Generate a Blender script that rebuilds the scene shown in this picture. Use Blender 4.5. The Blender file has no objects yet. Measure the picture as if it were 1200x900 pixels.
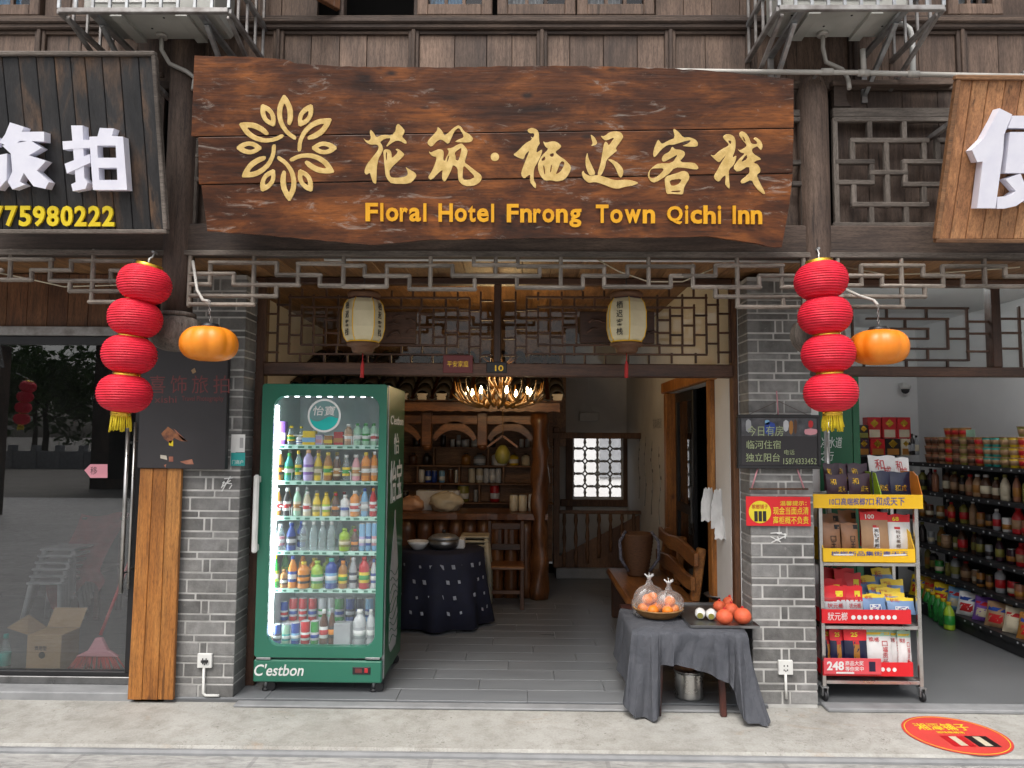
import bpy, bmesh, math, random
from mathutils import Vector, Matrix
from mathutils.geometry import tessellate_polygon
random.seed(7)
R = math.radians
SC = bpy.context.scene
COL = SC.collection

# ------------------------------------------------------------------ camera
CAM = Vector((0.0, -4.52, 1.6)); FPX = 850.0
PITCH, YAW, ROLL = R(4.2), R(0.75), R(0.4)
FW = Vector((-math.sin(YAW)*math.cos(PITCH), math.cos(YAW)*math.cos(PITCH), math.sin(PITCH)))
RT = FW.cross(Vector((0, 0, 1))).normalized(); UP = RT.cross(FW)
RT, UP = (RT*math.cos(ROLL)+UP*math.sin(ROLL), UP*math.cos(ROLL)-RT*math.sin(ROLL))
cd = bpy.data.cameras.new('camera'); cam = bpy.data.objects.new('camera', cd); COL.objects.link(cam)
cd.sensor_width = 36; cd.lens = 36*FPX/1200; cd.clip_start = .05; cd.clip_end = 2000
mw = Matrix((RT, UP, -FW)).transposed().to_4x4(); mw.translation = CAM; cam.matrix_world = mw
SC.camera = cam

# ------------------------------------------------------------------ sky, sun, exposure
SUN_EL, SUN_AZ = R(58), R(200)       # behind the camera, a little to the left
w = bpy.data.worlds.new('World'); SC.world = w; w.use_nodes = True
nt = w.node_tree; nt.nodes.clear()
sky = nt.nodes.new('ShaderNodeTexSky'); sky.sky_type = 'NISHITA'; sky.sun_disc = False
sky.sun_elevation = SUN_EL; sky.sun_rotation = SUN_AZ; sky.air_density = 1.0; sky.dust_density = 6.0; sky.ozone_density = 1.0
hs = nt.nodes.new('ShaderNodeHueSaturation'); hs.inputs['Saturation'].default_value = .35
bg = nt.nodes.new('ShaderNodeBackground'); bg.inputs[1].default_value = .15
wo = nt.nodes.new('ShaderNodeOutputWorld')
nt.links.new(sky.outputs[0], hs.inputs['Color']); nt.links.new(hs.outputs[0], bg.inputs[0]); nt.links.new(bg.outputs[0], wo.inputs[0])
sl = bpy.data.lights.new('sun', 'SUN'); sl.energy = 1.15; sl.angle = R(25); sl.color = (1, .965, .91)
so = bpy.data.objects.new('sun', sl); COL.objects.link(so)
sd = Vector((math.sin(SUN_AZ)*math.cos(SUN_EL), math.cos(SUN_AZ)*math.cos(SUN_EL), math.sin(SUN_EL)))
so.rotation_euler = sd.to_track_quat('Z', 'Y').to_euler(); so.location = (0, -20, 30)
SC.view_settings.view_transform = 'Standard'; SC.view_settings.look = 'None'
SC.view_settings.exposure = 0.55; SC.view_settings.gamma = 1
SC.render.engine = 'CYCLES'; SC.cycles.use_denoising = True
SC.cycles.max_bounces = 8; SC.cycles.transparent_max_bounces = 24; SC.cycles.sample_clamp_indirect = 6
SC.cycles.caustics_reflective = False; SC.cycles.caustics_refractive = False

# ------------------------------------------------------------------ pixel -> point helpers
def ray(px, py): return (FW*FPX + RT*(px-600) - UP*(py-450)).normalized()
def plane_y(Y): return (Vector((0, Y, 0)), Vector((0, -1, 0)))
def plane_tilt(Y, z, deg): return (Vector((0, Y, z)), Vector((0, -math.cos(R(deg)), -math.sin(R(deg)))))
def hit(px, py, pl):
    if isinstance(pl, (int, float)): pl = plane_y(pl)
    d = ray(px, py); return CAM + d*((pl[0]-CAM).dot(pl[1])/d.dot(pl[1]))
def nrm(pl): return Vector((0, -1, 0)) if isinstance(pl, (int, float)) else pl[1]
def onz(px, py, z):
    d = ray(px, py); return CAM + d*((z-CAM.z)/d.z)
def onx(px, py, x):
    d = ray(px, py); return CAM + d*((x-CAM.x)/d.x)

# ------------------------------------------------------------------ scene objects
WLD = {}
def setp(o, label=None, cat=None, group=None, kind=None):
    if label: o['label'] = label
    if cat: o['category'] = cat
    if group: o['group'] = group
    if kind: o['kind'] = kind
    return o
def thing(name, label, cat, loc, group=None):
    o = bpy.data.objects.new(name, None); COL.objects.link(o); o.empty_display_size = .05
    o.location = loc; WLD[o] = Vector(loc); setp(o, label, cat, group); return o
def link(name, me, parent, org):
    o = bpy.data.objects.new(name, me); COL.objects.link(o); org = Vector(org)
    o.location = org - (WLD[parent] if parent else Vector()); WLD[o] = org
    if parent: o.parent = parent
    return o
def clone(root, loc, label=None, group=None):
    def rec(o, p):
        c = o.copy(); COL.objects.link(c); c.parent = p
        WLD[c] = (WLD[p] + o.location) if p else Vector(loc)
        for ch in o.children: rec(ch, c)
        return c
    r = rec(root, None); r.location = loc; setp(r, label, None, group); return r

class G:
    """collects geometry in world space; build() makes one mesh object of it"""
    def __init__(s): s.v = []; s.f = []; s.m = []; s.sm = []; s.mi = 0
    def add(s, vs, fs, smooth=False):
        b = len(s.v); s.v += [Vector(v) for v in vs]
        for f in fs: s.f.append([b+i for i in f]); s.m.append(s.mi); s.sm.append(smooth)
        return s
    def box(s, c, d, ax=None):
        """c centre, d full sizes, ax optional 3 axes"""
        ax = ax or (Vector((1, 0, 0)), Vector((0, 1, 0)), Vector((0, 0, 1))); c = Vector(c)
        vs = [c + ax[0]*(d[0]/2*i) + ax[1]*(d[1]/2*j) + ax[2]*(d[2]/2*k) for i in (-1, 1) for j in (-1, 1) for k in (-1, 1)]
        return s.add(vs, [(0, 1, 3, 2), (4, 6, 7, 5), (0, 4, 5, 1), (2, 3, 7, 6), (0, 2, 6, 4), (1, 5, 7, 3)])
    def bb(s, x0, x1, y0, y1, z0, z1):
        return s.box(((x0+x1)/2, (y0+y1)/2, (z0+z1)/2), (abs(x1-x0), abs(y1-y0), abs(z1-z0)))
    def beam(s, a, b, w, h, up=(0, 0, 1)):
        a, b = Vector(a), Vector(b); d = b-a; L = d.length; d.normalize(); up = Vector(up)
        if abs(d.dot(up)) > .99: up = Vector((0, 1, 0))
        r = d.cross(up).normalized(); u = r.cross(d)
        return s.box((a+b)/2, (L, w, h), (d, r, u))
    def tube(s, pts, r, n=8, cap=True):
        pts = [Vector(p) for p in pts]; k = len(pts); rs = r if isinstance(r, (list, tuple)) else [r]*k
        vs = []; u = None
        for i, p in enumerate(pts):
            t = (pts[min(i+1, k-1)]-pts[max(i-1, 0)]).normalized()
            if u is None:
                u = t.cross(Vector((0, 0, 1)));
                if u.length < .01: u = t.cross(Vector((1, 0, 0)))
            else: u = u - t*u.dot(t)
            u.normalize(); q = t.cross(u)
            vs += [p + (u*math.cos(a)+q*math.sin(a))*rs[i] for a in [2*math.pi*j/n for j in range(n)]]
        fs = [(i*n+j, i*n+(j+1) % n, (i+1)*n+(j+1) % n, (i+1)*n+j) for i in range(k-1) for j in range(n)]
        s.add(vs, fs, True)
        if cap:
            b = len(s.v)-len(vs)
            for ring in (list(range(n))[::-1], [(k-1)*n+j for j in range(n)]):
                s.f.append([b+i for i in ring]); s.m.append(s.mi); s.sm.append(False)
        return s
    def lathe(s, prof, c=(0, 0, 0), n=14, axis=(0, 0, 1), mod=None):
        """prof: (radius, height) pairs along axis"""
        ax = Vector(axis).normalized(); c = Vector(c)
        u = ax.cross(Vector((0, 1, 0)));
        if u.length < .01: u = Vector((1, 0, 0))
        u.normalize(); q = ax.cross(u); vs = []
        for r, h in prof:
            for j in range(n):
                a = 2*math.pi*j/n; rr = r*(mod(a, h) if mod else 1)
                vs.append(c + ax*h + (u*math.cos(a)+q*math.sin(a))*rr)
        k = len(prof)
        s.add(vs, [(i*n+j, i*n+(j+1) % n, (i+1)*n+(j+1) % n, (i+1)*n+j) for i in range(k-1) for j in range(n)], True)
        b = len(s.v)-len(vs)
        if prof[0] == prof[-1]: return s
        if prof[0][0] > 1e-4: s.f.append([b+j for j in range(n)][::-1]); s.m.append(s.mi); s.sm.append(False)
        if prof[-1][0] > 1e-4: s.f.append([b+(k-1)*n+j for j in range(n)]); s.m.append(s.mi); s.sm.append(False)
        return s
    def prism(s, outer, depth, holes=()):
        """outer: planar loop of points; depth vector points to the FRONT; back stays on the plane"""
        loops = [[Vector(p) for p in l] for l in [outer]+list(holes)]; depth = Vector(depth)
        tris = tessellate_polygon(loops); flat = [p for l in loops for p in l]; n = len(flat)
        b = len(s.v); s.v += flat + [p+depth for p in flat]
        for t in tris:
            nn = (flat[t[1]]-flat[t[0]]).cross(flat[t[2]]-flat[t[0]])
            t = t if nn.dot(depth) > 0 else t[::-1]
            s.f.append([b+n+i for i in t]); s.f.append([b+i for i in t[::-1]]); s.m += [s.mi]*2; s.sm += [False]*2
        o = 0
        for l in loops:
            k = len(l)
            for i in range(k):
                s.f.append([b+o+i, b+o+(i+1) % k, b+n+o+(i+1) % k, b+n+o+i]); s.m.append(s.mi); s.sm.append(False)
            o += k
        return s
    def build(s, name, mats, parent=None, org=None, label=None, cat=None, group=None, kind=None, bevel=0, fix=True):
        if org is None:
            lo = [min(v[i] for v in s.v) for i in range(3)]; hi = [max(v[i] for v in s.v) for i in range(3)]
            org = ((lo[0]+hi[0])/2, (lo[1]+hi[1])/2, (lo[2]+hi[2])/2 if parent else lo[2])
        org = Vector(org); me = bpy.data.meshes.new(name)
        me.from_pydata([v-org for v in s.v], [], s.f)
        mats = mats if isinstance(mats, (list, tuple)) else [mats]
        for m in mats: me.materials.append(MAT(m) if isinstance(m, str) else m)
        me.polygons.foreach_set('material_index', s.m); me.polygons.foreach_set('use_smooth', s.sm)
        if fix or bevel:
            bm = bmesh.new(); bm.from_mesh(me)
            if bevel:
                bmesh.ops.recalc_face_normals(bm, faces=bm.faces)
                es = [e for e in bm.edges if len(e.link_faces) == 2 and e.calc_face_angle(0) > .6]
                bmesh.ops.bevel(bm, geom=es, offset=bevel, segments=1, affect='EDGES', clamp_overlap=True)
            bmesh.ops.recalc_face_normals(bm, faces=bm.faces)
            bm.to_mesh(me); bm.free()
        o = link(name, me, parent, org); setp(o, label, cat, group, kind); return o

def grid_mesh(g, fn, nu, nv, smooth=True):
    vs = [fn(i/nu, j/nv) for j in range(nv+1) for i in range(nu+1)]
    g.add(vs, [(j*(nu+1)+i, j*(nu+1)+i+1, (j+1)*(nu+1)+i+1, (j+1)*(nu+1)+i) for j in range(nv) for i in range(nu)], smooth)
    return g

# text: glyph outlines of the built-in font as mesh data in a unit box
TCACHE = {}
def glyphs(s, bold=0., shear=0., spacing=1., res=3):
    if not s.isascii(): bold = min(bold, .006)
    key = (s, bold, shear, spacing, res)
    if key not in TCACHE:
        cu = bpy.data.curves.new('text', 'FONT'); cu.body = s; cu.size = 1; cu.offset = bold; cu.shear = shear
        cu.space_character = spacing; cu.resolution_u = res; cu.fill_mode = 'FRONT'
        ob = bpy.data.objects.new('text', cu); COL.objects.link(ob)
        dg = bpy.context.evaluated_depsgraph_get(); dg.update()
        me = bpy.data.meshes.new_from_object(ob.evaluated_get(dg), depsgraph=dg)
        bm = bmesh.new(); bm.from_mesh(me); bmesh.ops.remove_doubles(bm, verts=bm.verts, dist=1e-5)
        vs = [Vector((v.co.x, v.co.y)) for v in bm.verts]; fs = [[v.index for v in f.verts] for f in bm.faces]
        be = [(e.verts[0].index, e.verts[1].index) for e in bm.edges if len(e.link_faces) == 1]
        bm.free(); bpy.data.meshes.remove(me); bpy.data.objects.remove(ob); bpy.data.curves.remove(cu)
        x0 = min(v.x for v in vs); x1 = max(v.x for v in vs); y0 = min(v.y for v in vs); y1 = max(v.y for v in vs)
        TCACHE[key] = ([((v.x-x0)/(x1-x0), (v.y-y0)/(y1-y0)) for v in vs], fs, be, (x1-x0)/(y1-y0))
    return TCACHE[key]
def put_text(g, s, ll, lr, ul, depth, **k):
    vs, fs, be, asp = glyphs(s, **k); ll, lr, ul, depth = Vector(ll), Vector(lr), Vector(ul), Vector(depth)
    u, v = lr-ll, ul-ll; flat = [ll+u*a+v*b for a, b in vs]; n = len(flat)
    g.add(flat+[p+depth for p in flat], [[n+i for i in f] for f in fs]+[[a, b, n+b, n+a] for a, b in be])
    return g
def text_px(s, x0, y0, x1, y1, pl, ext, mat, parent, name='lettering', lift=.0, **k):
    """text whose ink fills the pixel box on a plane of the scene"""
    n = nrm(pl); g = G()
    put_text(g, s, hit(x0, y1, pl)+n*lift, hit(x1, y1, pl)+n*lift, hit(x0, y0, pl)+n*lift, n*ext, **k)
    return g.build(name, mat, parent, fix=False)

# ------------------------------------------------------------------ materials
MDEF = {}; MC = {}
def MAT(name):
    if name not in MC: MC[name] = MDEF[name](name)
    return MC[name]
class N:
    def __init__(s, name):
        s.mat = bpy.data.materials.new(name); s.mat.use_nodes = True; s.t = s.mat.node_tree; s.t.nodes.clear()
        s.out = s.n('OutputMaterial'); s.p = s.n('BsdfPrincipled'); s.l(s.p, 'BSDF', s.out, 'Surface')
    def n(s, ty, **k):
        x = s.t.nodes.new('ShaderNode'+ty)
        for a, b in k.items(): setattr(x, a, b)
        return x
    def l(s, a, ao, b, bi): s.t.links.new(a.outputs[ao], b.inputs[bi])
    def coord(s, scale=(1, 1, 1), world=False, rnd=True):
        tc = s.n('TexCoord'); mp = s.n('Mapping'); mp.inputs['Scale'].default_value = scale
        if world:
            ge = s.n('NewGeometry'); s.l(ge, 'Position', mp, 'Vector')
        elif rnd:
            oi = s.n('ObjectInfo'); mu = s.n('VectorMath', operation='MULTIPLY_ADD')
            mu.inputs[1].default_value = (37., 53., 71.)
            s.l(oi, 'Random', mu, 0); s.l(tc, 'Object', mu, 2); s.l(mu, 'Vector', mp, 'Vector')
        else: s.l(tc, 'Object', mp, 'Vector')
        return mp
    def noise(s, co, scale, detail=5, rough=.55, dist=0):
        x = s.n('TexNoise'); x.inputs['Scale'].default_value = scale; x.inputs['Detail'].default_value = detail
        x.inputs['Roughness'].default_value = rough; x.inputs['Distortion'].default_value = dist
        s.l(co, 'Vector', x, 'Vector'); return x
    def ramp(s, src, so, stops):
        x = s.n('ValToRGB'); e = x.color_ramp.elements
        while len(e) < len(stops): e.new(.5)
        for el, (p, c) in zip(e, stops): el.position = p; el.color = (*c, 1) if len(c) == 3 else c
        s.l(src, so, x, 'Fac'); return x
    def mix(s, fac, fo, a, ao, b, bo, mode='MIX'):
        x = s.n('Mix', data_type='RGBA', blend_type=mode)
        if fo is None: x.inputs[0].default_value = fac
        else: s.l(fac, fo, x, 0)
        for v, o, i in ((a, ao, 6), (b, bo, 7)):
            if o is None: x.inputs[i].default_value = (*v, 1)
            else: s.l(v, o, x, i)
        return x
    def vary(s, src, so, amt):
        oi = s.n('ObjectInfo'); mr = s.n('MapRange'); mr.inputs[3].default_value = 1-amt; mr.inputs[4].default_value = 1+amt
        s.l(oi, 'Random', mr, 0); h = s.n('HueSaturation'); s.l(mr, 0, h, 'Value'); s.l(src, so, h, 'Color'); return h
    def bump(s, src, so, strength, dist=.01):
        b = s.n('Bump'); b.inputs['Strength'].default_value = strength; b.inputs['Distance'].default_value = dist
        s.l(src, so, b, 'Height'); s.l(b, 'Normal', s.p, 'Normal'); return b
    def set(s, **k):
        for a, v in k.items():
            i = s.p.inputs[a.replace('_', ' ')]
            i.default_value = (*v, 1) if isinstance(v, tuple) and len(v) == 3 and i.type == 'RGBA' else v
        return s
def defm(name, c, c2=None, rough=.6, scale=6, stretch=(1, 1, 1), bump=.0, metal=0, vary=0, coat=0, spec=.5, sheen=0, world=False, bscale=None):
    def mk(nm):
        n = N(nm); n.set(Roughness=rough, Metallic=metal, Coat_Weight=coat, Specular_IOR_Level=spec)
        if sheen: n.set(Sheen_Weight=sheen)
        cc = c2 or tuple(min(1, x*.78) for x in c)
        co = n.coord(stretch, world); nz = n.noise(co, scale)
        rp = n.ramp(nz, 'Fac', [(.32, cc), (.68, c)]); src, o = rp, 'Color'
        if vary: src = n.vary(rp, 'Color', vary)
        n.l(src, o, n.p, 'Base Color')
        if bump:
            nb = n.noise(co, bscale or scale*6, 4); n.bump(nb, 'Fac', bump, .006)
        # a little gloss variation
        mr = n.n('MapRange'); mr.inputs[3].default_value = max(0, rough-.08); mr.inputs[4].default_value = min(1, rough+.1)
        n.l(nz, 'Fac', mr, 0); n.l(mr, 0, n.p, 'Roughness')
        return n.mat
    MDEF[name] = mk
def defwood(name, dark, mid, light, axis=2, rough=.6, fine=60, blot=3., bump=.35, vary=.15, coat=0, knots=None, scuff=None, world=False, cont=(.36, .66)):
    def mk(nm):
        n = N(nm); st = [1, 1, 1]; st[axis] = .07; st2 = [1, 1, 1]; st2[axis] = .35
        co = n.coord(tuple(st), world); co2 = n.coord(tuple(st2), world)
        fn = n.noise(co, fine, 6, .65, .3); bl = n.noise(co2, blot, 5, .6, .6)
        r1 = n.ramp(bl, 'Fac', [(cont[0], dark), (.5, mid), (cont[1], light)])
        r2 = n.ramp(fn, 'Fac', [(.3, (.45, .42, .4)), (.62, (1.15, 1.12, 1.08))])
        mx = n.mix(.85, None, r1, 'Color', r2, 'Color', 'MULTIPLY'); src, o = mx, 2
        st4 = [1, 1, 1]; st4[axis] = .16; mi = n.noise(n.coord(tuple(st4), world), fine*3.4, 3, .7)      # pores
        r3 = n.ramp(mi, 'Fac', [(.34, (.55, .53, .5)), (.56, (1.08, 1.08, 1.08))]); mx = n.mix(.8, None, src, o, r3, 'Color', 'MULTIPLY'); src = mx
        st5 = [1, 1, 1]; st5[axis] = .035; cr = n.noise(n.coord(tuple(st5), world), fine*.55, 4, .6, .2)   # drying cracks
        r4 = n.ramp(cr, 'Fac', [(.655, (0, 0, 0)), (.69, (.8, .8, .8))]); mx = n.mix(r4, 'Color', src, o, tuple(x*.3 for x in dark), None); src = mx
        if knots:
            st3 = [1, 1, 1]; st3[axis] = .45
            vo = n.n('TexVoronoi'); vo.inputs['Scale'].default_value = 7; co3 = n.coord(tuple(st3), world); n.l(co3, 'Vector', vo, 'Vector')
            kr = n.ramp(vo, 'Distance', [(.05, (1, 1, 1)), (.13, (0, 0, 0))])
            mx = n.mix(kr, 'Color', src, o, knots, None); src = mx
        if scuff:
            sn = n.noise(n.coord((.5, 1, 1.6) if axis == 0 else (1, 1, 1), world), 9, 8, .75, 1.2)
            sr = n.ramp(sn, 'Fac', [(.575, (0, 0, 0)), (.68, (.7, .7, .7))])
            mx = n.mix(sr, 'Color', src, o, scuff, None); src = mx
        v = n.vary(src, o, vary); n.l(v, 'Color', n.p, 'Base Color')
        n.set(Coat_Weight=coat, Coat_Roughness=.25)
        mr = n.n('MapRange'); mr.inputs[3].default_value = rough-.1; mr.inputs[4].default_value = rough+.15
        n.l(bl, 'Fac', mr, 0); n.l(mr, 0, n.p, 'Roughness'); n.bump(fn, 'Fac', bump, .004); return n.mat
    MDEF[name] = mk
def defemit(name, c, s):
    def mk(nm):
        n = N(nm); n.set(Base_Color=c, Emission_Color=c, Emission_Strength=s); return n.mat
    MDEF[name] = mk
def defglass(name, tint=(1, 1, 1), refl=1.0, rough=.0, base=0.0, haze=0.0, hazecol=(.7, .8, .8)):
    """pane: clear glass with Fresnel reflection"""
    def mk(nm):
        n = N(nm); n.t.nodes.remove(n.p)
        tr = n.n('BsdfTransparent'); tr.inputs[0].default_value = (*tint, 1)
        gl = n.n('BsdfGlossy'); gl.inputs['Roughness'].default_value = rough; gl.inputs[0].default_value = (.95, .97, 1, 1)
        fr = n.n('Fresnel'); fr.inputs['IOR'].default_value = 1.5; ge = n.n('NewGeometry'); iv = n.n('Math', operation='SUBTRACT'); iv.inputs[0].default_value = 1; n.l(ge, 'Backfacing', iv, 1)   # the far face of the slab only transmits
        m1 = n.n('Math', operation='MULTIPLY_ADD'); m1.inputs[1].default_value = refl; m1.inputs[2].default_value = base; m1.use_clamp = True
        n.l(fr, 0, m1, 0); m2 = n.n('Math', operation='MULTIPLY'); n.l(m1, 0, m2, 0); n.l(iv, 0, m2, 1); mx = n.n('MixShader'); n.l(m2, 0, mx, 0)
        if haze:
            df = n.n('BsdfDiffuse'); df.inputs[0].default_value = (*hazecol, 1)
            nz = n.noise(n.coord((1, 1, .5)), 7, 6, .7); rp = n.n('MapRange'); rp.inputs[1].default_value = .35; rp.inputs[2].default_value = .8
            rp.inputs[3].default_value = haze*.3; rp.inputs[4].default_value = haze*1.7; n.l(nz, 'Fac', rp, 0)
            hx = n.n('MixShader'); n.l(rp, 0, hx, 0); n.l(tr, 0, hx, 1); n.l(df, 0, hx, 2); n.l(hx, 0, mx, 1)
        else: n.l(tr, 0, mx, 1)
        n.l(gl, 0, mx, 2); n.l(mx, 0, n.out, 'Surface'); return n.mat
    MDEF[name] = mk
def ordw(i): return ['first', 'second', 'third', 'fourth', 'fifth', 'sixth', 'seventh', 'eighth', 'ninth', 'tenth', 'eleventh', 'twelfth', 'thirteenth', 'fourteenth', 'fifteenth', 'sixteenth'][i]

# woods
defwood('old_wood', (.045, .030, .024), (.085, .058, .045), (.15, .105, .08), 2, .75, 70, 2.5, .5, .18)
defwood('old_wood_x', (.045, .030, .024), (.080, .056, .044), (.14, .10, .078), 0, .75, 70, 2.5, .5, .12)
defwood('old_plank', (.075, .049, .037), (.145, .098, .074), (.23, .158, .12), 2, .7, 60, 2.2, .5, .12)
defwood('grey_wood', (.07, .058, .05), (.13, .112, .098), (.21, .185, .165), 0, .8, 70, 3, .4, .1)
defwood('grey_wood_z', (.07, .058, .05), (.13, .112, .098), (.21, .185, .165), 2, .8, 70, 3, .4, .1)
defwood('sign_plank', (.024, .0072, .003), (.105, .030, .0062), (.31, .098, .017), 0, .36, 30, 5.5, .6, .10, coat=.0, scuff=(.34, .29, .25), knots=(.02, .007, .004), cont=(.33, .70))
defwood('burnt_plank', (.009, .009, .011), (.018, .017, .018), (.12, .066, .034), 2, .5, 45, 4.5, .6, .15, knots=(.008, .008, .008), cont=(.40, .70))
defwood('pine', (.28, .125, .055), (.42, .205, .09), (.50, .27, .13), 2, .55, 55, 2.5, .25, .10, knots=(.12, .045, .018))
defwood('orange_plank', (.27, .095, .018), (.38, .15, .032), (.45, .20, .05), 2, .45, 50, 2.5, .3, .1, knots=(.11, .035, .008))
defwood('brown_board', (.09, .035, .014), (.15, .065, .028), (.21, .10, .045), 2, .6, 55, 2.5, .3, .15)
defwood('door_wood', (.042, .018, .010), (.078, .036, .021), (.12, .06, .036), 0, .5, 60, 3, .3, .1)
defwood('door_wood_z', (.042, .018, .010), (.078, .036, .021), (.12, .06, .036), 2, .5, 60, 3, .3, .1)
defwood('bar_wood', (.075, .024, .007), (.15, .055, .016), (.24, .10, .032), 2, .4, 30, 3, .4, .2, coat=.3)
defwood('bar_wood_x', (.10, .034, .010), (.19, .075, .022), (.27, .115, .036), 0, .4, 40, 3, .3, .15, coat=.3)
defwood('shelf_wood', (.14, .065, .028), (.21, .105, .048), (.27, .14, .065), 0, .55, 40, 3, .2, .12)
defwood('ceiling_wood', (.15, .075, .033), (.25, .132, .058), (.33, .18, .08), 1, .5, 40, 3, .2, .18)
defwood('bench_wood', (.15, .055, .015), (.28, .11, .03), (.38, .17, .05), 1, .35, 35, 3, .3, .12, coat=.35)
defwood('stair_wood', (.10, .048, .024), (.16, .08, .04), (.20, .105, .055), 2, .55, 40, 3, .2, .12)
defwood('dark_leg', (.03, .008, .006), (.06, .016, .012), (.09, .028, .02), 2, .4, 40, 3, .2, .1)
defwood('fret_wood', (.13, .112, .095), (.215, .19, .165), (.32, .285, .25), 0, .75, 60, 5, .4, .1)
defwood('fret_wood_z', (.13, .112, .095), (.215, .19, .165), (.32, .285, .25), 2, .75, 60, 5, .4, .1)
# plain
defm('gold', (.80, .58, .235), (.60, .40, .13), .36, 30, bump=.25, metal=.15)
defm('gold_edge', (.80, .66, .34), None, .4, 30, metal=.2)
defm('yellow_letter', (.80, .40, .012), (.70, .32, .01), .45, 10)
defm('yellow_digit', (.80, .62, .02), (.72, .52, .02), .45, 10)
defm('white_letter', (.78, .78, .86), (.70, .70, .80), .5, 10)
def _red(nm):          # silk stretched over close wire hoops
    n = N(nm); n.set(Roughness=.55, Specular_IOR_Level=.3); co = n.coord(rnd=False); nz = n.noise(co, 16, 4, .6, .5)
    rp = n.ramp(nz, 'Fac', [(.3, (.62, .012, .030)), (.7, (.77, .020, .050))]); n.l(rp, 'Color', n.p, 'Base Color')
    sx = n.n('SeparateXYZ'); n.l(co, 'Vector', sx, 'Vector'); m = n.n('Math', operation='MULTIPLY'); m.inputs[1].default_value = 2*math.pi/.0125; n.l(sx, 'Z', m, 0)
    si = n.n('Math', operation='SINE'); n.l(m, 0, si, 0); ad = n.n('Math', operation='MULTIPLY_ADD'); ad.inputs[1].default_value = 1.6; n.l(nz, 'Fac', ad, 0); n.l(si, 0, ad, 2); n.bump(ad, 0, .75, .0035); return n.mat
MDEF['red_fabric'] = _red
defm('gold_foil', (.75, .47, .06), (.55, .32, .03), .25, 25, metal=.85)
defm('tassel_yellow', (.78, .62, .02), (.62, .44, .01), .7, 40)
defm('tassel_red', (.42, .02, .02), (.3, .01, .01), .7, 40)
defm('pumpkin', (.80, .26, .012), (.70, .19, .008), .42, 5)
defm('black_plastic', (.018, .018, .020), None, .45, 12)
defm('black_metal', (.022, .022, .024), None, .4, 12, metal=.3)
defm('white_plastic', (.72, .72, .70), (.62, .62, .59), .45, 8)
defm('ac_white', (.50, .50, .46), (.34, .34, .31), .5, 4)
defm('galvanised', (.42, .44, .45), (.28, .28, .28), .42, 20, metal=.7)
defm('galv_worn', (.36, .35, .34), (.17, .15, .14), .5, 14, metal=.45)
defm('stainless', (.60, .59, .57), (.45, .44, .42), .28, 10, metal=.95)
defm('steel_dark', (.30, .30, .30), (.2, .2, .2), .3, 10, metal=.9)
defm('pvc', (.50, .48, .44), (.36, .34, .31), .5, 6)
defm('plaster', (.72, .71, .69), (.62, .61, .59), .85, 3, bump=.1)
defm('plaster_white', (.74, .74, .74), (.68, .68, .68), .8, 2, bump=.06)
def _brick(nm):
    n = N(nm); n.set(Roughness=.88); co = n.coord(); a = n.noise(co, 12, 6, .65); st = n.noise(n.coord((1, 1, .55), True), 3.2, 6, .7, .6); ef = n.noise(n.coord(world=True), 26, 5, .75)
    rp = n.ramp(a, 'Fac', [(.32, (.145, .143, .140)), (.68, (.235, .232, .225))]); v = n.vary(rp, 'Color', .26)
    r2 = n.ramp(st, 'Fac', [(.34, (.55, .54, .52)), (.58, (1.08, 1.08, 1.08))]); m = n.mix(.75, None, v, 'Color', r2, 'Color', 'MULTIPLY')
    r3 = n.ramp(ef, 'Fac', [(.64, (0, 0, 0)), (.76, (.6, .6, .6))]); m2 = n.mix(r3, 'Color', m, 2, (.42, .41, .39), None)
    n.l(m2, 2, n.p, 'Base Color'); n.bump(n.noise(co, 60, 5, .7), 'Fac', .6, .006); return n.mat
MDEF['brick'] = _brick
defm('mortar', (.56, .55, .53), (.30, .295, .28), .9, 5, bump=.3)
defm('tile_grey', (.185, .195, .205), (.145, .153, .162), .30, 3, (.35, 3, 1), vary=.05, bump=.05)
defm('grout', (.12, .123, .127), None, .8)
defm('shop_floor', (.14, .145, .15), (.11, .115, .12), .45, 2)
defm('stone_grey', (.27, .275, .28), (.19, .195, .20), .8, 6, bump=.3)
defm('chalk', (.42, .48, .28), (.25, .30, .16), .9, 30)
defm('navy', (.012, .014, .035), (.008, .009, .022), .8, 12)
defm('cloth_print', (.42, .43, .48), (.25, .26, .3), .8, 30)
def _cloth(nm):
    n = N(nm); n.set(Roughness=.85, Specular_IOR_Level=.2); co = n.coord(rnd=False); a = n.noise(co, 6, 6, .65, 1.2); b = n.noise(n.coord((1, 1, .5), rnd=False), 22, 5, .6, 1.5); c = n.noise(co, 420, 2)
    rp = n.ramp(a, 'Fac', [(.3, (.062, .066, .078)), (.7, (.098, .102, .116))]); n.l(rp, 'Color', n.p, 'Base Color')
    m = n.n('Math', operation='MULTIPLY_ADD'); m.inputs[1].default_value = .12; n.l(c, 'Fac', m, 0); n.l(b, 'Fac', m, 2); n.bump(m, 0, .8, .012); return n.mat
MDEF['cloth_grey'] = _cloth
defm('beige_plastic', (.46, .41, .30), (.36, .32, .22), .5, 6)
defm('rattan', (.32, .17, .06), (.20, .10, .03), .65, 30, bump=.4)
defm('rattan_dark', (.14, .062, .026), (.08, .034, .014), .6, 40, (1, 1, 3), bump=.5)
defm('rope_navy', (.03, .035, .06), (.2, .2, .24), .8, 60)
defm('antler', (.27, .13, .026), (.15, .065, .010), .35, 14, coat=.3)
defm('roof_tile', (.040, .037, .034), (.024, .022, .02), .75, 10, bump=.3, vary=.2)
defm('tile_cap', (.55, .50, .42), (.42, .38, .31), .7, 10)
defm('cardboard', (.34, .22, .12), (.28, .18, .095), .8, 5)
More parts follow.
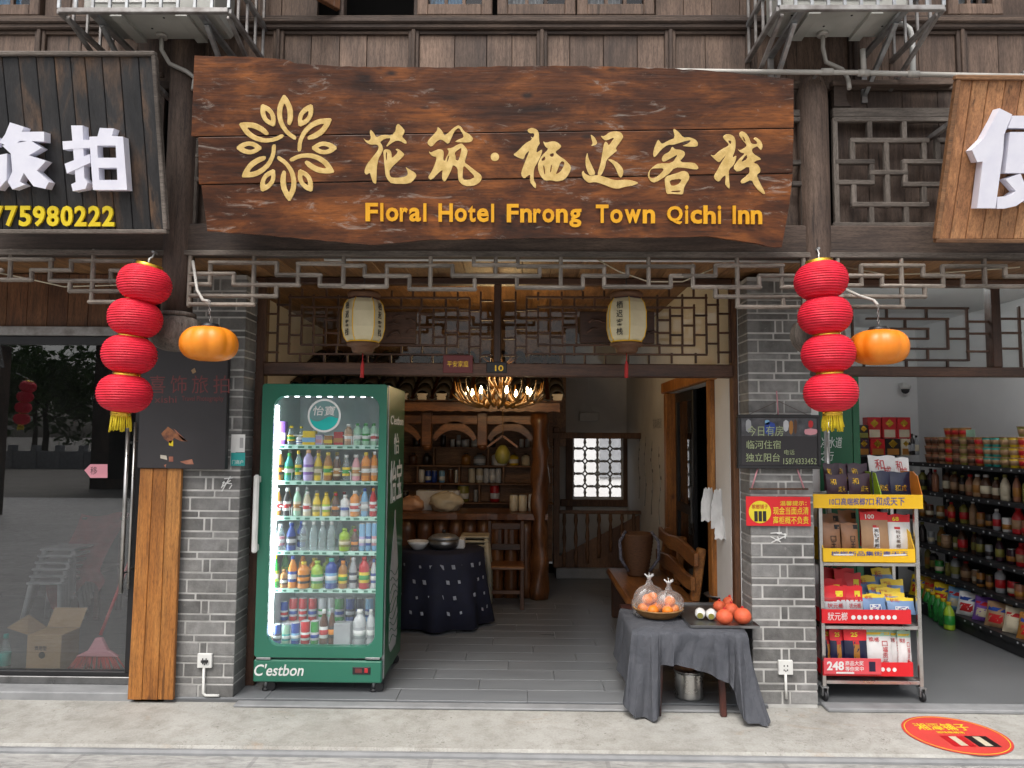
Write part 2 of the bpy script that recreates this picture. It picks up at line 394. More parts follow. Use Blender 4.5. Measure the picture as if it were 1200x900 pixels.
defm('red_plastic', (.50, .03, .035), (.40, .02, .025), .45, 8)
defm('pink', (.72, .30, .36), None, .5)
defm('ink', (.012, .012, .014), None, .6)
defm('poster_black', (.030, .027, .030), (.020, .018, .020), .6, 3)
defm('poster_red', (.16, .035, .035), None, .6)
defm('red_sign', (.66, .015, .022), (.60, .012, .02), .4, 3)
defm('sticker_red', (.62, .055, .045), (.52, .045, .035), .55, 5)
defm('yellow_sign', (.82, .50, .012), (.76, .44, .01), .4, 4)
defm('yellow_print', (.82, .66, .03), None, .5)
defm('white_print', (.80, .80, .78), None, .5)
defm('grey_print', (.40, .40, .40), None, .5)
defm('blue_print', (.03, .06, .30), None, .5)
defm('teal_print', (.03, .36, .34), None, .4)
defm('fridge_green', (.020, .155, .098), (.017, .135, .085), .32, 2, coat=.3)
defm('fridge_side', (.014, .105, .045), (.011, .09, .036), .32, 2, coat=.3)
defm('fridge_inner', (.62, .68, .69), (.56, .62, .63), .5, 3)
defm('shelf_black', (.03, .03, .032), (.02, .02, .022), .45, 6)
defm('persimmon', (.66, .13, .05), (.62, .09, .035), .6, 30, bump=.6, bscale=90)
defm('orange_fruit', (.82, .24, .012), (.75, .17, .01), .45, 20, bump=.15)
defm('netting', (.80, .40, .30), (.7, .25, .15), .5, 30)
defm('green_banner', (.008, .10, .040), (.006, .08, .032), .4, 3)
for nm, c in dict(blue=(.02, .06, .32), red=(.52, .015, .02), green=(.03, .30, .05), lime=(.33, .50, .03), orange=(.75, .25, .015), amber=(.40, .17, .03),
                  yellow=(.78, .55, .02), brown=(.10, .04, .018), dark=(.025, .018, .018), white=(.75, .75, .74), purple=(.22, .09, .42), lilac=(.52, .42, .72), teal=(.03, .34, .30),
                  pinkish=(.66, .30, .34), lightblue=(.20, .42, .66), cream=(.66, .58, .42), grey=(.35, .36, .38), peach=(.68, .38, .22), navyp=(.012, .014, .045),
                  tan=(.40, .24, .13), kraft=(.30, .145, .07), skyblue=(.16, .27, .47), silver=(.55, .56, .58), plum=(.045, .014, .028), mint=(.38, .62, .45), noodle=(.32, .13, .07), olive=(.26, .24, .05)).items():
    defm('c_'+nm, c, None, .32, 9)
defglass('c_clear', (.86, .92, .92), 1.2, .03, .02, .22, (.7, .78, .78))
defglass('door_glass', (.76, .78, .78), 1.3, 0, .085, .008, (.4, .4, .4))
defglass('pane', (.92, .93, .92), .9, .02, .0)
defglass('fridge_glass', (.97, .985, .985), .8, 0, .0, .055, (.8, .88, .88))
defglass('film', (1, 1, 1), 1.5, .18, .06, .10, (.9, .88, .86))
defemit('led', (.88, .97, 1), 22); defemit('led_dim', (.88, .97, 1), 5)
defemit('bulb', (1, .80, .45), 22)
defemit('tube_light', (.95, .98, 1), 42)
defemit('exit_lamp', (.6, 1, .3), .6)
def _lantern(nm):      # translucent silk over a hidden frame
    n = N(nm); n.set(Roughness=.7); nz = n.noise(n.coord(), 9); rp = n.ramp(nz, 'Fac', [(.3, (.56, .49, .31)), (.7, (.66, .59, .40))])
    n.l(rp, 'Color', n.p, 'Base Color'); n.set(Subsurface_Weight=0.0); return n.mat
MDEF['lantern_silk'] = _lantern
# ================================================================== GROUND
def _concrete(nm):
    n = N(nm); co = n.coord((1, 1, 1), True); a = n.noise(co, 1.3, 7, .65, .4); b = n.noise(co, 9, 8, .7); c = n.noise(co, 90, 3)
    r = n.ramp(a, 'Fac', [(.3, (.275, .265, .24)), (.5, (.365, .357, .33)), (.7, (.43, .422, .395))])
    r2 = n.ramp(b, 'Fac', [(.34, (.62, .60, .56)), (.55, (1, 1, 1))]); m = n.mix(.55, None, r, 'Color', r2, 'Color', 'MULTIPLY')
    st = n.noise(n.coord((.8, 1.6, 1), True), 2.1, 6, .7, 1.0); sr = n.ramp(st, 'Fac', [(.60, (0, 0, 0)), (.74, (.55, .55, .55))])
    m2 = n.mix(sr, 'Color', m, 2, (.30, .19, .10), None); cr = n.ramp(c, 'Fac', [(.3, (.8, .8, .8)), (.6, (1.05, 1.05, 1.05))])
    m3 = n.mix(.6, None, m2, 2, cr, 'Color', 'MULTIPLY')
    vo = n.n('TexVoronoi', feature='DISTANCE_TO_EDGE'); vo.inputs['Scale'].default_value = .9; wv_ = n.n('VectorMath', operation='ADD'); n.l(co, 'Vector', wv_, 0)
    wn = n.noise(co, 3.5, 6, .7); n.l(wn, 'Color', wv_, 1); n.l(wv_, 'Vector', vo, 'Vector'); vr = n.ramp(vo, 'Distance', [(.0, (.75, .75, .75)), (.006, (0, 0, 0))])
    m4 = n.mix(vr, 'Color', m3, 2, (.17, .16, .14), None)                          # hairline cracks
    sp = n.noise(co, 34, 2); spr = n.ramp(sp, 'Fac', [(.70, (0, 0, 0)), (.73, (.7, .7, .7))]); m5 = n.mix(spr, 'Color', m4, 2, (.15, .14, .12), None)   # specks of dirt and gum
    n.l(m5, 2, n.p, 'Base Color'); n.set(Roughness=.82); n.bump(b, 'Fac', .35, .008); return n.mat
MDEF['concrete'] = _concrete
def _road(nm):
    n = N(nm); co = n.coord((1, 1, 1), True); br = n.n('TexBrick'); br.inputs['Scale'].default_value = 1.0
    br.inputs['Brick Width'].default_value = .9; br.inputs['Row Height'].default_value = .42; br.inputs['Mortar Size'].default_value = .012
    br.inputs['Color1'].default_value = (.42, .415, .40, 1); br.inputs['Color2'].default_value = (.38, .375, .36, 1); br.inputs['Mortar'].default_value = (.30, .295, .285, 1)
    n.l(co, 'Vector', br, 'Vector'); a = n.noise(n.coord((.6, 2.2, 1), True), 14, 8, .7, .6)
    r2 = n.ramp(a, 'Fac', [(.3, (.42, .42, .42)), (.62, (1.1, 1.1, 1.1))]); m = n.mix(.9, None, br, 'Color', r2, 'Color', 'MULTIPLY')
    n.l(m, 2, n.p, 'Base Color'); n.set(Roughness=.62); n.bump(a, 'Fac', .7, .02); return n.mat
MDEF['road_stone'] = _road
defm('earth', (.16, .15, .13), (.11, .10, .09), .9, .8, world=True)
G().box((0, 100, -.62), (900, 900, 1)).build('ground', 'earth', kind='structure')
YS = onz(600, 879, -.02).y
def slab(name, x0, x1, y0, y1, z0, z1, m, bevel=.006, sub=0):
    return G().bb(x0, x1, y0, y1, z0, z1).build(name, m, kind='structure', bevel=bevel)
slab('road', -30, 30, -14, YS-.012, -.11, -.05, 'road_stone')
slab('sidewalk', -14, 14, YS, .3, -.112, -.02, 'concrete', .012)
slab('kerb', -14, 14, YS-.045, YS-.004, -.11, -.028, 'stone_grey', .01)
xl, xr = hit(287, 800, .1).x, hit(872, 800, .1).x       # doorway jambs
xpl0 = hit(204, 700, .02).x; xpr1 = hit(956, 700, .02).x  # outer pillar edges
slab('threshold', xl, xr-.02, -.085, -.004, -.02, -.004, 'stone_grey', .006)
slab('threshold', xpr1+.03, 5.5, -.05, .06, -.02, .004, 'stone_grey', .006)
slab('threshold', -5.5, xpl0-.02, -.0, .2, -.11, .028, 'stone_grey', .006)
# inn floor: slate-look tiles laid in staggered rows
fl = G().bb(-2.35, 1.5, .0, 4.9, -.10, -.006).build('floor', 'grout', kind='structure')
proto = None; TW, TD = .80, .20; zt = .004
row = 0; y = .004
tm = {}
while y < 4.2:
    x = -2.35 - (row*.31 % TW); 
    while x < 1.5:
        a, b = max(x, -2.35), min(x+TW, 1.5)
        if b-a > .03:
            k = round(b-a, 3)
            if k not in tm:
                t = G().bb(-k/2+.0014, k/2-.0014, -TD/2+.0014, TD/2-.0014, -.010, 0)
                o = t.build('floor_tile', 'tile_grey', fl, org=(0, 0, 0), bevel=.0015); tm[k] = o.data
            else: o = link('floor_tile', tm[k], fl, (0, 0, 0))
            o.location = Vector(((a+b)/2, y+TD/2, zt-.001*random.random())) - WLD[fl]
        x += TW
    y += TD; row += 1
G().bb(xr+.35, 5.4, .062, 4.0, -.10, .0).build('floor', 'shop_floor', kind='structure')
G().bb(-5.4, -2.42, .2, 3.4, -.10, .03).build('floor', 'shop_floor', kind='structure')

# ================================================================== BRICK PILLARS
def pillar(px0, px1, side, label):
    x0, x1 = hit(px0, 700, .02).x, hit(px1, 700, .02).x; D = .20; H = 2.62; y0 = .02
    t = thing('brick_pillar', label, 'pillar', ((x0+x1)/2, y0+D/2, 0)); W = x1-x0
    G().bb(x0+.004, x1-.004, y0+.0025, y0+D-.0025, -.02, H).build('mortar_bed', 'mortar', t)
    z = 0.0; k = 0; j = .0095; cache = {}
    while z < H-.03:
        thick = k % 2 == 0; h = .083 if thick else .043
        if thick: ws = [.06, .21, .055] if (k//2) % 2 else [.20, .055, .21]
        else: ws = [.235, .17] if (k//2) % 2 else [.13, .26]
        if not side: ws = ws[::-1]
        s = sum(ws); ws = [v*W/s for v in ws]; x = x0
        for i, v in enumerate(ws):
            a, b = x+(j/2 if i else 0), x+v-(j/2 if i < len(ws)-1 else 0)
            hh = min(h, H-z)-j; key = (round(b-a, 4), round(hh, 4)); pz = random.uniform(-.0012, .0012)
            c = ((a+b)/2, y0+D/2+pz, z+hh/2)
            if key not in cache:
                o = G().box(c, (b-a, D, hh)).build('brick', 'brick', t, bevel=.003); cache[key] = o.data
            else: link('brick', cache[key], t, c)
            x += v
        z += h; k += 1
    return t
pilL = pillar(205, 277, 1, 'grey brick pillar left of the green fridge')
pilR = pillar(881, 956, 0, 'grey brick pillar behind the chalkboard and red notice')
# white scrawl and paper residue on the bricks
for px, py, w_, h_, t_ in ((266, 567, 14, 18, pilL), (912, 631, 22, 14, pilR)):
    g = G()
    for i in range(6):
        a = hit(px-w_/2+random.random()*w_, py-h_/2+random.random()*h_, .014); b = hit(px-w_/2+random.random()*w_, py-h_/2+i*h_/6, .014)
        g.beam(a+Vector((0, -i*.0004, 0)), b+Vector((0, -i*.0004, 0)), .006, .002, (0, -1, 0))
    g.build('chalk_scrawl', 'white_print', t_)['kind'] = 'stuff'

# ================================================================== TIMBER FRONT (upper storey, overhanging the doorway)
YF = -.62      # face of the overhanging frame
YW = -.50      # face of the upper wall panels
front = thing('timber_storey', 'weathered brown timber upper storey overhanging the shop fronts', 'building', (0, -.5, 2.6))
def fbox(px0, py0, px1, py1, Y, th, name, mat, parent=None, bevel=.004, ym=None):
    """box whose front face fills a pixel box on plane Y (edges squared up to the world axes)"""
    a, b = hit(px0, (py0+py1)/2, Y), hit(px1, (py0+py1)/2, Y); m = (px0+px1)/2
    t, u = hit(m, py0, Y), hit(m, py1, Y)
    return G().bb(a.x, b.x, Y, Y+th, u.z, t.z).build(name, mat, parent or front, bevel=bevel)
zr0, zr1 = hit(600, 37, YW).z, hit(600, 21, YW).z       # rail above the panels
zb0, zb1 = hit(600, 297, YF).z, hit(600, 262, YF).z     # main beam
zp0 = hit(600, 97, YW).z                                # bottom of the panel row
XL, XR = -5.3, 5.3
G().bb(XL, XR, YF+.01, YF+.14, zb0, zb1).build('beam', 'old_wood_x', front, bevel=.008)
G().bb(XL, XR, YF-.006, YF+.02, zb0-.018, zb0+.012).build('beam_moulding', 'grey_wood', front, bevel=.004)
G().bb(XL, XR, YW-.035, YW+.05, zr0, zr1).build('rail', 'old_wood_x', front, bevel=.008)
G().bb(XL, XR, YW-.05, YW+.05, zr0+.028, zr1-.02).build('rail_moulding', 'old_wood_x', front, bevel=.008)
G().bb(XL, XR, YW-.025, YW+.05, zp0-.05, zp0).build('rail', 'old_wood_x', front, bevel=.006)
posts = [-440, -300, -155, -20, 48, 240, 327, 485, 635, 785, 880, 1000, 1126, 1290, 1430, 1570]
edges = []
for p in posts:
    x = hit(p, 60, YW).x; edges.append(x)
    for dx, pr in ((-.020, .018), (0, .03), (.020, .018)):
        G().bb(x+dx-.011, x+dx+.011, YW-pr, YW+.04, zp0, zr0).build('post_moulding', 'old_wood', front, bevel=.004)
for a, b in zip(edges, edges[1:]):
    n = max(1, round((b-a-.06)/.19)); ws = [random.uniform(.7, 1.3) for _ in range(n)]; s = sum(ws); x = a+.03
    for v in ws:
        w_ = v/s*(b-a-.06)
        G().bb(x+.0015, x+w_-.0015, YW+random.uniform(0, .004), YW+.03, zp0, zr0).build('plank', 'old_plank', front, bevel=.002); x += w_
    G().bb(a+.03, b-.03, YW-.012, YW+.02, zr0-.022, zr0-.0005).build('panel_moulding', 'old_wood_x', front, bevel=.003)
# windows above the rail
zw1 = zr1+1.0
def window(px0, px1, n, parent=front):
    x0, x1 = hit(px0, 10, YW).x, hit(px1, 10, YW).x; st = .06
    f = G(); f.bb(x0, x0+st, YW-.03, YW+.03, zr1+.002, zw1).bb(x1-st, x1, YW-.03, YW+.03, zr1+.002, zw1)
    f.bb(x0+st, x1-st, YW-.03, YW+.03, zr1+.002, zr1+.068).bb(x0+st, x1-st, YW-.03, YW+.03, zw1-.07, zw1)
    wn = f.build('window', 'old_plank', parent, bevel=.005)
    G().bb(x0+st-.01, x1-st+.01, YW+.008, YW+.013, zr1+.06, zw1-.06).build('pane', 'pane', wn)
    for i in range(1, n):
        x = x0+st+(x1-x0-2*st)*i/n
        G().bb(x-.010, x+.010, YW-.018, YW+.006, zr1+.068, zw1-.07).build('muntin', 'old_plank', wn, bevel=.002)
    for k in range(1, 4):
        z = zr1+.068+(zw1-zr1-.138)*k/4
        G().bb(x0+st, x1-st, YW-.016, YW+.0065, z-.009, z+.009).build('muntin', 'old_wood_x', wn, bevel=.002)
    g = G()
    grid_mesh(g, lambda u, v: Vector((x0+st+u*(x1-x0-2*st)*.62, YW+.10+.02*math.sin(u*30), zr1+.06+v*.85)), 24, 1)
    g.build('curtain', 'c_lightblue' if px0 < 560 else 'c_grey', wn)
for a, b in ((490, 577), (583, 674), (676, 766), (1108, 1172), (-40, 50)): window(a, b, 3)
# dark opening with its swung-out red-brown sash
g = G(); xo0, xo1 = hit(404, 10, YW).x, hit(488, 10, YW).x
ow = g.bb(xo0-.03, xo0, YW-.02, YW+.05, zr1+.002, zw1).bb(xo1-.012, xo1+.012, YW-.02, YW+.05, zr1+.002, zw1).bb(xo0, xo1-.012, YW-.02, YW+.05, zw1-.06, zw1).build('window_frame', 'old_wood', front, bevel=.004)
a = Vector((xo0-.03, YW-.02, 0)); b = a+Vector((-.24, -.30, 0))
g = G(); z0 = zr1+.03
for p, q, z_0, z_1 in ((0, .12, z0, zw1), (.88, 1, z0, zw1), (.12, .88, z0, z0+.07), (.12, .88, zw1-.07, zw1)):
    m0, m1 = a.lerp(b, p), a.lerp(b, q); c = (m0+m1)/2; ax = (b-a).normalized()
    g.box((c.x, c.y, (z_0+z_1)/2), ((m1-m0).length, .035, z_1-z_0), (ax, ax.cross(Vector((0, 0, 1))), Vector((0, 0, 1))))
sash = g.build('open_sash', 'brown_board', front, bevel=.004)
c = a.lerp(b, .5); ax = (b-a).normalized()
G().box((c.x, c.y, (z0+zw1)/2), ((b-a).length*.76, .005, zw1-z0-.14), (ax, ax.cross(Vector((0, 0, 1))), Vector((0, 0, 1)))).build('pane', 'pane', sash)
# plank wall between the windows and above
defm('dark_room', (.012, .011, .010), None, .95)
for a, b in ((-500, -42), (52, 330), (330, 372), (768, 900), (900, 1106), (1174, 1700)):
    x0, x1 = hit(a, 10, YW).x, hit(b, 10, YW).x; n = max(1, round((x1-x0)/.15))
    for i in range(n):
        G().bb(x0+(x1-x0)*i/n+.0015, x0+(x1-x0)*(i+1)/n-.0015, YW+random.uniform(0, .004), YW+.04, zr1+.002, zw1).build('plank', 'old_plank', front, bevel=.002)
G().bb(XL, XR, YW-.04, YW+.08, zw1+.002, zw1+.16).build('beam', 'old_wood_x', front, bevel=.01)
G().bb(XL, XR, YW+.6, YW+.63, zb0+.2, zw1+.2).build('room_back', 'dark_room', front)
# eave over the windows (above the picture, shades the wall)
g = G(); g.add([(XL, YW-.55, zw1+.10), (XR, YW-.55, zw1+.10), (XR, YW+1.2, zw1+.62), (XL, YW+1.2, zw1+.62), (XL, YW-.55, zw1+.15), (XR, YW-.55, zw1+.15), (XR, YW+1.2, zw1+.68), (XL, YW+1.2, zw1+.68)],
      [(0, 1, 2, 3), (4, 5, 6, 7), (0, 1, 5, 4), (2, 3, 7, 6), (1, 2, 6, 5), (0, 3, 7, 4)]); g.build('eave', 'old_wood_x', front)
# columns carrying the storey, with carved pendant ends
zc0 = hit(200, 368, YF).z
def column(px0, px1, ztop=None):
    a, b = hit(px0, 200, YF-.03).x, hit(px1, 200, YF-.03).x; r = (b-a)/2; x = (a+b)/2
    g = G(); zt = ztop or zp0-.02
    prof = [(r*.96, zc0), (r*.98, zc0+.3), (r, zt-.12), (r*.96, zt-.07), (r*.8, zt-.03), (r*.72, zt)]
    g.lathe(prof, (x, YF+.055, 0), 20).build('column', 'old_wood', front)
    R_ = r*1.62; g = G()
    g.lathe([(r*1.05, 0.0), (R_*.86, -.012), (R_*.97, -.05), (R_, -.085), (R_*.93, -.125), (R_*.74, -.160), (R_*.42, -.182), (.001, -.19)], (x, YF+.055, zc0-.012), 48,
            mod=lambda t, h: 1+.07*abs(math.sin(6*t))).build('carved_pendant', 'grey_wood_z', front)
    g = G(); g.lathe([(r*1.0, -.014), (r*1.22, -.010), (r*1.22, .012), (r*1.0, .016)], (x, YF+.055, zc0), 24).build('pendant_collar', 'grey_wood_z', front)
column(187, 223, zr0); column(943, 979)
for px in (181, 227): 
    p = hit(px, 88, YF+.02); G().tube([p, p+Vector((.05 if px < 200 else -.05, 0, 0))], .016, 8).build('peg', 'old_wood_x', front)
# bay fillings between columns
zf0, zf1 = zb1, zp0-.05
def plankwall(px0, px1, Y, z0, z1, mat, wd=.17, parent=front, name='plank'):
    x0, x1 = hit(px0, 180, Y).x, hit(px1, 180, Y).x; n = max(1, round((x1-x0)/wd))
    for i in range(n):
        G().bb(x0+(x1-x0)*i/n+.0012, x0+(x1-x0)*(i+1)/n-.0012, Y+random.uniform(0, .003), Y+.03, z0, z1).build(name, mat, parent, bevel=.002)
plankwall(-450, 190, YF+.09, zf0, zf1, 'old_wood', .3); plankwall(220, 945, YF+.10, zf0, zf1, 'old_wood', .35); plankwall(976, 1650, YF+.11, zf0, zf1, 'old_wood', .2)
def px_bar(g, x0, y0, x1, y1, pl, w_, th):
    a, b = hit(x0, y0, pl), hit(x1, y1, pl); g.beam(a, b, th, w_, nrm(pl)) if False else g.beam(a, b, w_, th, nrm(pl)); return g
# square lattice in the right bay (and its slivers beside the signs)
def barset(segs, Y, w_, th, parent, mat, mat2, name='lattice_bar', bevel=.004, off=lambda q: q):
    for i, (x0, y0, x1, y1) in enumerate(segs):
        (x0, y0), (x1, y1) = off((x0, y0)), off((x1, y1))
        a, b = hit(x0, y0, Y), hit(x1, y1, Y); h = abs(b.x-a.x) > abs(b.z-a.z)
        if h: c = ((a.x+b.x)/2, Y+th/2, (a.z+b.z)/2); d = (abs(b.x-a.x)+w_, th, w_)
        else: c = ((a.x+b.x)/2, Y+th/2+.0022, (a.z+b.z)/2); d = (w_, th, abs(b.z-a.z)+w_)
        G().box(c, d).build(name, mat if h else mat2, parent, bevel=bevel)
z3 = lambda q: (800+q[0]/3, q[1]/3)
lat = [(540, 418, 960, 418), (542, 420, 542, 790), (540, 790, 960, 790), (660, 420, 660, 490), (782, 420, 782, 490), (600, 492, 860, 492), (600, 492, 600, 565), (852, 492, 852, 565),
       (545, 567, 668, 567), (668, 567, 668, 640), (545, 640, 668, 640), (722, 500, 722, 720), (668, 605, 785, 605), (785, 567, 785, 640), (785, 567, 960, 567), (785, 647, 960, 647), (605, 645, 605, 718), (605, 718, 860, 718),
       (852, 647, 852, 718), (667, 720, 667, 790), (790, 720, 790, 790), (900, 492, 900, 567), (900, 492, 960, 492), (425, 410, 425, 795), (395, 570, 425, 570), (395, 645, 425, 645), (390, 418, 425, 418)]
barset(lat, YF+.028, .028, .03, front, 'grey_wood', 'grey_wood_z', off=z3)
fbox(976, 126, 1118, 137, YF+.03, .04, 'lattice_rail', 'grey_wood'); fbox(926, 128, 943, 136, YF+.03, .04, 'lattice_rail', 'grey_wood')
fbox(976, 93, 1118, 99, YF+.02, .05, 'lattice_rail', 'old_wood_x')
# carved spandrel in the right bay top
g = G(); pl = plane_y(YF+.05); q = [(976, 100), (1012, 100), (1003, 101), (994, 105), (990, 112), (991, 120), (996, 126), (976, 126)]
g.prism([hit(a, b, pl) for a, b in q], (0, -.015, 0)).build('carved_bracket', 'old_wood_x', front)
barset([(228, 160, 228, 262), (222, 182, 236, 182), (222, 210, 236, 210)], YF+.03, .025, .03, front, 'grey_wood', 'grey_wood_z')
# soffit under the overhang
zs = zb0+.055
n = 58
for i in range(n):
    x0 = XL+(XR-XL)*i/n
    G().bb(x0+.001, x0+(XR-XL)/n-.001, YF+.142, .25, zs, zs+.02).build('soffit_board', 'ceiling_wood', front, bevel=.002)
G().bb(XL, XR, .252, .33, zs-.0005, zs+.6).build('lintel_beam', 'door_wood', front, bevel=.006)

# ---------------------------------------------------------------- hanging fret lattices under the beam
zA = lambda q: (q[0]/3, 270+q[1]/3); zB = lambda q: (400+q[0]/3, 270+q[1]/3); zC = lambda q: (800+q[0]/3, 270+q[1]/3)
YFR = YF-.004
def fret(label, *sets):
    t = thing('fret_lattice', label, 'lattice', (hit(sum(sets[0][0][0][::2])/6, 300, YFR).x, YFR, zb0-.2), 'fret lattices hung under the beam')
    for segs, off in sets: barset(segs, YFR, .0215, .028, t, 'fret_wood', 'fret_wood_z', 'bar', .007, off)
    return t
fret('grey wooden fret lattice over the glass shop door, left of the red lanterns',
     ([(0, 100, 180, 100), (30, 70, 30, 172), (0, 172, 105, 172), (105, 138, 105, 172), (105, 138, 245, 138), (172, 100, 172, 172), (172, 172, 440, 180), (245, 105, 245, 138), (245, 105, 470, 105), (320, 70, 320, 250), (240, 180, 240, 212),
       (240, 212, 440, 212), (310, 250, 430, 250), (470, 105, 470, 140), (385, 140, 540, 140), (385, 140, 385, 180), (-120, 100, -60, 100), (-60, 100, -60, 172), (-60, 138, 0, 138)], zA))
fret('long grey wooden fret lattice across the inn doorway under the big sign',
     ([(662, 78, 662, 262), (735, 112, 970, 112), (735, 112, 735, 190), (665, 150, 820, 152), (665, 188, 735, 188), (818, 152, 818, 190), (818, 190, 1048, 190), (888, 80, 888, 260), (665, 228, 968, 230), (665, 258, 888, 260), (970, 112, 970, 155), (970, 155, 1125, 155),
       (1045, 115, 1045, 190), (1045, 115, 1205, 115), (1122, 155, 1122, 193), (1122, 193, 1205, 193), (968, 193, 968, 230)], zA),
     ([(5, 85, 5, 192), (5, 122, 80, 122), (80, 122, 80, 158), (80, 158, 238, 158), (158, 122, 158, 196), (5, 195, 158, 196), (158, 122, 390, 122), (238, 158, 238, 205), (238, 205, 470, 205), (468, 172, 468, 205), (312, 88, 312, 205), (390, 122, 390, 158),
       (390, 158, 697, 158), (465, 90, 465, 120), (465, 120, 620, 120), (542, 90, 542, 158), (620, 90, 620, 125), (697, 125, 697, 158), (617, 168, 617, 200), (617, 200, 850, 200), (772, 90, 772, 200), (620, 125, 925, 125), (850, 158, 850, 200),
       (850, 158, 1007, 158), (925, 125, 925, 197), (925, 197, 1160, 197), (1007, 125, 1007, 158), (1007, 125, 1240, 125), (1082, 90, 1082, 197), (1160, 158, 1160, 197), (1160, 158, 1200, 158)], zB),
     ([(38, 122, 38, 198), (0, 158, 118, 158), (118, 122, 118, 158), (38, 198, 275, 198), (118, 122, 355, 122), (195, 90, 195, 268), (118, 205, 118, 232), (118, 232, 430, 232), (195, 268, 430, 268), (272, 160, 272, 198), (272, 158, 430, 158), (352, 122, 352, 198), (352, 198, 430, 198), (357, 235, 357, 268), (430, 85, 430, 268)], zC))
fret('grey wooden fret lattice over the grocery shop front, right of the red lanterns',
     ([(550, 85, 550, 268), (550, 158, 705, 158), (550, 192, 632, 192), (632, 122, 632, 192), (632, 122, 850, 122), (705, 158, 705, 194), (705, 194, 920, 194), (775, 90, 775, 268), (550, 230, 857, 232), (857, 200, 857, 232), (550, 266, 780, 268), (850, 122, 850, 158),
       (850, 158, 990, 158), (920, 124, 920, 194), (920, 124, 1140, 124), (1067, 90, 1067, 194), (990, 160, 990, 194), (990, 194, 1230, 196), (1140, 124, 1140, 160), (1140, 160, 1230, 160)], zC))

# ================================================================== DOORWAY FRAME AND TRANSOM OF THE INN
YD = .22
zl = hit(600, 441, YD).z; zl2 = hit(600, 426, YD).z; ztt = zs-.004
xj0, xj1 = hit(304, 600, YD).x, hit(861, 600, YD).x
dr = thing('entrance_frame', 'dark brown door frame and lattice transom of the inn entrance', 'door frame', ((xj0+xj1)/2, YD, 0))
G().bb(xj0-.11, xj0, YD, YD+.08, 0.004, ztt).build('jamb', 'door_wood_z', dr, bevel=.006)
G().bb(xj1, xj1+.035, YD, YD+.08, 0.004, ztt).build('jamb', 'brown_board', dr, bevel=.006)
G().bb(xj0, xj1, YD-.02, YD+.08, zl, zl2).build('transom_rail', 'door_wood', dr, bevel=.006)
G().bb(xj0, xj1, YD-.012, YD+.06, ztt-.045, ztt).build('transom_rail', 'door_wood', dr, bevel=.006)
xm = hit(583, 380, YD).x
G().bb(xm-.024, xm+.024, YD-.012, YD+.06, zl2, ztt-.045).build('mullion', 'door_wood_z', dr, bevel=.005)
zT = lambda q: (300+q[0]/4, 330+q[1]/4)
segs = [(45, 55, 45, 375), (100, 40, 100, 378), (155, 62, 155, 335), (155, 65, 1000, 82), (155, 335, 998, 345), (1000, 82, 1000, 345), (212, 110, 212, 292), (212, 112, 945, 128), (212, 292, 940, 302), (945, 128, 945, 302), (1052, 50, 1052, 380), (268, 112, 268, 292), (325, 118, 325, 292),
        (385, 118, 385, 296), (765, 128, 765, 300), (830, 128, 830, 300), (888, 85, 888, 345), (45, 150, 100, 150), (45, 240, 100, 240), (45, 330, 100, 332), (100, 108, 155, 108), (100, 200, 155, 200), (100, 290, 155, 290), (155, 158, 212, 158), (155, 250, 212, 250),
        (268, 160, 325, 160), (268, 205, 212, 205), (268, 250, 325, 250), (325, 180, 385, 180), (325, 240, 385, 240), (765, 150, 830, 150), (830, 175, 888, 175), (765, 212, 830, 212), (830, 258, 888, 258), (888, 175, 945, 177), (888, 240, 945, 240), (945, 130, 1000, 130), (945, 178, 1000, 178), (945, 260, 1000, 260),
        (1000, 135, 1052, 135), (1000, 218, 1052, 218), (1000, 305, 1052, 305), (1052, 88, 1105, 88), (1052, 178, 1105, 178), (1052, 265, 1105, 265), (268, 62, 268, 112), (385, 66, 385, 116), (680, 75, 680, 125), (775, 78, 775, 126), (268, 292, 268, 338), (375, 294, 375, 338), (680, 300, 680, 342), (775, 302, 775, 342),
        (205, 338, 205, 378), (318, 338, 318, 378), (425, 340, 425, 380), (522, 340, 522, 380), (630, 342, 630, 385), (725, 345, 725, 388), (825, 345, 825, 390), (1050, 345, 1105, 345), (215, 35, 215, 65), (330, 38, 330, 68), (635, 45, 635, 75), (735, 48, 735, 78), (835, 50, 835, 80), (945, 52, 945, 82)]
zM = lambda q: (2*583-(300+q[0]/4)+1, 330+q[1]/4)
for off in (zT, zM):
    barset(segs, YD+.012, .0125, .02, dr, 'door_wood', 'door_wood_z', 'lattice_bar', .002, off)
    (a, b), (c, d) = off((400, 140)), off((750, 290)); a, c = min(a, c), max(a, c)
    cp = fbox(a, b, c, d, YD+.016, .016, 'carved_panel', 'door_wood', dr)
    g = G()
    for i in range(14):      # carved branch relief
        x, y = random.uniform(a+6, c-6), random.uniform(b+6, d-5); ang = random.uniform(-1.2, .6)
        p0 = hit(x, y, YD+.016); p1 = p0+Vector((math.cos(ang), 0, math.sin(ang)))*random.uniform(.04, .12)
        g.tube([p0, (p0+p1)/2+Vector((0, -.006, .012)), p1], [.006, .008, .003], 6)
    g.build('carved_relief', 'door_wood', cp)['kind'] = 'stuff'
    (a, _), (c, _) = off((45, 0)), off((1100, 0))
    x0, x1 = sorted((hit(a, 380, YD).x, hit(c, 380, YD).x))
    G().bb(x0, x1, YD+.034, YD+.038, zl2, ztt-.045).build('pane', 'pane', dr)
fbox(519, 416, 554, 437, YD-.030, .010, 'name_plaque', 'poster_red', dr)
text_px('平安家庭', 524, 423, 549, 430, YD-.030, .001, 'gold_foil', dr, lift=.0005)
fbox(570, 424, 594, 437, YD-.026, .008, 'number_plate', 'black_metal', dr)
text_px('10', 580, 428, 590, 435, YD-.026, .001, 'gold_foil', dr, lift=.0005, bold=.02)

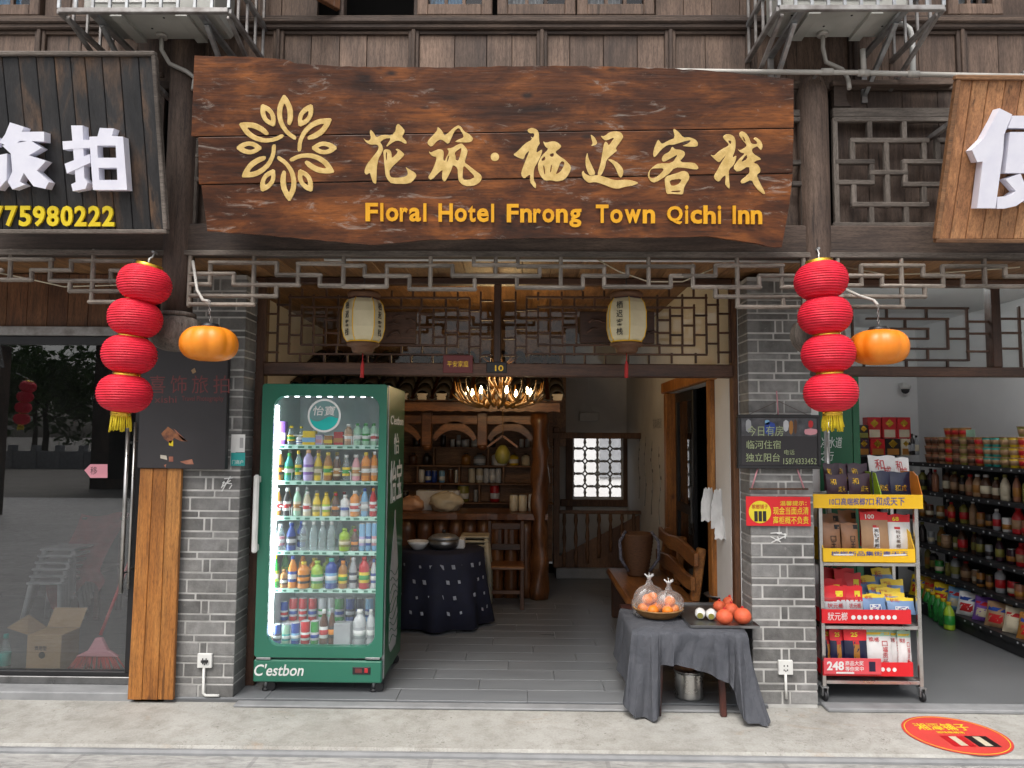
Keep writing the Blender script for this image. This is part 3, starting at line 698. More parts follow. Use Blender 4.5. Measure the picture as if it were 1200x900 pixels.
# cables and conduit tucked under the overhang
cb_ = thing('overhead_cables', 'pale conduit and drooping cables under the overhang, behind the frets', 'cables', hit(600, 305, -.45))
G().tube([hit(380, 304, -.45), hit(600, 304.5, -.45), hit(940, 306, -.45)], .009, 8).build('conduit', 'white_plastic', cb_)
G().tube([hit(-10, 318, -.48), hit(30, 326, -.48), hit(75, 336, -.48), hit(140, 334, -.48), hit(190, 322, -.48)], .004, 6).build('cable', 'c_cream', cb_)
G().tube([hit(700, 304, -.47), hit(725, 318, -.47), hit(760, 330, -.47), hit(800, 330, -.47), hit(850, 309, -.47)], .004, 6).build('cable', 'c_cream', cb_)
G().tube([hit(985, 312, -.47), hit(1040, 322, -.47), hit(1100, 320, -.47), hit(1195, 313, -.47)], .004, 6).build('cable', 'c_cream', cb_)
# ================================================================== THE BIG CARVED SIGN
PS = plane_tilt(-.80, 2.60, 13); NS = PS[1]
def px_prism(g, pts, pl, depth, lift=0, holes=()):
    n = nrm(pl); return g.prism([hit(a, b, pl)+n*lift for a, b in pts], n*depth, [[hit(a, b, pl)+n*lift for a, b in h] for h in holes])
c = hit(580, 285, PS)
sg = thing('inn_signboard', 'huge live-edge brown timber signboard with gold carved lettering', 'signboard', c)
def edge(p, q, n, amp):
    return [(p[0]+(q[0]-p[0])*i/n + random.uniform(-amp, amp)*.4, p[1]+(q[1]-p[1])*i/n+random.uniform(-amp, amp)) for i in range(1, n)]
def loop(pts, amps):
    out = []
    for i, p in enumerate(pts):
        q = pts[(i+1) % len(pts)]; out.append(p); L = math.hypot(q[0]-p[0], q[1]-p[1])
        if amps[i] > 0: out += edge(p, q, max(2, int(L/9)), amps[i])
    return out
tp = [(228, 65), (300, 67), (335, 70), (345, 74), (400, 78), (520, 79), (620, 77), (700, 78), (780, 80), (850, 84), (930, 93), (930, 149.5), (224, 159.5)]
md = [(232, 161), (930, 151), (929, 202.5), (233, 216)]
bt = [(236, 217.5), (929, 204), (925, 240), (916, 290), (900, 289), (885, 285), (860, 281), (830, 277), (800, 278), (720, 279), (640, 279), (500, 281), (440, 287), (400, 284), (300, 275), (243, 271)]
for pts, am, dz in ((tp, [.6]*10+[.5, 0, .6], 0), (md, [0, .5, 0, .6], .003), (bt, [0, .5, .5]+[.5]*12+[.7], .001)):
    g = G(); px_prism(g, loop(pts, am), PS, .05+dz, -.05); g.build('plank', 'sign_plank', sg, bevel=.003)
G().beam(hit(300, 150, PS)-NS*.075, hit(300, 240, PS)-NS*.075, .05, .045, NS).build('batten', 'old_wood', sg)
G().beam(hit(850, 150, PS)-NS*.075, hit(850, 240, PS)-NS*.075, .05, .045, NS).build('batten', 'old_wood', sg)
G().beam(hit(300, 110, PS)-NS*.075, Vector((hit(300, 110, PS).x, YW-.01, hit(300, 110, PS).z)), .02, .02).build('bracket', 'galv_worn', sg)
G().beam(hit(850, 110, PS)-NS*.075, Vector((hit(850, 110, PS).x, YW-.01, hit(850, 110, PS).z)), .02, .02).build('bracket', 'galv_worn', sg)
# brush-written characters, outlines in 1/11.25 px of their cell
CH = {
 (420, 140): [([65,245,95,275,140,285,170,250,150,170,165,135,205,180,240,240,300,210,350,205,440,215,495,150,495,95,525,55,575,100,612,145,605,185,575,225,605,260,640,295,630,330,545,280,480,285,350,380,440,245,350,255,285,300,315,340,330,400,300,460,265,520,245,640,240,800,235,855,195,835,170,760,155,700,105,735,78,690,110,600,180,510,260,410,270,360,245,330,160,335,100,300], []),
   ([330,410,370,392,420,405,440,450,440,520,530,430,485,395,525,388,575,425,608,460,595,490,410,660,415,740,445,770,540,770,620,755,655,730,650,680,620,625,680,665,745,700,770,740,745,785,680,850,440,850,390,800,360,740,350,640,335,480], [[365,440,382,430,378,550,365,520]])],
 (495, 140): [([200,95,250,140,275,180,290,215,330,190,410,115,470,78,510,95,550,160,620,195,672,250,655,290,600,308,420,300,470,270,535,245,545,225,520,170,480,110,430,150,395,220,345,335,280,280,235,265,190,290,120,370,65,320,75,280,150,200,195,150], []),
   ([85,420,115,440,150,420,220,392,270,405,285,440,275,540,300,550,310,510,345,450,350,415,320,385,390,380,460,335,515,318,540,335,598,405,590,460,555,570,600,600,690,670,760,720,788,760,770,820,700,870,600,885,530,865,480,815,468,740,465,640,405,600,390,650,350,740,295,830,260,790,262,720,270,665,230,690,120,805,70,770,130,680,175,570,190,495,140,490,100,455],
    [[425,445,460,410,525,370,480,545,440,540,440,490], [320,575,335,490,355,475,345,530], [545,605,610,670,700,760,620,800,530,795,535,680]])],
 (595, 145): [([260,100,265,75,320,52,385,80,410,120,415,240,425,260,390,310,375,390,455,335,450,390,400,500,345,590,340,740,375,800,370,858,335,825,290,765,300,660,215,730,185,695,175,645,230,500,290,350,235,400,210,475,140,450,68,408,120,375,230,260,325,210,300,165,330,190,350,165,345,125,290,130], []),
   ([465,230,500,255,600,230,660,250,708,295,690,325,620,375,680,430,760,480,840,570,810,660,750,740,650,765,570,745,490,755,430,690,398,600,400,520,440,430,540,335,500,310,480,275],
    [[445,470,490,425,495,480,450,495], [550,405,610,385,605,435,565,440], [465,550,482,555,497,665,482,672], [570,545,585,545,572,640,555,640], [700,495,750,505,735,570,690,640,630,672,660,600]])],
 (675, 145): [([190,140,240,175,280,245,268,280,195,300,220,260,205,210], []),
   ([320,160,370,170,440,115,520,100,590,115,625,170,600,220,515,330,545,355,500,390,400,475,385,570,330,690,275,680,320,540,345,400,360,290,385,235,410,250,430,290,460,250,510,180,400,225,365,215], []),
   ([410,470,480,475,560,525,615,590,625,650,595,720,560,690,525,600,490,535], []), ([150,380,160,450,210,560,262,668,182,690,140,610,122,520,130,430], []),
   ([75,640,100,620,110,655,180,694,265,679,350,694,420,720,520,750,640,740,720,745,830,780,760,815,640,835,550,862,460,845,330,790,240,770,170,785,110,740,80,690], [])],
 (750, 145): [([235,205,270,250,290,270,380,220,460,190,430,60,500,100,565,185,650,180,730,210,765,260,750,305,640,305,545,295,620,270,665,235,660,218,600,230,500,260,440,280,360,280,280,340,185,455,168,400,190,310], []),
   ([420,300,460,340,530,345,585,370,590,420,510,510,710,515,750,550,770,590,740,608,600,585,460,575,360,680,200,780,140,765,100,700,110,630,180,560,240,525,420,525,505,400,400,460,305,510,280,470,310,410,390,370], [[130,610,180,590,330,590,240,690,160,728,120,700]]),
   ([320,700,480,655,570,620,630,645,655,715,580,830,570,900,560,935,480,930,400,925,350,930,330,830], [[385,745,550,725,520,790,450,820,400,815], [400,890,540,880,520,905,420,905]])],
 (825, 150): [([240,125,270,90,330,80,390,110,415,170,410,290,365,400,425,360,420,410,390,490,325,550,325,640,340,810,300,780,275,740,285,620,240,650,195,715,140,680,125,640,160,580,230,450,295,350,240,410,195,460,145,420,75,350,130,370,200,300,315,240,325,215,290,180], [[310,165,360,175,345,225]]),
   ([450,85,490,40,550,70,590,130,620,215,700,215,690,180,640,145,680,122,745,170,772,240,750,300,710,260,700,240,625,280,640,340,765,415,680,435,650,465,700,475,742,540,735,590,690,620,720,700,800,850,795,880,720,830,660,760,625,680,500,742,472,700,560,630,600,590,590,500,440,590,375,525,450,420,540,335,480,330,435,275,470,300,560,245,550,210,500,160], [[500,112,525,130,548,190,520,170], [475,460,555,345,570,410]])]}
def sm(flat, cell, k=11.25):
    p = [(cell[0]+flat[i]/k, cell[1]+flat[i+1]/k) for i in range(0, len(flat), 2)]; out = []
    for i in range(len(p)):            # one corner-cutting pass rounds the outline
        a, b = p[i], p[(i+1) % len(p)]; out += [(a[0]*.78+b[0]*.22, a[1]*.78+b[1]*.22), (a[0]*.22+b[0]*.78, a[1]*.22+b[1]*.78)]
    return out
NAMES = dict(zip(CH, '花筑栖迟客栈'))
for cell, blobs in CH.items():
    g = G()
    for i, (o, hs_) in enumerate(blobs): px_prism(g, sm(o, cell), PS, .0075+.0006*i, -.002, [sm(h, cell) for h in hs_])
    g.build('carved_character', 'gold', sg, bevel=.0012)
g = G(); px_prism(g, [(580+5*math.cos(a*.393), 184+5*math.sin(a*.393)) for a in range(16)], PS, .007, -.002); g.build('carved_dot', 'gold', sg)
big = [420,35,455,75,490,150,492,230,470,285,445,270,450,210,445,150,425,105,408,150,405,210,420,270,460,330,520,370,510,400,440,355,385,280,365,200,370,130,395,75]
lo_ = [0,-108,38,-62,52,-10,45,45,0,108,-42,48,-52,0,-38,-58]; li_ = [2,-48,18,-10,14,22,-2,50,-16,16,-14,-12]
for k in range(6):
    def rot(fl, dx, dy, a):
        o = []
        for i in range(0, len(fl), 2):
            x, y = fl[i]+dx, fl[i+1]+dy; o += [442+x*math.cos(a)-y*math.sin(a), 457+x*math.sin(a)+y*math.cos(a)]
        return o
    a = R(60*k)
    g = G(); px_prism(g, sm(rot(big, -442, -457, a), (270, 105), 6.67), PS, .007, -.002); g.build('emblem_petal', 'gold', sg, bevel=.001)
    a = R(60*k+30); g = G()
    px_prism(g, sm(rot(lo_, 0, -292, a), (270, 105), 6.67), PS, .007, -.002, [sm(rot(li_, 0, -292, a), (270, 105), 6.67)]); g.build('emblem_petal', 'gold', sg, bevel=.001)
# English line, letter by letter
words = [('Floral', 428, 502), ('Hotel', 513, 581), ('Fnrong', 593, 682), ('Town', 697, 768), ('Qichi', 780, 846), ('Inn', 856, 893)]
ADV = dict(F=.60, l=.27, o=.61, r=.39, a=.57, H=.72, t=.37, e=.59, n=.60, g=.61, T=.62, w=.80, Q=.76, i=.27, c=.56, h=.60, I=.29)
for wd, x0, x1 in words:
    tot = sum(ADV[ch] for ch in wd); x = x0
    for ch in wd:
        wpx = (x1-x0)*ADV[ch]/tot; yb = 259.5+(x-428)*.0075; cap = 21.5
        hh = cap if ch in 'FHTQIlhi' else (19.5 if ch == 't' else 16.3); y1 = yb
        if ch == 'g': hh, y1 = 21.5, yb+5.2
        if ch == 'Q': y1 = yb+1
        mg = .26 if ch in 'liI' else .06; text_px(ch, x+wpx*mg, y1-hh, x+wpx*(1-mg), y1, PS, .012, 'yellow_letter', sg, 'letter', .004, bold=.028); x += wpx

# ================================================================== SIGN OF THE PHOTO STUDIO (left edge)
PL = plane_tilt(-.80, 2.62, 12); NL = PL[1]
def board_sign(pl, pxs_top, pxs_bot, ytop, ybot, mat, sg_, th=.03):
    n = nrm(pl); k = len(pxs_top)
    for i in range(k-1):
        pts = [(pxs_top[i]+.35, ytop), (pxs_top[i+1]-.35, ytop), (pxs_bot[i+1]-.35, ybot), (pxs_bot[i]+.35, ybot)]
        g = G(); px_prism(g, pts, pl, th+random.uniform(0, .002), -th); g.build('plank', mat, sg_, bevel=.003)
sl_ = thing('studio_signboard', 'dark burnt-wood signboard with white 3D characters and yellow phone number', 'signboard', hit(60, 274, PL))
xs = [-74, -54, -36, -18, 2, 21, 42, 63, 82, 99, 119, 140, 162, 180]
lx = lambda x: 600+(x-600)*.9655
board_sign(PL, xs, [lx(x) for x in xs], 66, 270, 'burnt_plank', sl_)
for (a, b, c_, d) in ((-76, 63.5, 183, 63.5), (-76, 271.5, 197, 271.5), (181.5, 66, 195.2, 269)):
    G().beam(hit(a, b, PL)+NL*.002, hit(c_, d, PL)+NL*.002, .022, .035, NL).build('frame', 'grey_wood', sl_, bevel=.004)
def block_char(polys, k, org, pl, parent):
    g = G(); pl = (pl[0]+pl[1]*.056, pl[1])      # outlines were read off the front faces
    for i, (o, hs_) in enumerate(polys):
        cv = lambda fl: [(org[0]+fl[j]/k, org[1]+fl[j+1]/k) for j in range(0, len(fl), 2)]
        px_prism(g, cv(o), pl, -.052, .0012*i, [cv(h) for h in hs_])
    return g.build('character', 'white_letter', parent)
block_char([([250,441,290,441,296,625,308,642,300,664,256,672,250,648,266,640], []), ([220,497,316,491,316,520,222,526], []), ([228,576,316,542,319,572,236,610], []),
            ([352,450,402,452,394,478,434,481,448,668,328,668,315,481,344,480], [[343,512,408,512,410,555,345,555], [348,590,412,590,414,633,350,633]])], 3, (0, 0), PL, sl_)
block_char([([35,430,85,446,76,463,155,463,155,497,68,495,38,522,-2,500,18,472], []), ([8,512,108,494,146,520,102,546,162,566,130,600,172,640,160,664,118,655,84,608,70,638,86,650,44,666,28,640,44,602,38,540], []),
            ([-62,556,26,540,24,632,-6,668,-34,664,-30,640,-12,634,-8,572,-34,576,-50,640,-88,668,-104,650,-80,620], []), ([-110,486,-16,480,-16,512,-110,518], []), ([-80,436,-44,432,-38,479,-76,481], [])], 3, (0, 0), PL, sl_)
x = -8
for ch in '775980222':
    text_px(ch, x, 241.5, x+14, 265.5, PL, .012, 'yellow_digit', sl_, 'digit', .004, bold=.03); x += 16.2
for px in (20, 150):
    p = hit(px, 70, PL)-NL*.033; G().beam(p, Vector((p.x, YF+.08, p.z)), .025, .025).build('bracket', 'galv_worn', sl_)
# ================================================================== SIGN OF THE GROCERY (right edge)
PR = plane_tilt(-.80, 2.60, 16); NR = PR[1]
sr_ = thing('grocery_signboard', 'light pine plank signboard with a large white 3D character', 'signboard', hit(1180, 283, PR))
xs = [1124, 1140, 1159, 1179, 1198, 1218, 1238, 1260, 1280, 1300, 1320]
rx = lambda x: 600+(x-600)*.951
board_sign(PR, xs, [rx(x) for x in xs], 94, 280, 'pine', sr_)
for (a, b, c_, d) in ((1118, 91, 1322, 93), (1095, 282, 1290, 283), (1121.5, 94, 1096.5, 280)):
    G().beam(hit(a, b, PR)+NR*.002, hit(c_, d, PR)+NR*.002, .022, .035, NR).build('frame', 'shelf_wood', sr_, bevel=.004)
block_char([([348,200,412,232,372,332,366,420,328,702,236,702,264,468,236,470,210,410,268,352,318,262], []), ([414,238,760,238,760,300,390,300], []), ([400,320,740,320,740,526,376,526], [[480,372,540,372,540,410,476,410], [474,440,540,440,540,478,470,478], [600,372,670,372,670,410,600,410], [600,440,670,440,670,478,600,478]]),
            ([375,556,452,528,480,600,540,640,760,668,760,716,560,700,474,660,430,690,372,704,334,704,336,646,396,640,428,616], []), ([540,302,600,302,600,319,540,319], []), ([540,527,600,527,590,620,545,640], [])], 4.28, (1090, 80), PR, sr_)
p = hit(1150, 120, PR)-NR*.033; G().beam(p, Vector((p.x, YF+.1, p.z)), .025, .025).build('bracket', 'galv_worn', sr_)

# ================================================================== AIR CONDITIONERS IN THEIR CAGES
def ac_unit(x0, x1, zb, label, clabel, grp='air conditioners in cages'):
    ya, yb = -1.02, YW-.005; H = .56
    t = thing('air_conditioner', label, 'air conditioner', ((x0+x1)/2, (ya+yb)/2, zb+.02), grp)
    ux0, ux1, uy0, uy1 = x0+.06, x1-.12, ya+.09, ya+.37
    b = G().bb(ux0, ux1, uy0, uy1, zb+.055, zb+.055+H).build('housing', 'ac_white', t, bevel=.015)
    for sx in (.25, .75):
        G().bb(ux0+(ux1-ux0)*sx-.03, ux0+(ux1-ux0)*sx+.03, uy0+.01, uy1-.01, zb+.0345, zb+.055).build('foot', 'ac_white', t)
    for i in range(9):
        G().bb(ux0+.05, ux0+.50, uy0-.006, uy0, zb+.10+i*.05, zb+.112+i*.05).build('grille_bar', 'white_plastic', b)
    for i in range(6):
        x = ux0+.06+(ux1-ux0-.12)*i/5
        G().lathe([(.006, -.002), (.006, 0)], (x, uy0+.06+.05*(i % 3), zb+.0548), 8).build('vent_hole', 'ink', b)
    px = ux0+(ux1-ux0)*.45; d = G()
    G().lathe([(.03, -.018), (.03, 0)], (px, uy1-.06, zb+.053), 14).build('drain_cup', 'pvc', t)
    c = thing('air_conditioner_cage', clabel, 'cage', ((x0+x1)/2, yb, zb), grp)
    r = .013
    for (p, q) in (((x0, ya, zb), (x1, ya, zb)), ((x0, ya, zb+.62), (x1, ya, zb+.62)), ((x0, ya, zb), (x0, yb, zb)), ((x1, ya, zb), (x1, yb, zb)), ((x0, ya, zb+.62), (x0, yb, zb+.62)), ((x1, ya, zb+.62), (x1, yb, zb+.62)), ((x0, ya, zb+.2), (x0, yb, zb+.2)), ((x1, ya, zb+.2), (x1, yb, zb+.2))):
        G().beam(p, q, .026, .026).build('rail', 'galvanised' if p[2] > zb else 'galv_worn', c, bevel=.003)
    n = 10
    for i in range(n+1):
        x = x0+(x1-x0)*i/n; G().beam((x, ya-.001, zb+.013), (x, ya-.001, zb+.607), .017, .012, (0, 1, 0)).build('bar', 'galvanised', c, bevel=.002)
    for xx in (x0, x1):
        for i in range(1, 5):
            y = ya+(yb-ya)*i/4.3; G().beam((xx, y, zb+.013), (xx, y, zb+.607), .014, .014, (0, 1, 0)).build('bar', 'galv_worn', c, bevel=.002)
    for sx in (.16, .80):      # angle brackets with diagonal struts
        x = x0+(x1-x0)*sx
        G().beam((x, ya+.02, zb+.0235), (x, yb+.01, zb+.0235), .035, .02).build('bracket_arm', 'galvanised', c, bevel=.002)
        G().beam((x, ya+.14, zb+.012), (x, yb, zb-.21), .024, .024).build('strut', 'galvanised', c, bevel=.002)
        G().bb(x-.016, x+.016, yb-.018, yb+.004, zb-.25, zb+.013).build('bracket_upright', 'galv_worn', c, bevel=.002)
    for sx in (.03, .985):
        x = x0+(x1-x0)*sx; G().beam((x, ya+.03, zb-.015), (x, yb, zb-.17), .02, .02).build('strut', 'galv_worn', c, bevel=.002)
    # drain hose
    G().tube([(px, uy1-.06, zb+.04), (px, uy1-.055, zb-.03), (px+.03, uy1-.02, zb-.09), (px+.12, yb-.16, zb-.13), (px+.155, yb-.13, zb-.15), (px+.16, yb-.14, zb-.18), (px+.16, yb-.15, zb-.235)], .012, 8).build('drain_hose', 'pvc', t)
    return t
zc = 3.55
p0, p1 = hit(69, 13, -1.02), hit(268, 15, -1.02); q0, q1 = hit(913, 10, -1.02), hit(1106, 10, -1.02)
ac_unit(p0.x, p1.x, p0.z, 'white air conditioner in the cage above the studio sign', 'metal cage and brackets round the air conditioner above the studio sign')
ac_unit(q0.x, q1.x, q0.z, 'white air conditioner in the cage above the grocery sign', 'metal cage and brackets round the air conditioner above the grocery sign')
# white drain pipe along the front
g = G(); pp = [hit(700, 82, -.70), hit(860, 84, -.70), hit(1000, 85, -.70), hit(1115, 88, -.70), hit(1290, 91, -.70)]
pz = thing('drain_pipe', 'long pale plastic drain pipe above the signboards, below the right cage', 'pipe', pp[0])
g.tube(pp, .0135, 10).build('pipe', 'pvc', pz)
for a, b in ((969, 84), (1012, 85.5), (1070, 87)):
    p = hit(a, b, -.70); G().tube([p-Vector((.03, 0, 0)), p+Vector((.03, 0, 0))], .018, 10).build('joint', 'pvc', pz)
p = hit(1070, 86, -.70); G().tube([p, hit(1069, 45, -.66), hit(1066, 34, -.62), hit(1058, 28, -.60), hit(1050, 28, -.58)], .0145, 8).build('riser', 'white_plastic', pz)
p = hit(1012, 85, -.70); G().tube([p, hit(1011, 58, -.70)], .0145, 8).build('riser', 'pvc', pz)
for px in (720, 960, 1200):
    p = hit(px, 84 if px > 800 else 82.5, -.70); G().beam(p, Vector((p.x, YW+.0, p.z)), .012, .012).build('clip', 'galv_worn', pz)

# ================================================================== LANTERNS
def lantern_string(centres, tops, label, nail):
    """four red silk lanterns; centres given in pixels on a plane in front of the frame"""
    Y = -.84; P = [hit(a, b, Y) for a, b in centres]; t = thing('lantern_string', label, 'lanterns', P[-1]-Vector((0, 0, .2)), 'strings of red lanterns')
    ax = (P[0]-P[-1]).normalized(); k = len(P)
    for i, p in enumerate(P):
        w_, h_ = .131, .105; a2 = ((P[i-1] if i else p)-(P[i+1] if i < k-1 else p)).normalized()
        prof = []; n = 30
        for j in range(n+1):
            th = (-.5+j/n)*math.pi*.80; hh = h_*math.sin(th)/math.sin(math.pi*.4)*.90; rr = w_*math.cos(th)**.72
            prof.append((rr*(1+(.014 if j % 2 else -.014)), hh))
        g = G(); g.lathe(prof, p, 36, a2, mod=lambda a, h: 1+.006*math.sin(a*9+h*40)); o = g.build('lantern', 'red_fabric', t)
        g = G(); g.lathe([(.058, -.017), (.066, -.014), (.066, .014), (.058, .017)], p+a2*(h_*.90-.004), 26, a2); g.build('gold_ring', 'gold_foil', o)
    p = P[-1]; b = p-ax*.097
    G().lathe([(.044, -.022), (.048, -.018), (.048, .006), (.044, .008)], b, 22, ax).build('gold_ring', 'gold_foil', t)
    g = G()
    for j in range(30):
        a = 2*math.pi*j/30; r = .042; q = b+Vector((math.cos(a)*r, math.sin(a)*r, -.018)); q2 = q+Vector((math.cos(a)*.006+random.uniform(-.004, .004), math.sin(a)*.006, -.055-random.random()*.03))
        g.tube([q, (q+q2)/2+Vector((random.uniform(-.003, .003), 0, 0)), q2], .0042, 4)
    o = g.build('tassel', 'tassel_yellow', t); o['kind'] = 'stuff'
    top = P[0]+ax*.115; nl = hit(*nail, YFR-.03)
    G().tube([top-ax*.006, top+ax*.02, (top+nl)/2+Vector((.004, 0, 0)), nl], .004, 6).build('hanging_wire', 'white_plastic', t)
    G().tube([nl+Vector((0, -.02, 0)), nl+Vector((0, .05, 0))], .007, 8).build('hook', 'galvanised', t)
    g = G()
    for j in range(5): g.box(nl+Vector((random.uniform(-.008, .008), -.012, random.uniform(-.02, .02))), (.014, .012, .016))
    return t
lantern_string([(169.5, 333), (158.5, 373), (151.5, 415.5), (146, 461)], None, 'string of four red lanterns hanging before the glass studio door', (181, 296))
lantern_string([(962, 329), (966.5, 370), (970.5, 414.5), (973.5, 460)], None, 'string of four red lanterns hanging over the snack rack', (958, 292))
def pumpkin_lamp(px, py, label, bracket):
    Y = -.80; c = hit(px, py, Y); t = thing('pumpkin_lamp', label, 'lamp', c-Vector((0, 0, .09)), 'pumpkin lamps'); r, h = .146, .088
    prof = [(max(.03, r*max(0, math.cos(a))**.55), h*math.sin(a)) for a in [-math.pi/2*.97+math.pi*.97*j/18 for j in range(19)]]
    g = G(); g.lathe(prof, c, 72, mod=lambda a, hh: .90+.10*abs(math.sin(4.5*a+.6))**.55); g.build('pumpkin_shade', 'pumpkin', t)
    G().lathe([(.052, 0), (.052, .012), (.044, .016), (.044, .022)], c+Vector((0, 0, h-.006)), 22).build('cap', 'black_metal', t)
    top = c+Vector((0, 0, h+.016)); z = top.z; n = 6; e = bracket[-1]; e = hit(e[0], e[1], Y); L = max(.05, e.z-z)
    for j in range(n):
        a = z+L*j/n; b = z+L*(j+1)/n+.006; q = Vector((top.x+(e.x-top.x)*j/n, top.y, 0)); dx = .007 if j % 2 else 0; dy = 0 if j % 2 else .007
        G().tube([q+Vector((-dx, -dy, (a+b)/2)), q+Vector((0, 0, a)), q+Vector((dx, dy, (a+b)/2)), q+Vector((0, 0, b)), q+Vector((-dx, -dy, (a+b)/2))], .0022, 5, False).build('chain_link', 'galv_worn', t)
    bp = [hit(a, b, Y+.16*(1-i/(len(bracket)-1))) for i, (a, b) in enumerate(bracket)]
    G().tube(bp, .008, 8).build('bracket', 'pvc', t)
    return t
pumpkin_lamp(245, 403, 'orange pumpkin lamp in front of the black studio poster', [(226, 306), (231, 340), (238, 352), (245, 353)])
pumpkin_lamp(1030, 407, 'orange pumpkin lamp beside the right string of red lanterns', [(990, 339), (1008, 347), (1024, 352), (1029, 358)])
def silk_lantern(px, py, label, rot, Y=-.12):
    c = hit(px, py, Y); t = thing('silk_lantern', label, 'lantern', c-Vector((0, 0, .2)), 'cream lanterns over the doorway')
    H, r = .265, .118; n = 6
    prof = [(r*.74, -H/2), (r*.90, -H/2+.03), (r, -H/2+.085), (r, H/2-.085), (r*.90, H/2-.03), (r*.74, H/2)]
    g = G(); vs = []
    for rr, h in prof:
        for j in range(n*4):
            a = R(rot)+2*math.pi*j/(n*4); f = j % 4; corner = math.cos(math.pi/n)/math.cos(math.pi/n*(f/2-1))
            q = rr*corner/.93
            vs.append(c+Vector((math.cos(a)*q, math.sin(a)*q, h)))
    m = n*4
    g.add(vs, [(i*m+j, i*m+(j+1) % m, (i+1)*m+(j+1) % m, (i+1)*m+j) for i in range(len(prof)-1) for j in range(m)], False)
    g.build('silk_shade', 'lantern_silk', t)
    for j in range(n):
        a = R(rot)+2*math.pi*j/n; pts = []
        for rr, h in prof: q = rr/.93*1.0; pts.append(c+Vector((math.cos(a)*q*1.005, math.sin(a)*q*1.005, h)))
        G().tube(pts, .0032, 5).build('rib', 'yellow_sign', t)
    for zz in (-1, 1):
        G().lathe([(r*.80, -.004), (r*.80, .004)], c+Vector((0, 0, zz*H/2)), 24).build('rim', 'yellow_sign' if zz < 0 else 'dark_leg', t)
    G().lathe([(r*.80, 0), (r*.86, .02), (r*.86, .03), (r*.74, .04)], c+Vector((0, 0, H/2+.004)), 24).build('top_collar', 'rattan_dark', t)
    G().lathe([(r*.50, -.062), (r*.56, -.05), (r*.60, -.028), (r*.76, -.022), (r*.84, -.012), (r*.82, 0)], c+Vector((0, 0, -H/2-.004)), 28, mod=lambda a, h: 1+.02*math.sin(a*28)).build('bottom_collar', 'rattan_dark', t)
    for j in range(n):       # writing on the lantern faces that carry it
        if j % 2: continue
        a = R(rot)+2*math.pi*(j+.5)/n; d = Vector((math.cos(a), math.sin(a), 0)); rgt = Vector((-math.sin(a), math.cos(a), 0)); ap = r/.93*math.cos(math.pi/n)
        g = G()
        for k, ch in enumerate('栖迟客栈'):
            z = .082-k*.054; b = c+d*(ap+.0025)+Vector((0, 0, z-.021))
            put_text(g, ch, b-rgt*.020, b+rgt*.020, b-rgt*.020+Vector((0, 0, .043)), d*.001, bold=.006)
        g.build('lettering', 'ink', t, fix=False)
    top = c+Vector((0, 0, H/2+.04))
    G().tube([top, Vector((top.x, top.y, zs+.002))], .004, 6).build('cord', 'black_plastic', t)
    bt_ = c+Vector((0, 0, -H/2-.062))
    G().tube([bt_, bt_-Vector((0, 0, .05))], .003, 5).build('tassel_cord', 'tassel_red', t)
    G().tube([bt_-Vector((0, 0, .05)), bt_-Vector((0, 0, .075)), bt_-Vector((.002, 0, .155))], [.004, .011, .012], 8).build('tassel', 'tassel_red', t)
silk_lantern(426, 376, 'cream paper lantern hanging above the green fridge', 72)
silk_lantern(734, 376, 'cream paper lantern hanging at the right of the doorway', -149)
# ================================================================== DRINKS FRIDGE
def rrect(x0, z0, x1, z1, r, y, n=6):
    o = []
    for cx, cz, a0 in ((x1-r, z1-r, 0), (x0+r, z1-r, 90), (x0+r, z0+r, 180), (x1-r, z0+r, 270)):
        o += [Vector((cx+r*math.cos(R(a0+90*i/n)), y, cz+r*math.sin(R(a0+90*i/n)))) for i in range(n+1)]
    return o
FY = .09
fx0, fx1 = hit(302, 630, FY).x, hit(450.5, 630, FY).x; fz1 = hit(380, 450, FY).z; fz0 = .075; FD = .70; fzd = hit(370, 771, FY).z
fr = thing('drinks_fridge', 'tall green glass-door drinks fridge at the inn entrance', 'fridge', ((fx0+fx1)/2, FY+.35, 0))
th = .045; yb = FY+.052
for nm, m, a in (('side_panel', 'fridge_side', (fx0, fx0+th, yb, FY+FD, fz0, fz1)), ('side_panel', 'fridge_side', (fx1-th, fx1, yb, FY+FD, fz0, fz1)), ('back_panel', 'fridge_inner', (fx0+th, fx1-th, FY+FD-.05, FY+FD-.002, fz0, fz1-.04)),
                 ('top_panel', 'fridge_green', (fx0+th, fx1-th, yb+.001, FY+FD-.003, fz1-.042, fz1-.002)), ('floor_panel', 'fridge_inner', (fx0+th, fx1-th, yb+.001, FY+FD-.051, fz0, hit(370, 758, FY+.1).z))):
    G().bb(*a).build(nm, m, fr, bevel=.004)
for sx in (fx0+th+.0015, fx1-th-.0015): G().bb(sx-.001, sx+.001, yb+.004, FY+FD-.054, fz0+.2, fz1-.045).build('liner', 'fridge_inner', fr)
G().bb(fx1-.012, fx1+.004, yb-.002, yb+.012, fz0+.01, fz1-.004).build('edge_trim', 'galvanised', fr)
# door with rounded window
wx0, wx1 = hit(316.5, 620, FY).x, hit(441.5, 620, FY).x; wz1, wz0 = hit(378, 464, FY).z, hit(378, 757.5, FY).z
g = G(); g.prism(rrect(fx0, fzd, fx1, fz1, .02, FY+.05, 4), (0, -.05, 0), [rrect(wx0, wz0, wx1, wz1, .075, FY+.05, 8)])
door = g.build('door', 'fridge_green', fr, bevel=.004)
g = G(); g.prism(rrect(wx0-.006, wz0-.006, wx1+.006, wz1+.006, .08, FY+.034, 8), (0, -.006, 0)); g.build('pane', 'fridge_glass', door)
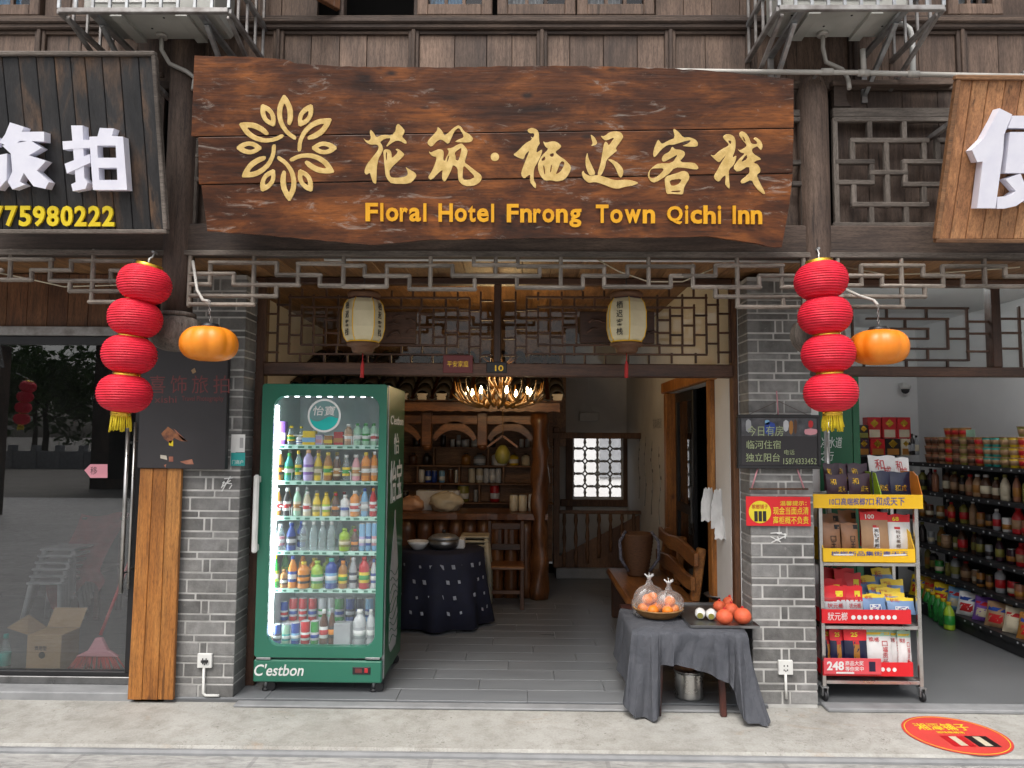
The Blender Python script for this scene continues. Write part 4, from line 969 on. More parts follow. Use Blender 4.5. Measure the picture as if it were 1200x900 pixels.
# handle
hx = fx0-.006; hz0, hz1 = hit(305, 647, FY).z, hit(310, 556, FY).z
G().bb(hx-.016, hx+.018, FY-.052, FY-.022, hz0, hz1).build('handle', 'white_plastic', door, bevel=.01)
for z in (hz0+.03, hz1-.03): G().bb(hx-.008, hx+.016, FY-.03, FY+.004, z-.02, z+.02).build('handle_mount', 'white_plastic', door, bevel=.004)
# base panel with brand lettering and controls
zb_ = fzd-.016
G().bb(fx0-.003, fx1-.002, FY+.002, FY+.05, fz0-.005, zb_).build('base_panel', 'fridge_green', fr, bevel=.008)
text_px("C'estbon", 298, 778, 356, 792, FY+.002, .0015, 'white_print', fr, lift=.0005, bold=.012, shear=.25)
cp = fbox(413, 782, 434, 790.5, FY-.003, .008, 'control_panel', 'black_plastic', fr, .002)
fbox(427, 783.5, 431, 788.5, FY-.006, .004, 'button', 'red_plastic', cp, .001); fbox(416, 783.5, 424, 788.5, FY-.0045, .003, 'display', 'poster_red', cp, 0)
for px in (300, 428): fbox(px, 770.5, px+17, 773, FY-.001, .02, 'hinge', 'galvanised', fr, .001)
for x, y in ((fx0+.06, FY+.06), (fx1-.06, FY+.06), (fx0+.06, FY+FD-.07), (fx1-.06, FY+FD-.07)):
    c_ = G().lathe([(.011, .028), (.011, .07)], (x, y, 0), 10).build('caster', 'galvanised', fr)
    G().lathe([(.026, -.011), (.029, -.008), (.029, .008), (.026, .011)], (x+.035, y, .0335), 16, (0, 1, 0)).build('wheel', 'black_plastic', c_)
    G().lathe([(.022, .0045), (.022, .014), (.01, .03)], (x, y, 0), 14).build('foot', 'black_plastic', c_)
    G().bb(x-.015, x+.05, y-.014, y+.014, .062, .07).build('caster_plate', 'galvanised', c_)
# logo roundel behind the glass
Lc = hit(380, 487, FY+.026); s_ = 1/850*4.63
def disc(r, n=40): return [Lc+Vector((r*math.cos(2*math.pi*i/n), 0, r*math.sin(2*math.pi*i/n))) for i in range(n)]
defm('logo_grey', (.16, .30, .30), None, .4); defm('logo_teal', (.01, .50, .46), None, .35)
lg = G().prism(disc(.107), (0, -.0015, 0)).build('logo_roundel', 'white_print', door)
g = G(); g.prism([p+Vector((0, -.0018, 0)) for p in disc(.094)], (0, -.0008, 0)); g.build('logo_field', 'logo_grey', lg)
wv = [Lc+Vector((.0935*math.cos(R(a)), -.003, .0935*math.sin(R(a)))) for a in range(190, 351, 8)] + [Lc+Vector((.09-.18*i/14, -.003, -.022+.016*math.sin(i/14*6.28))) for i in range(1, 14)]
g = G(); g.prism(wv, (0, -.0008, 0)); g.build('logo_wave', 'logo_teal', lg)
g = G(); a = Lc+Vector((-.072, -.004, .0)); put_text(g, '怡寶', a, a+Vector((.144, 0, 0)), a+Vector((0, 0, .062)), (0, -.001, 0), bold=.018, shear=.1); g.build('lettering', 'white_print', lg, fix=False)
# side graphics
sx = fx1+.0005
def side_text(s, y0, y1, z0, z1, **k):
    g = G(); put_text(g, s, (sx, y0, z0), (sx, y1, z0), (sx, y0, z1), (.0012, 0, 0), **k); return g.build('side_lettering', 'white_print', fr, fix=False)
side_text('怡宝', FY+.16, FY+.62, 1.16, 1.44, bold=.01); side_text('C\'estbon', FY+.14, FY+.64, 1.68, 1.74, bold=.01); side_text('怡', FY+.28, FY+.48, 1.48, 1.62)
bo = [(.33, .96), (.36, .96), (.37, .88), (.45, .70), (.50, .55), (.50, .40), (.46, .34), (.50, .28), (.50, .12), (.44, .06), (.25, .06), (.19, .12), (.19, .28), (.23, .34), (.19, .40), (.19, .55), (.24, .70), (.32, .88)]
g = G(); g.prism([(sx, FY+.05+u*1.0-.02, .12+v*1.02) for u, v in bo], (.0012, 0, 0)); bt2 = g.build('side_bottle_print', 'grey_print', fr)
for i in range(9):
    z = .25+i*.055; G().tube([(sx+.002, FY+.05+.18+.31*j/6, z+.03*math.sin(j/6*5+i)) for j in range(7)], .003, 4).build('print_line', 'fridge_side', bt2)
# LEDs
G().bb(wx0-.004, wx0+.010, FY+.062, FY+.075, wz0+.05, wz1-.06).build('led_strip', 'led', fr)
for i in range(9):
    x = wx0+.05+(wx1-wx0-.1)*i/8; G().bb(x-.014, x+.014, FY+.075, FY+.085, wz1-.004, wz1+.004).build('led_lamp', 'led_dim', fr)
# shelves
SY = [524, 566, 607.5, 648, 692, 757.5]; SZ = []
defm('shelf_strip', (.55, .78, .70), (.40, .66, .56), .4, 20); defm('white_wire', (.80, .82, .82), None, .4)
ix0, ix1 = fx0+th+.003, fx1-th-.003
for k, py in enumerate(SY):
    z = hit(378, py-2.5, FY+.10).z; SZ.append(z)
    if k < 5:
        s = G().bb(ix0, ix1, FY+.10, FY+FD-.06, z-.008, z).build('shelf', 'white_wire', fr)
        G().bb(ix0, ix1, FY+.088, FY+.097, z-.026, z+.001).build('price_strip', 'shelf_strip', s, bevel=.001)
        for i in range(11):
            x = ix0+(ix1-ix0)*(i+.3+.3*random.random())/11; G().bb(x, x+.022+.02*random.random(), FY+.086, FY+.0879, z-.020, z-.008).build('price_tag', 'fridge_green', s)
        if k < 3:
            gp = [ix0+.01, ix0+(.30, .17, .18)[k]*(ix1-ix0), ix0+.46*(ix1-ix0), ix0+.73*(ix1-ix0), ix1-.005]
            for a, b in zip(gp, gp[1:]):
                a += .006; b -= .006; zz = z+.062
                G().tube([(a, FY+.094, z), (a, FY+.094, zz-.01), (a+.008, FY+.094, zz), (b-.008, FY+.094, zz), (b, FY+.094, zz-.01), (b, FY+.094, z)], .0034, 5).build('guard_rail', 'white_wire', s)

BP = [(.80, 0), (.98, .025), (1, .06), (1, .56), (.93, .63), (.62, .78), (.40, .85), (.38, .93)]
SQ = [(.85, 0), (1, .03), (1, .66), (.92, .74), (.55, .82), (.42, .86), (.40, .93)]
CN = [(.80, 0), (1, .05), (1, .91), (.86, .97), (.86, .985), (.80, .985), (.78, .965), (.0001, .965)]
MCACHE = {}
def vessel(style, r, h, body, label, cap, base, lbl, cat, name, group, zr=(.20, .52)):
    t = thing(name, lbl, cat, base, group); base = Vector(base)
    key = (style, round(r, 4), round(h, 4))
    def part(nm, prof, mat, n=14):
        k2 = key+(nm, mat, tuple(zr))
        if k2 in MCACHE: return link(nm, MCACHE[k2], t, base)
        o = G().lathe([(a*r, b*h) for a, b in prof], base, n).build(nm, 'c_'+mat, t, org=base); MCACHE[k2] = o.data; return o
    if style == 'box':
        for nm, m, z0, z1, e in (('carton', body, 0, 1, 0),) + ((('print_panel', label, zr[0], zr[1], .0012),) if label else ()):
            G().bb(base.x-r-e, base.x+r+e, base.y-r*.7-e, base.y+r*.7+e, base.z+h*z0, base.z+h*z1).build(nm, 'c_'+m, t, bevel=0 if e else .003)
        return t
    part('body', {'bottle': BP, 'jug': SQ, 'can': CN}[style], body)
    if label: part('label', [(1.0, zr[0]-.005), (1.025, zr[0]), (1.025, zr[1]), (1.0, zr[1]+.005)], label)
    if label and group == 'drinks in the green fridge':
        zm = (zr[0]+zr[1])/2; part('label_print', [(1.0, zm-.075), (1.04, zm-.07), (1.04, zm+.07), (1.0, zm+.075)], {'white': 'red', 'yellow': 'green', 'cream': 'amber', 'blue': 'white', 'dark': 'orange', 'green': 'white', 'navyp': 'silver', 'silver': 'blue', 'purple': 'white', 'lilac': 'white', 'olive': 'cream', 'red': 'white'}.get(label, 'white'))
    if style == 'can': part('rim', [(.84, .962), (.90, .975), (.90, .992), (.84, .996)], cap or 'silver')
    else: part('cap', [(.36, .885), (.47, .89), (.47, .985), (.42, 1.0), (.0001, 1.0)], cap or 'white')
    return t
ROWS = [
 (0, .20, 522, [(329,494,13,'box','purple','lilac','',''),(341,499,10,'bottle','clear','yellow','yellow',''),(351,510,9,'jug','white','blue','white',''),(363,505,15,'box','yellow','lightblue','',''),(374.5,509,9,'box','lilac','pinkish','',''),(385,510,10,'box','amber','yellow','',''),(397,506,11,'box','red','amber','',''),(408,497,10,'jug','tan','peach','white',''),(418.5,496,9.5,'jug','mint','clear','green',''),(428.5,496,9.5,'jug','mint','green','green',''),(438,496,8,'jug','mint','white','green','')]),
 (1, .20, 563, [(327,528,11,'bottle','amber','dark','white',''),(338.5,531,10.5,'bottle','teal','green','green',''),(349,528,8,'bottle','clear','yellow','yellow',''),(361,527,12,'jug','lilac','purple','peach',''),(372.5,531,10,'bottle','yellow','olive','yellow',''),(384,530,11,'bottle','amber','yellow','yellow',''),(394.5,535,9,'bottle','brown','cream','silver',''),(405.5,533,10,'bottle','clear','yellow','white',''),(417,533,10.5,'bottle','pinkish','cream','white',''),(428.5,530,11,'jug','orange','amber','yellow',''),(438.5,529,8,'jug','orange','peach','white','')]),
 (2, .20, 605, [(325,572,9.5,'bottle','amber','white','white',''),(336,572,9.5,'bottle','dark','white','white',''),(348,572,9.5,'bottle','mint','cream','white',''),(359.5,576,10,'bottle','cream','white','white',''),(371,578,10.5,'bottle','yellow','olive','yellow',''),(382,578,10.5,'bottle','yellow','lime','yellow',''),(393,578,9.5,'bottle','brown','dark','red',''),(404,580,11,'jug','white','silver','white',''),(415.5,575,12,'jug','orange','white','white',''),(427,572,9,'bottle','lightblue','grey','blue',''),(437,572,9,'bottle','red','white','orange','')]),
 (3, .20, 645, [(328,614,11,'bottle','clear','pinkish','white',''),(341,613,11,'bottle','blue','navyp','blue',''),(356,611,10,'bottle','clear','','white',''),(367,611,10,'bottle','clear','','white',''),(377.5,611,10,'bottle','clear','','white',''),(388,611,10,'bottle','clear','','white',''),(403.5,619,13.5,'jug','lime','olive','lime',''),(415.5,620,9,'bottle','brown','dark','red',''),(424,613,7.5,'can','lightblue','lilac','silver',''),(431.5,612,7,'can','lightblue','blue','silver',''),(438.5,612,6.5,'can','lightblue','pinkish','silver','')]),
 (4, .20, 689, [(321.5,650,10.5,'bottle','green','lime','yellow',''),(332.5,667,9,'jug','amber','brown','amber',''),(342.5,651,11,'bottle','orange','blue','blue',''),(355.5,658,15,'jug','orange','dark','yellow',''),(371.5,657,15,'jug','lime','green','lime',''),(388,654,15,'jug','blue','lightblue','teal',''),(401.5,657,11,'jug','amber','yellow','orange',''),(413.5,653,10,'bottle','grey','navyp','silver',''),(426.5,652,13,'jug','red','yellow','red',''),(437.5,655,7,'bottle','silver','blue','blue','')]),
 (5, .19, 754.5, [(316.5,720,8,'bottle','pinkish','cream','silver',''),(324.5,731,9.5,'can','blue','navyp','silver',''),(335,731,10,'can','mint','teal','silver',''),(346,729,10.5,'can','blue','lightblue','silver',''),(357.5,727,11,'can','red','white','silver',''),(368.5,727,10,'can','green','silver','silver',''),(379,714,10.5,'bottle','brown','white','white',''),(388.5,713,8.5,'bottle','brown','dark','grey',''),(402,729,20,'box','grey','','',''),(421,714,15,'jug','silver','grey','white',''),(434,714,9,'jug','silver','grey','white','')]),
 (6, .44, 727, [(323,704,9,'can','blue','red','silver',''),(333,704,9,'can','blue','white','silver',''),(343.5,700,10,'can','red','silver','silver',''),(354.5,700,10,'can','red','white','silver',''),(366,700,10,'can','red','silver','silver',''),(377.5,700,10,'can','silver','green','silver',''),(388,700,9,'can','silver','mint','silver',''),(397.5,700,11,'can','green','silver','silver',''),(410,700,11,'can','blue','navyp','silver',''),(421.5,700,9.5,'can','navyp','blue','silver',''),(432.5,700,10,'can','lightblue','blue','silver','')])]
SHN = ['top', 'second', 'third', 'fourth', 'fifth', 'bottom', 'raised rear row at the bottom']
CW = dict(clear='clear', peach='peach', mint='pale green', navyp='navy', plum='plum', pinkish='pinkish', lilac='lilac', lightblue='light blue', olive='olive', cream='cream', tan='tan', kraft='brown')
G().bb(ix0+.02, ix1-.02, FY+.26, FY+FD-.07, SZ[5]+.002, hit(370, 727, .44).z-.001).build('rear_riser', 'white_wire', fr, bevel=.003)
for k, Y, pyb, items in ROWS:
    zb2 = SZ[k]+.0006 if k < 6 else hit(370, 727, .44).z
    for i, (px, pt, wpx, st, bd, lb, cp_, _) in enumerate(items):
        p = hit(px, pyb, Y); d = (p-CAM).dot(FW)/FPX; hgt = hit(px, pt, Y).z-zb2; r = wpx/2*d*.97
        kind = {'bottle': 'bottle', 'jug': 'bottle', 'can': 'can', 'box': 'carton'}[st]
        where = f'{SHN[k]} shelf of the fridge' if k < 6 else 'raised rear row at the fridge bottom'
        vessel(st, r, hgt, bd, lb, cp_, (p.x, Y, zb2), f"{CW.get(bd, bd)} drink {kind}, {ordw(i)} from left on the {where}", kind, 'drink_'+kind, 'drinks in the green fridge')
        if k < 5 and st in ('bottle', 'jug'):     # the row behind shows between the front ones
            vessel(st, r*.97, hgt*.99, bd, lb, cp_, (p.x+r*.7, Y+.15, zb2), f"{CW.get(bd, bd)} bottle behind the {ordw(i)} drink on the fridge's {SHN[k]} shelf", 'bottle', 'drink_bottle', 'drinks in the green fridge')
# ================================================================== INN INTERIOR
XRW, XLW, YB, ZC = 1.38, -2.35, 5.0, 2.86
# back wall with window opening
wx0_, wx1_ = hit(671, 550, YB).x, hit(730, 550, YB).x; wz0_, wz1_ = hit(700, 585, YB).z, hit(700, 511, YB).z
g = G(); g.bb(XLW, wx0_, YB, YB+.1, 0, ZC).bb(wx1_, XRW+.2, YB, YB+.1, 0, ZC).bb(wx0_, wx1_, YB, YB+.1, 0, wz0_).bb(wx0_, wx1_, YB, YB+.1, wz1_, ZC)
g.build('wall', 'plaster', kind='structure')
# right wall with a door opening
dy0, dy1, dz1 = .72, 2.30, 2.02
g = G(); g.bb(XRW, XRW+.1, dy1, YB, 0, ZC).bb(XRW, XRW+.1, .31, dy0, 0, ZC).bb(XRW, XRW+.1, dy0, dy1, dz1, ZC)
g.build('wall', 'plaster', kind='structure')
G().bb(XLW-.1, XLW, .34, YB, 0, ZC).build('wall', 'plaster', kind='structure')
G().bb(xj1+.036, hit(869, 600, .25).x+.06, .225, .305, 0.002, ZC-.3).build('wall', 'plaster_white', kind='structure')
ce = G().bb(XLW-.1, XRW+.3, .335, YB+.1, ZC+.03, ZC+.1).build('ceiling', 'old_wood_x', kind='structure')
for i in range(26):
    x = XLW+(XRW-XLW)*i/26; G().bb(x+.001, x+(XRW-XLW)/26-.001, .335, YB, ZC, ZC+.028).build('ceiling_board', 'ceiling_wood', ce, bevel=.002)
wp = G().bb(XLW, .52, 3.95, 3.98, 1.5, ZC-.001).build('wall', 'ceiling_wood', kind='structure')
# dark room behind the side door
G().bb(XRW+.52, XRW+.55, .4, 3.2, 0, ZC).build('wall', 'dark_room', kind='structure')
G().bb(XRW+.101, XRW+.519, .30, .33, 0.002, ZC).build('wall', 'dark_room', kind='structure'); G().bb(XRW+.101, XRW+.55, .331, 3.2, ZC+.001, ZC+.029).build('ceiling', 'dark_room', kind='structure'); G().bb(XRW+.101, XRW+.519, 3.17, 3.2, 0.002, ZC).build('wall', 'dark_room', kind='structure')  # front closure and ceiling added to keep stray daylight out of this gap
t = thing('side_door', 'timber door frame with a black glazed sliding door in the right wall', 'door', (XRW, (dy0+dy1)/2, .004))
for y in (dy0, dy1): G().bb(XRW-.035, XRW+.11, y-.05, y+.05, .006, dz1).build('jamb', 'orange_plank', t, bevel=.005)
G().bb(XRW-.05, XRW+.12, dy0-.12, dy1+.10, dz1+.001, dz1+.10).build('head', 'orange_plank', t, bevel=.006)
for y0, y1 in ((dy1-.75, dy1-.06), ):
    g = G(); g.bb(XRW+.05, XRW+.085, y0, y0+.06, .01, dz1-.01).bb(XRW+.05, XRW+.085, y1-.06, y1, .01, dz1-.01).bb(XRW+.05, XRW+.085, y0+.06, y1-.06, .01, .12).bb(XRW+.05, XRW+.085, y0+.06, y1-.06, dz1-.09, dz1-.01).bb(XRW+.05, XRW+.085, y0+.06, y1-.06, .95, 1.03)
    lf = g.build('sliding_leaf', 'black_metal', t, bevel=.003)
    G().bb(XRW+.065, XRW+.07, y0+.06, y1-.06, .12, dz1-.09).build('pane', 'pane', lf)
    G().bb(XRW+.03, XRW+.05, y0+.015, y0+.04, .9, 1.2).build('handle', 'steel_dark', lf, bevel=.004)
g = G(); g.bb(XRW+.05, XRW+.085, dy0+.30, dy0+.36, .01, dz1-.01); g.build('sliding_leaf_edge', 'black_metal', t)
for i, (z, m, n_) in enumerate(((.008, 'c_white', 'white'), (.17, 'c_pinkish', 'pink'), (.31, 'c_mint', 'pale green'), (.45, 'cardboard', 'brown'))):
    G().bb(XRW+.16, XRW+.42, dy0+.10, dy0+.38, z, z+.135).build('stacked_box', m, label=f'{n_} box in the stack inside the side door', cat='box', group='boxes inside the side door', bevel=.004)
# ink painting on the right wall
pa = thing('wall_painting', 'faint ink painting of branches and writing on the plaster wall', 'painting', (XRW-.003, 3.4, 1.2)); 
for j in range(4):
    y = 2.75+j*.42; pts = [Vector((XRW-.003, y+.05*math.sin(k*1.3+j), .75+.11*k+.05*j)) for k in range(8)]
    G().tube(pts, [.006-.0006*k for k in range(8)], 5).build('ink_branch', 'grey_print', pa)
    for k in range(5): 
        q = pts[2+k]; G().lathe([(.02, 0), (.02, .002)], q+Vector((0, .03*random.uniform(-1, 1), .02)), 7, (1, 0, 0)).build('ink_blossom', 'ink', pa)
g = G(); put_text(g, '花筑栖迟', (XRW-.003, 3.1, 1.70), (XRW-.003, 2.62, 1.70), (XRW-.003, 3.1, 1.80), (-.001, 0, 0)); g.build('lettering', 'grey_print', pa, fix=False)
# back window: white ring lattice
t = thing('lattice_window', 'white ring-pattern lattice window in the back wall', 'window', ((wx0_+wx1_)/2, YB, wz0_)); cx = (wx0_+wx1_)/2; W_, H_ = wx1_-wx0_, wz1_-wz0_
for a in ((wx0_-.09, wx0_-.001, YB-.05, YB-.001, wz0_-.14, wz1_+.02), (wx0_-.16, wx1_+.10, YB-.06, YB-.002, wz0_-.09, wz0_-.001), (wx1_+.001, wx1_+.06, YB-.05, YB-.001, wz0_-.02, wz1_+.02)): G().bb(*a).build('frame', 'stair_wood', t, bevel=.005)
for i in range(3):
    x = wx0_+W_*(i/2)*.98+.006; G().bb(x-.014, x+.014, YB+.02, YB+.05, wz0_, wz1_).build('muntin', 'white_print', t)
G().bb(wx0_, wx1_, YB+.021, YB+.049, wz0_, wz0_+.03).build('muntin', 'white_print', t)
nx, nz = 4, 5
for i in range(nx):
    for k in range(nz):
        c = Vector((wx0_+W_*(i+.5)/nx, YB+.035, wz0_+H_*(k+.5)/nz)); r = W_/nx*.56
        G().tube([c+Vector((r*math.cos(a), 0, r*math.sin(a))) for a in [2*math.pi*j/14 for j in range(15)]], .011, 5, False).build('lattice_ring', 'white_print', t)
        G().lathe([(.022, -.01), (.022, .01)], c+Vector((W_/nx*.5, 0, 0)), 8, (0, 1, 0)).build('lattice_boss', 'white_print', t)
# white courtyard house seen through it
t = thing('courtyard_house', 'pale rendered house seen through the ring lattice window', 'house', (2.2, 16, -.1)); G().bb(-3, 8, 16, 19, -.12, 3.2).build('wall', 'plaster_white', t)
for x in (-1.5, .5, 2.2, 3.8): G().bb(x, x+.8, 15.95, 15.999, .5, 1.9).build('window', 'c_grey', t)
g = G(); g.add([(-3.4, 15.5, 3.2), (8.4, 15.5, 3.2), (8.4, 17.5, 4.6), (-3.4, 17.5, 4.6), (-3.4, 19.5, 3.2), (8.4, 19.5, 3.2)], [(0, 1, 2, 3), (3, 2, 5, 4)]); g.build('roof', 'roof_tile', t)
# stairs: step, screen posts, balustrade
YST = 3.9
st = thing('staircase', 'brown wooden stair with balustrade at the back of the inn', 'stairs', (hit(690, 670, YST).x, YST, 0))
G().bb(hit(652, 670, YST-.1).x, XRW-.002, YST-.05, YB-.06, .0045, .12).build('landing', 'stone_grey', st, bevel=.006)
xp = hit(652, 600, YST).x
G().bb(xp-.035, xp+.035, YST-.03, YST+.04, .121, hit(652, 501, YST).z).build('newel_post', 'stair_wood', st, bevel=.006)
G().bb(hit(640, 510, YST).x, XRW-.003, YST-.045, YST+.02, hit(690, 514, YST).z, hit(690, 507, YST).z).build('screen_rail', 'stair_wood', st, bevel=.005)
xe = XRW-.004; zh = hit(690, 600, YST).z
G().bb(xp+.036, xe, YST-.03, YST+.03, zh-.02, zh+.02).build('handrail', 'stair_wood', st, bevel=.006)
sl0, sl1 = hit(655, 652, YST).z, hit(726, 603, YST).z; 
g = G(); g.prism([(xp+.036, YST+.03, .122), (xe-.01, YST+.03, .122), (xe-.01, YST+.03, sl1), (xp+.036, YST+.03, sl0)], (0, -.02, 0)); g.build('stringer', 'stair_wood', st)
for i in range(7):
    x = xp+.09+(xe-xp-.12)*i/6.4; zb_0 = .125+0*(i); g = G(); z0 = max(.13, sl0+(sl1-sl0)*(x-xp)/(xe-xp)-.25); h = zh-.021-z0
    g.lathe([(.018, 0), (.018, h*.12), (.026, h*.2), (.014, h*.34), (.024, h*.55), (.014, h*.75), (.024, h*.86), (.018, h)], (x, YST-.012, z0), 10).build('baluster', 'stair_wood', st)
# emergency light
p = hit(690, 488, YB); t = thing('emergency_light', 'white twin-head emergency light above the back window', 'emergency light', p)
G().bb(p.x-.13, p.x+.13, YB-.07, YB-.002, p.z-.06, p.z+.05).build('case', 'white_plastic', t, bevel=.01)
for s in (-1, 1): G().lathe([(.03, 0), (.055, -.03), (.055, -.05)], (p.x+s*.085, YB-.03, p.z+.11), 14, (0, 1, 0)).build('lamp_head', 'white_plastic', t)
G().bb(p.x-.006, p.x+.006, YB-.012, YB-.002, p.z+.06, ZC-.004).build('conduit', 'white_plastic', t)
# ------------------------------------------------ bar with its tiled roof
bx0, bx1 = XLW+.004, hit(638, 690, 2.83).x; yb0 = 2.83; zct = .84
bar = thing('bar_counter', 'rustic log-fronted bar counter with shelves under a little tiled roof', 'bar', ((bx0+bx1)/2, 3.2, 0))
x = bx0; 
while x < bx1-.05:
    w_ = random.uniform(.12, .20); w_ = min(w_, bx1-x); r = w_/2
    g = G(); g.lathe([(r*random.uniform(.9, 1.05), z) for z in (.006, .12, .3, .5, .65, zct-.06)], (x+r, yb0+.05, 0), 12, mod=lambda a, h: 1+.06*math.sin(3*a+h*9)); g.build('log', 'bar_wood', bar); x += w_
g = G(); n = 26
pts = [(bx0, yb0+.5)]+[(bx0+(bx1+.03-bx0)*i/n, yb0-.07+random.uniform(-.02, .02)) for i in range(n+1)]+[(bx1+.03, yb0+.5)]
g.prism([(a, b, zct-.06) for a, b in pts], (0, 0, .06)); g.build('counter_top', 'bar_wood_x', bar, bevel=.008)
ze = hit(600, 483, 2.72).z; ze1 = hit(600, 472, 2.72).z
xe1 = hit(656, 478, 2.72).x
# scalloped eave board
pts = [(bx0, ze1), (xe1, ze1), (xe1, ze+.01)]; m = 40
pts += [(xe1-(xe1-bx0)*i/m, ze+.012*(i % 2)) for i in range(m+1)]
g = G(); g.prism([(a, 2.72, b) for a, b in pts], (0, -.035, 0)); g.build('eave_board', 'bar_wood_x', bar)
for px, rr, y in ((633, .085, 2.70), ):
    x = hit(px, 600, y).x; g = G()
    g.lathe([*[(rr*(1+.10*math.sin(k*1.7)+.06*math.sin(k*3.1)), .006+(ze-.016)*k/24) for k in range(25)]], (x, y+.12, 0), 16, mod=lambda a, h: 1+.10*math.sin(2*a+h*7)+.07*math.sin(3*a-h*13)+.04*math.sin(7*a+h*23)); g.build('tree_trunk_post', 'bar_wood', bar)
for px in (500, 565, 436):
    x = hit(px, 540, 2.9).x; za = hit(px, 522, 2.9).z
    G().bb(x-.05, x+.05, 2.84, 2.94, za, ze).build('hanging_post', 'bar_wood_x', bar, bevel=.006)
    G().lathe([(.03, -.05), (.055, -.02), (.055, 0)], (x, 2.89, za), 12).build('post_finial', 'bar_wood', bar)
for a, b in ((440, 494), (507, 559), (571, 625)):
    x0, x1 = hit(a, 500, 2.89).x, hit(b, 500, 2.89).x; cz = hit(500, 513, 2.89).z; w_ = x1-x0; hh = .17
    up = [(x0+w_*i/12, cz+hh*math.sin(math.pi*i/12)**.7) for i in range(13)]; lo2 = [(x0+.035+(w_-.07)*i/12, cz-.03+(hh-.06)*math.sin(math.pi*i/12)**.7) for i in range(13)]
    g = G(); g.prism([(u, 2.92, v) for u, v in up+lo2[::-1]], (0, -.06, 0)); g.build('arch', 'bar_wood_x', bar)
G().bb(bx0, xe1-.12, 2.86, 2.92, ze-.12, ze-.03).build('beam', 'bar_wood_x', bar, bevel=.005)
# roof tiles
zr_, sp = ze1+.03, .19; nt_ = int((xe1-bx0)/sp)
G().add([(bx0, 2.66, zr_-.02), (xe1+.02, 2.66, zr_-.02), (xe1+.02, 3.75, zr_+.50), (bx0, 3.75, zr_+.50), (bx0, 2.66, zr_-.005), (xe1+.02, 2.66, zr_-.005), (xe1+.02, 3.75, zr_+.515), (bx0, 3.75, zr_+.515)], [(0, 1, 2, 3), (4, 5, 6, 7), (0, 1, 5, 4), (2, 3, 7, 6), (1, 2, 6, 5), (0, 3, 7, 4)]).build('roof_deck', 'bar_wood_x', bar)
tmd = None
for i in range(nt_+1):
    x = xe1-.03-i*sp
    for k in range(6):
        y0 = 2.60+k*.19; z0 = zr_-.02+k*.09
        if tmd is None:
            g = G(); vs = []
            for yy, zz, rr in ((0, .035, .078), (.22, .115, .072)):
                for th in (0, .012):
                    for j in range(9): vs.append(Vector(((rr-th)*math.cos(math.pi*j/8), yy, zz+(rr-th)*math.sin(math.pi*j/8))))
            F = []
            for j in range(8): F += [(j, j+1, 18+j+1, 18+j), (9+j, 27+j, 27+j+1, 9+j+1), (j, 9+j, 9+j+1, j+1), (18+j, 18+j+1, 27+j+1, 27+j)]
            g.add(vs, F, True); o = g.build('roof_tile', 'roof_tile', bar, org=(0, 0, 0)); tmd = o.data
        else: o = link('roof_tile', tmd, bar, (0, 0, 0))
        o.location = Vector((x, y0, z0))-WLD[bar]
    g = G(); c = Vector((x, 2.605, zr_+.012)); g.prism([c+Vector((a, 0, b)) for a, b in ((-.055, .04), (.055, .04), (.04, -.022), (-.04, -.022))], (0, -.012, 0)); g.build('tile_end', 'tile_cap', bar)
    g = G(); c = Vector((x-sp/2, 2.60, zr_)); g.tube([c+Vector((-.05, 0, .03)), c+Vector((-.03, 0, -.002)), c+Vector((0, 0, -.014)), c+Vector((.03, 0, -.002)), c+Vector((.05, 0, .03))], .012, 6); g.build('drip_tile', 'roof_tile', bar)
# back shelves
ys = 3.62
bk = G().bb(bx0, bx1+.12, ys+.2, ys+.23, .2, 2.1).build('shelf_back', 'shelf_wood', bar)
SH = [(hit(550, py, ys).z) for py in (524, 545.5, 566.5, 589)]
for z in SH: G().bb(bx0, bx1+.12, ys, ys+.199, z-.016, z).build('shelf', 'shelf_wood', bar, bevel=.002)
for px, k in ((508, 1), (572, 1), (489, 2), (538, 2), (590, 2), (562, 3), (516, 3), (470, 3)):
    x = hit(px, 550, ys).x; G().bb(x-.008, x+.008, ys+.003, ys+.197, SH[k]+.001, SH[k-1]-.017).build('divider', 'shelf_wood', bar)
items = [(0, 'can', [(519,14,6,'dark'),(530,9,5,'white'),(537,14,5,'grey'),(545,9,9,'silver'),(556,9,8,'silver'),(576,13,10,'dark'),(611,10,5,'white'),(618,10,5,'grey'),(488,9,8,'dark')]),
         (1, 'jug', [(484,14,10,'brown'),(500,14,9,'dark'),(546,14,11,'amber'),(562,14,14,'grey'),(585,16,18,'white'),(602,14,11,'yellow'),(616,14,10,'cream')]),
         (2, 'can', [(494,15,7,'white'),(502,14,6.5,'blue'),(509,14,6.5,'blue'),(518,14,7,'lightblue'),(528,16,6,'brown'),(535,15,4,'white'),(553,17,8,'cream'),(562,17,8,'cream'),(570,17,7,'silver'),(577,17,7,'silver'),(584,17,7,'silver')]),
         (3, 'can', [(475,12,9,'dark'),(543,19,14,'olive'),(558,14,5,'grey'),(580,20,11,'red')])]
RN = ['top', 'second', 'third', 'lowest']
for k, st_, lst in items:
    for i, (px, h, w_, cl) in enumerate(sorted(lst)):
        p = hit(px, 550, ys+.10); d = (p-CAM).dot(FW)/FPX
        vessel(st_, w_/2*d, h*d, cl, '' if cl in ('dark', 'amber') else 'white' if i % 2 else '', 'dark' if st_ == 'jug' else 'silver', (p.x, ys+.10, SH[k]+.0006),
               f"{CW.get(cl, cl)} {'jar' if st_ == 'jug' else 'tin'}, {ordw(i)} from left on the bar's {RN[k]} back shelf", 'jar' if st_ == 'jug' else 'tin', 'bar_jar' if st_ == 'jug' else 'bar_tin', 'things on the bar shelves')
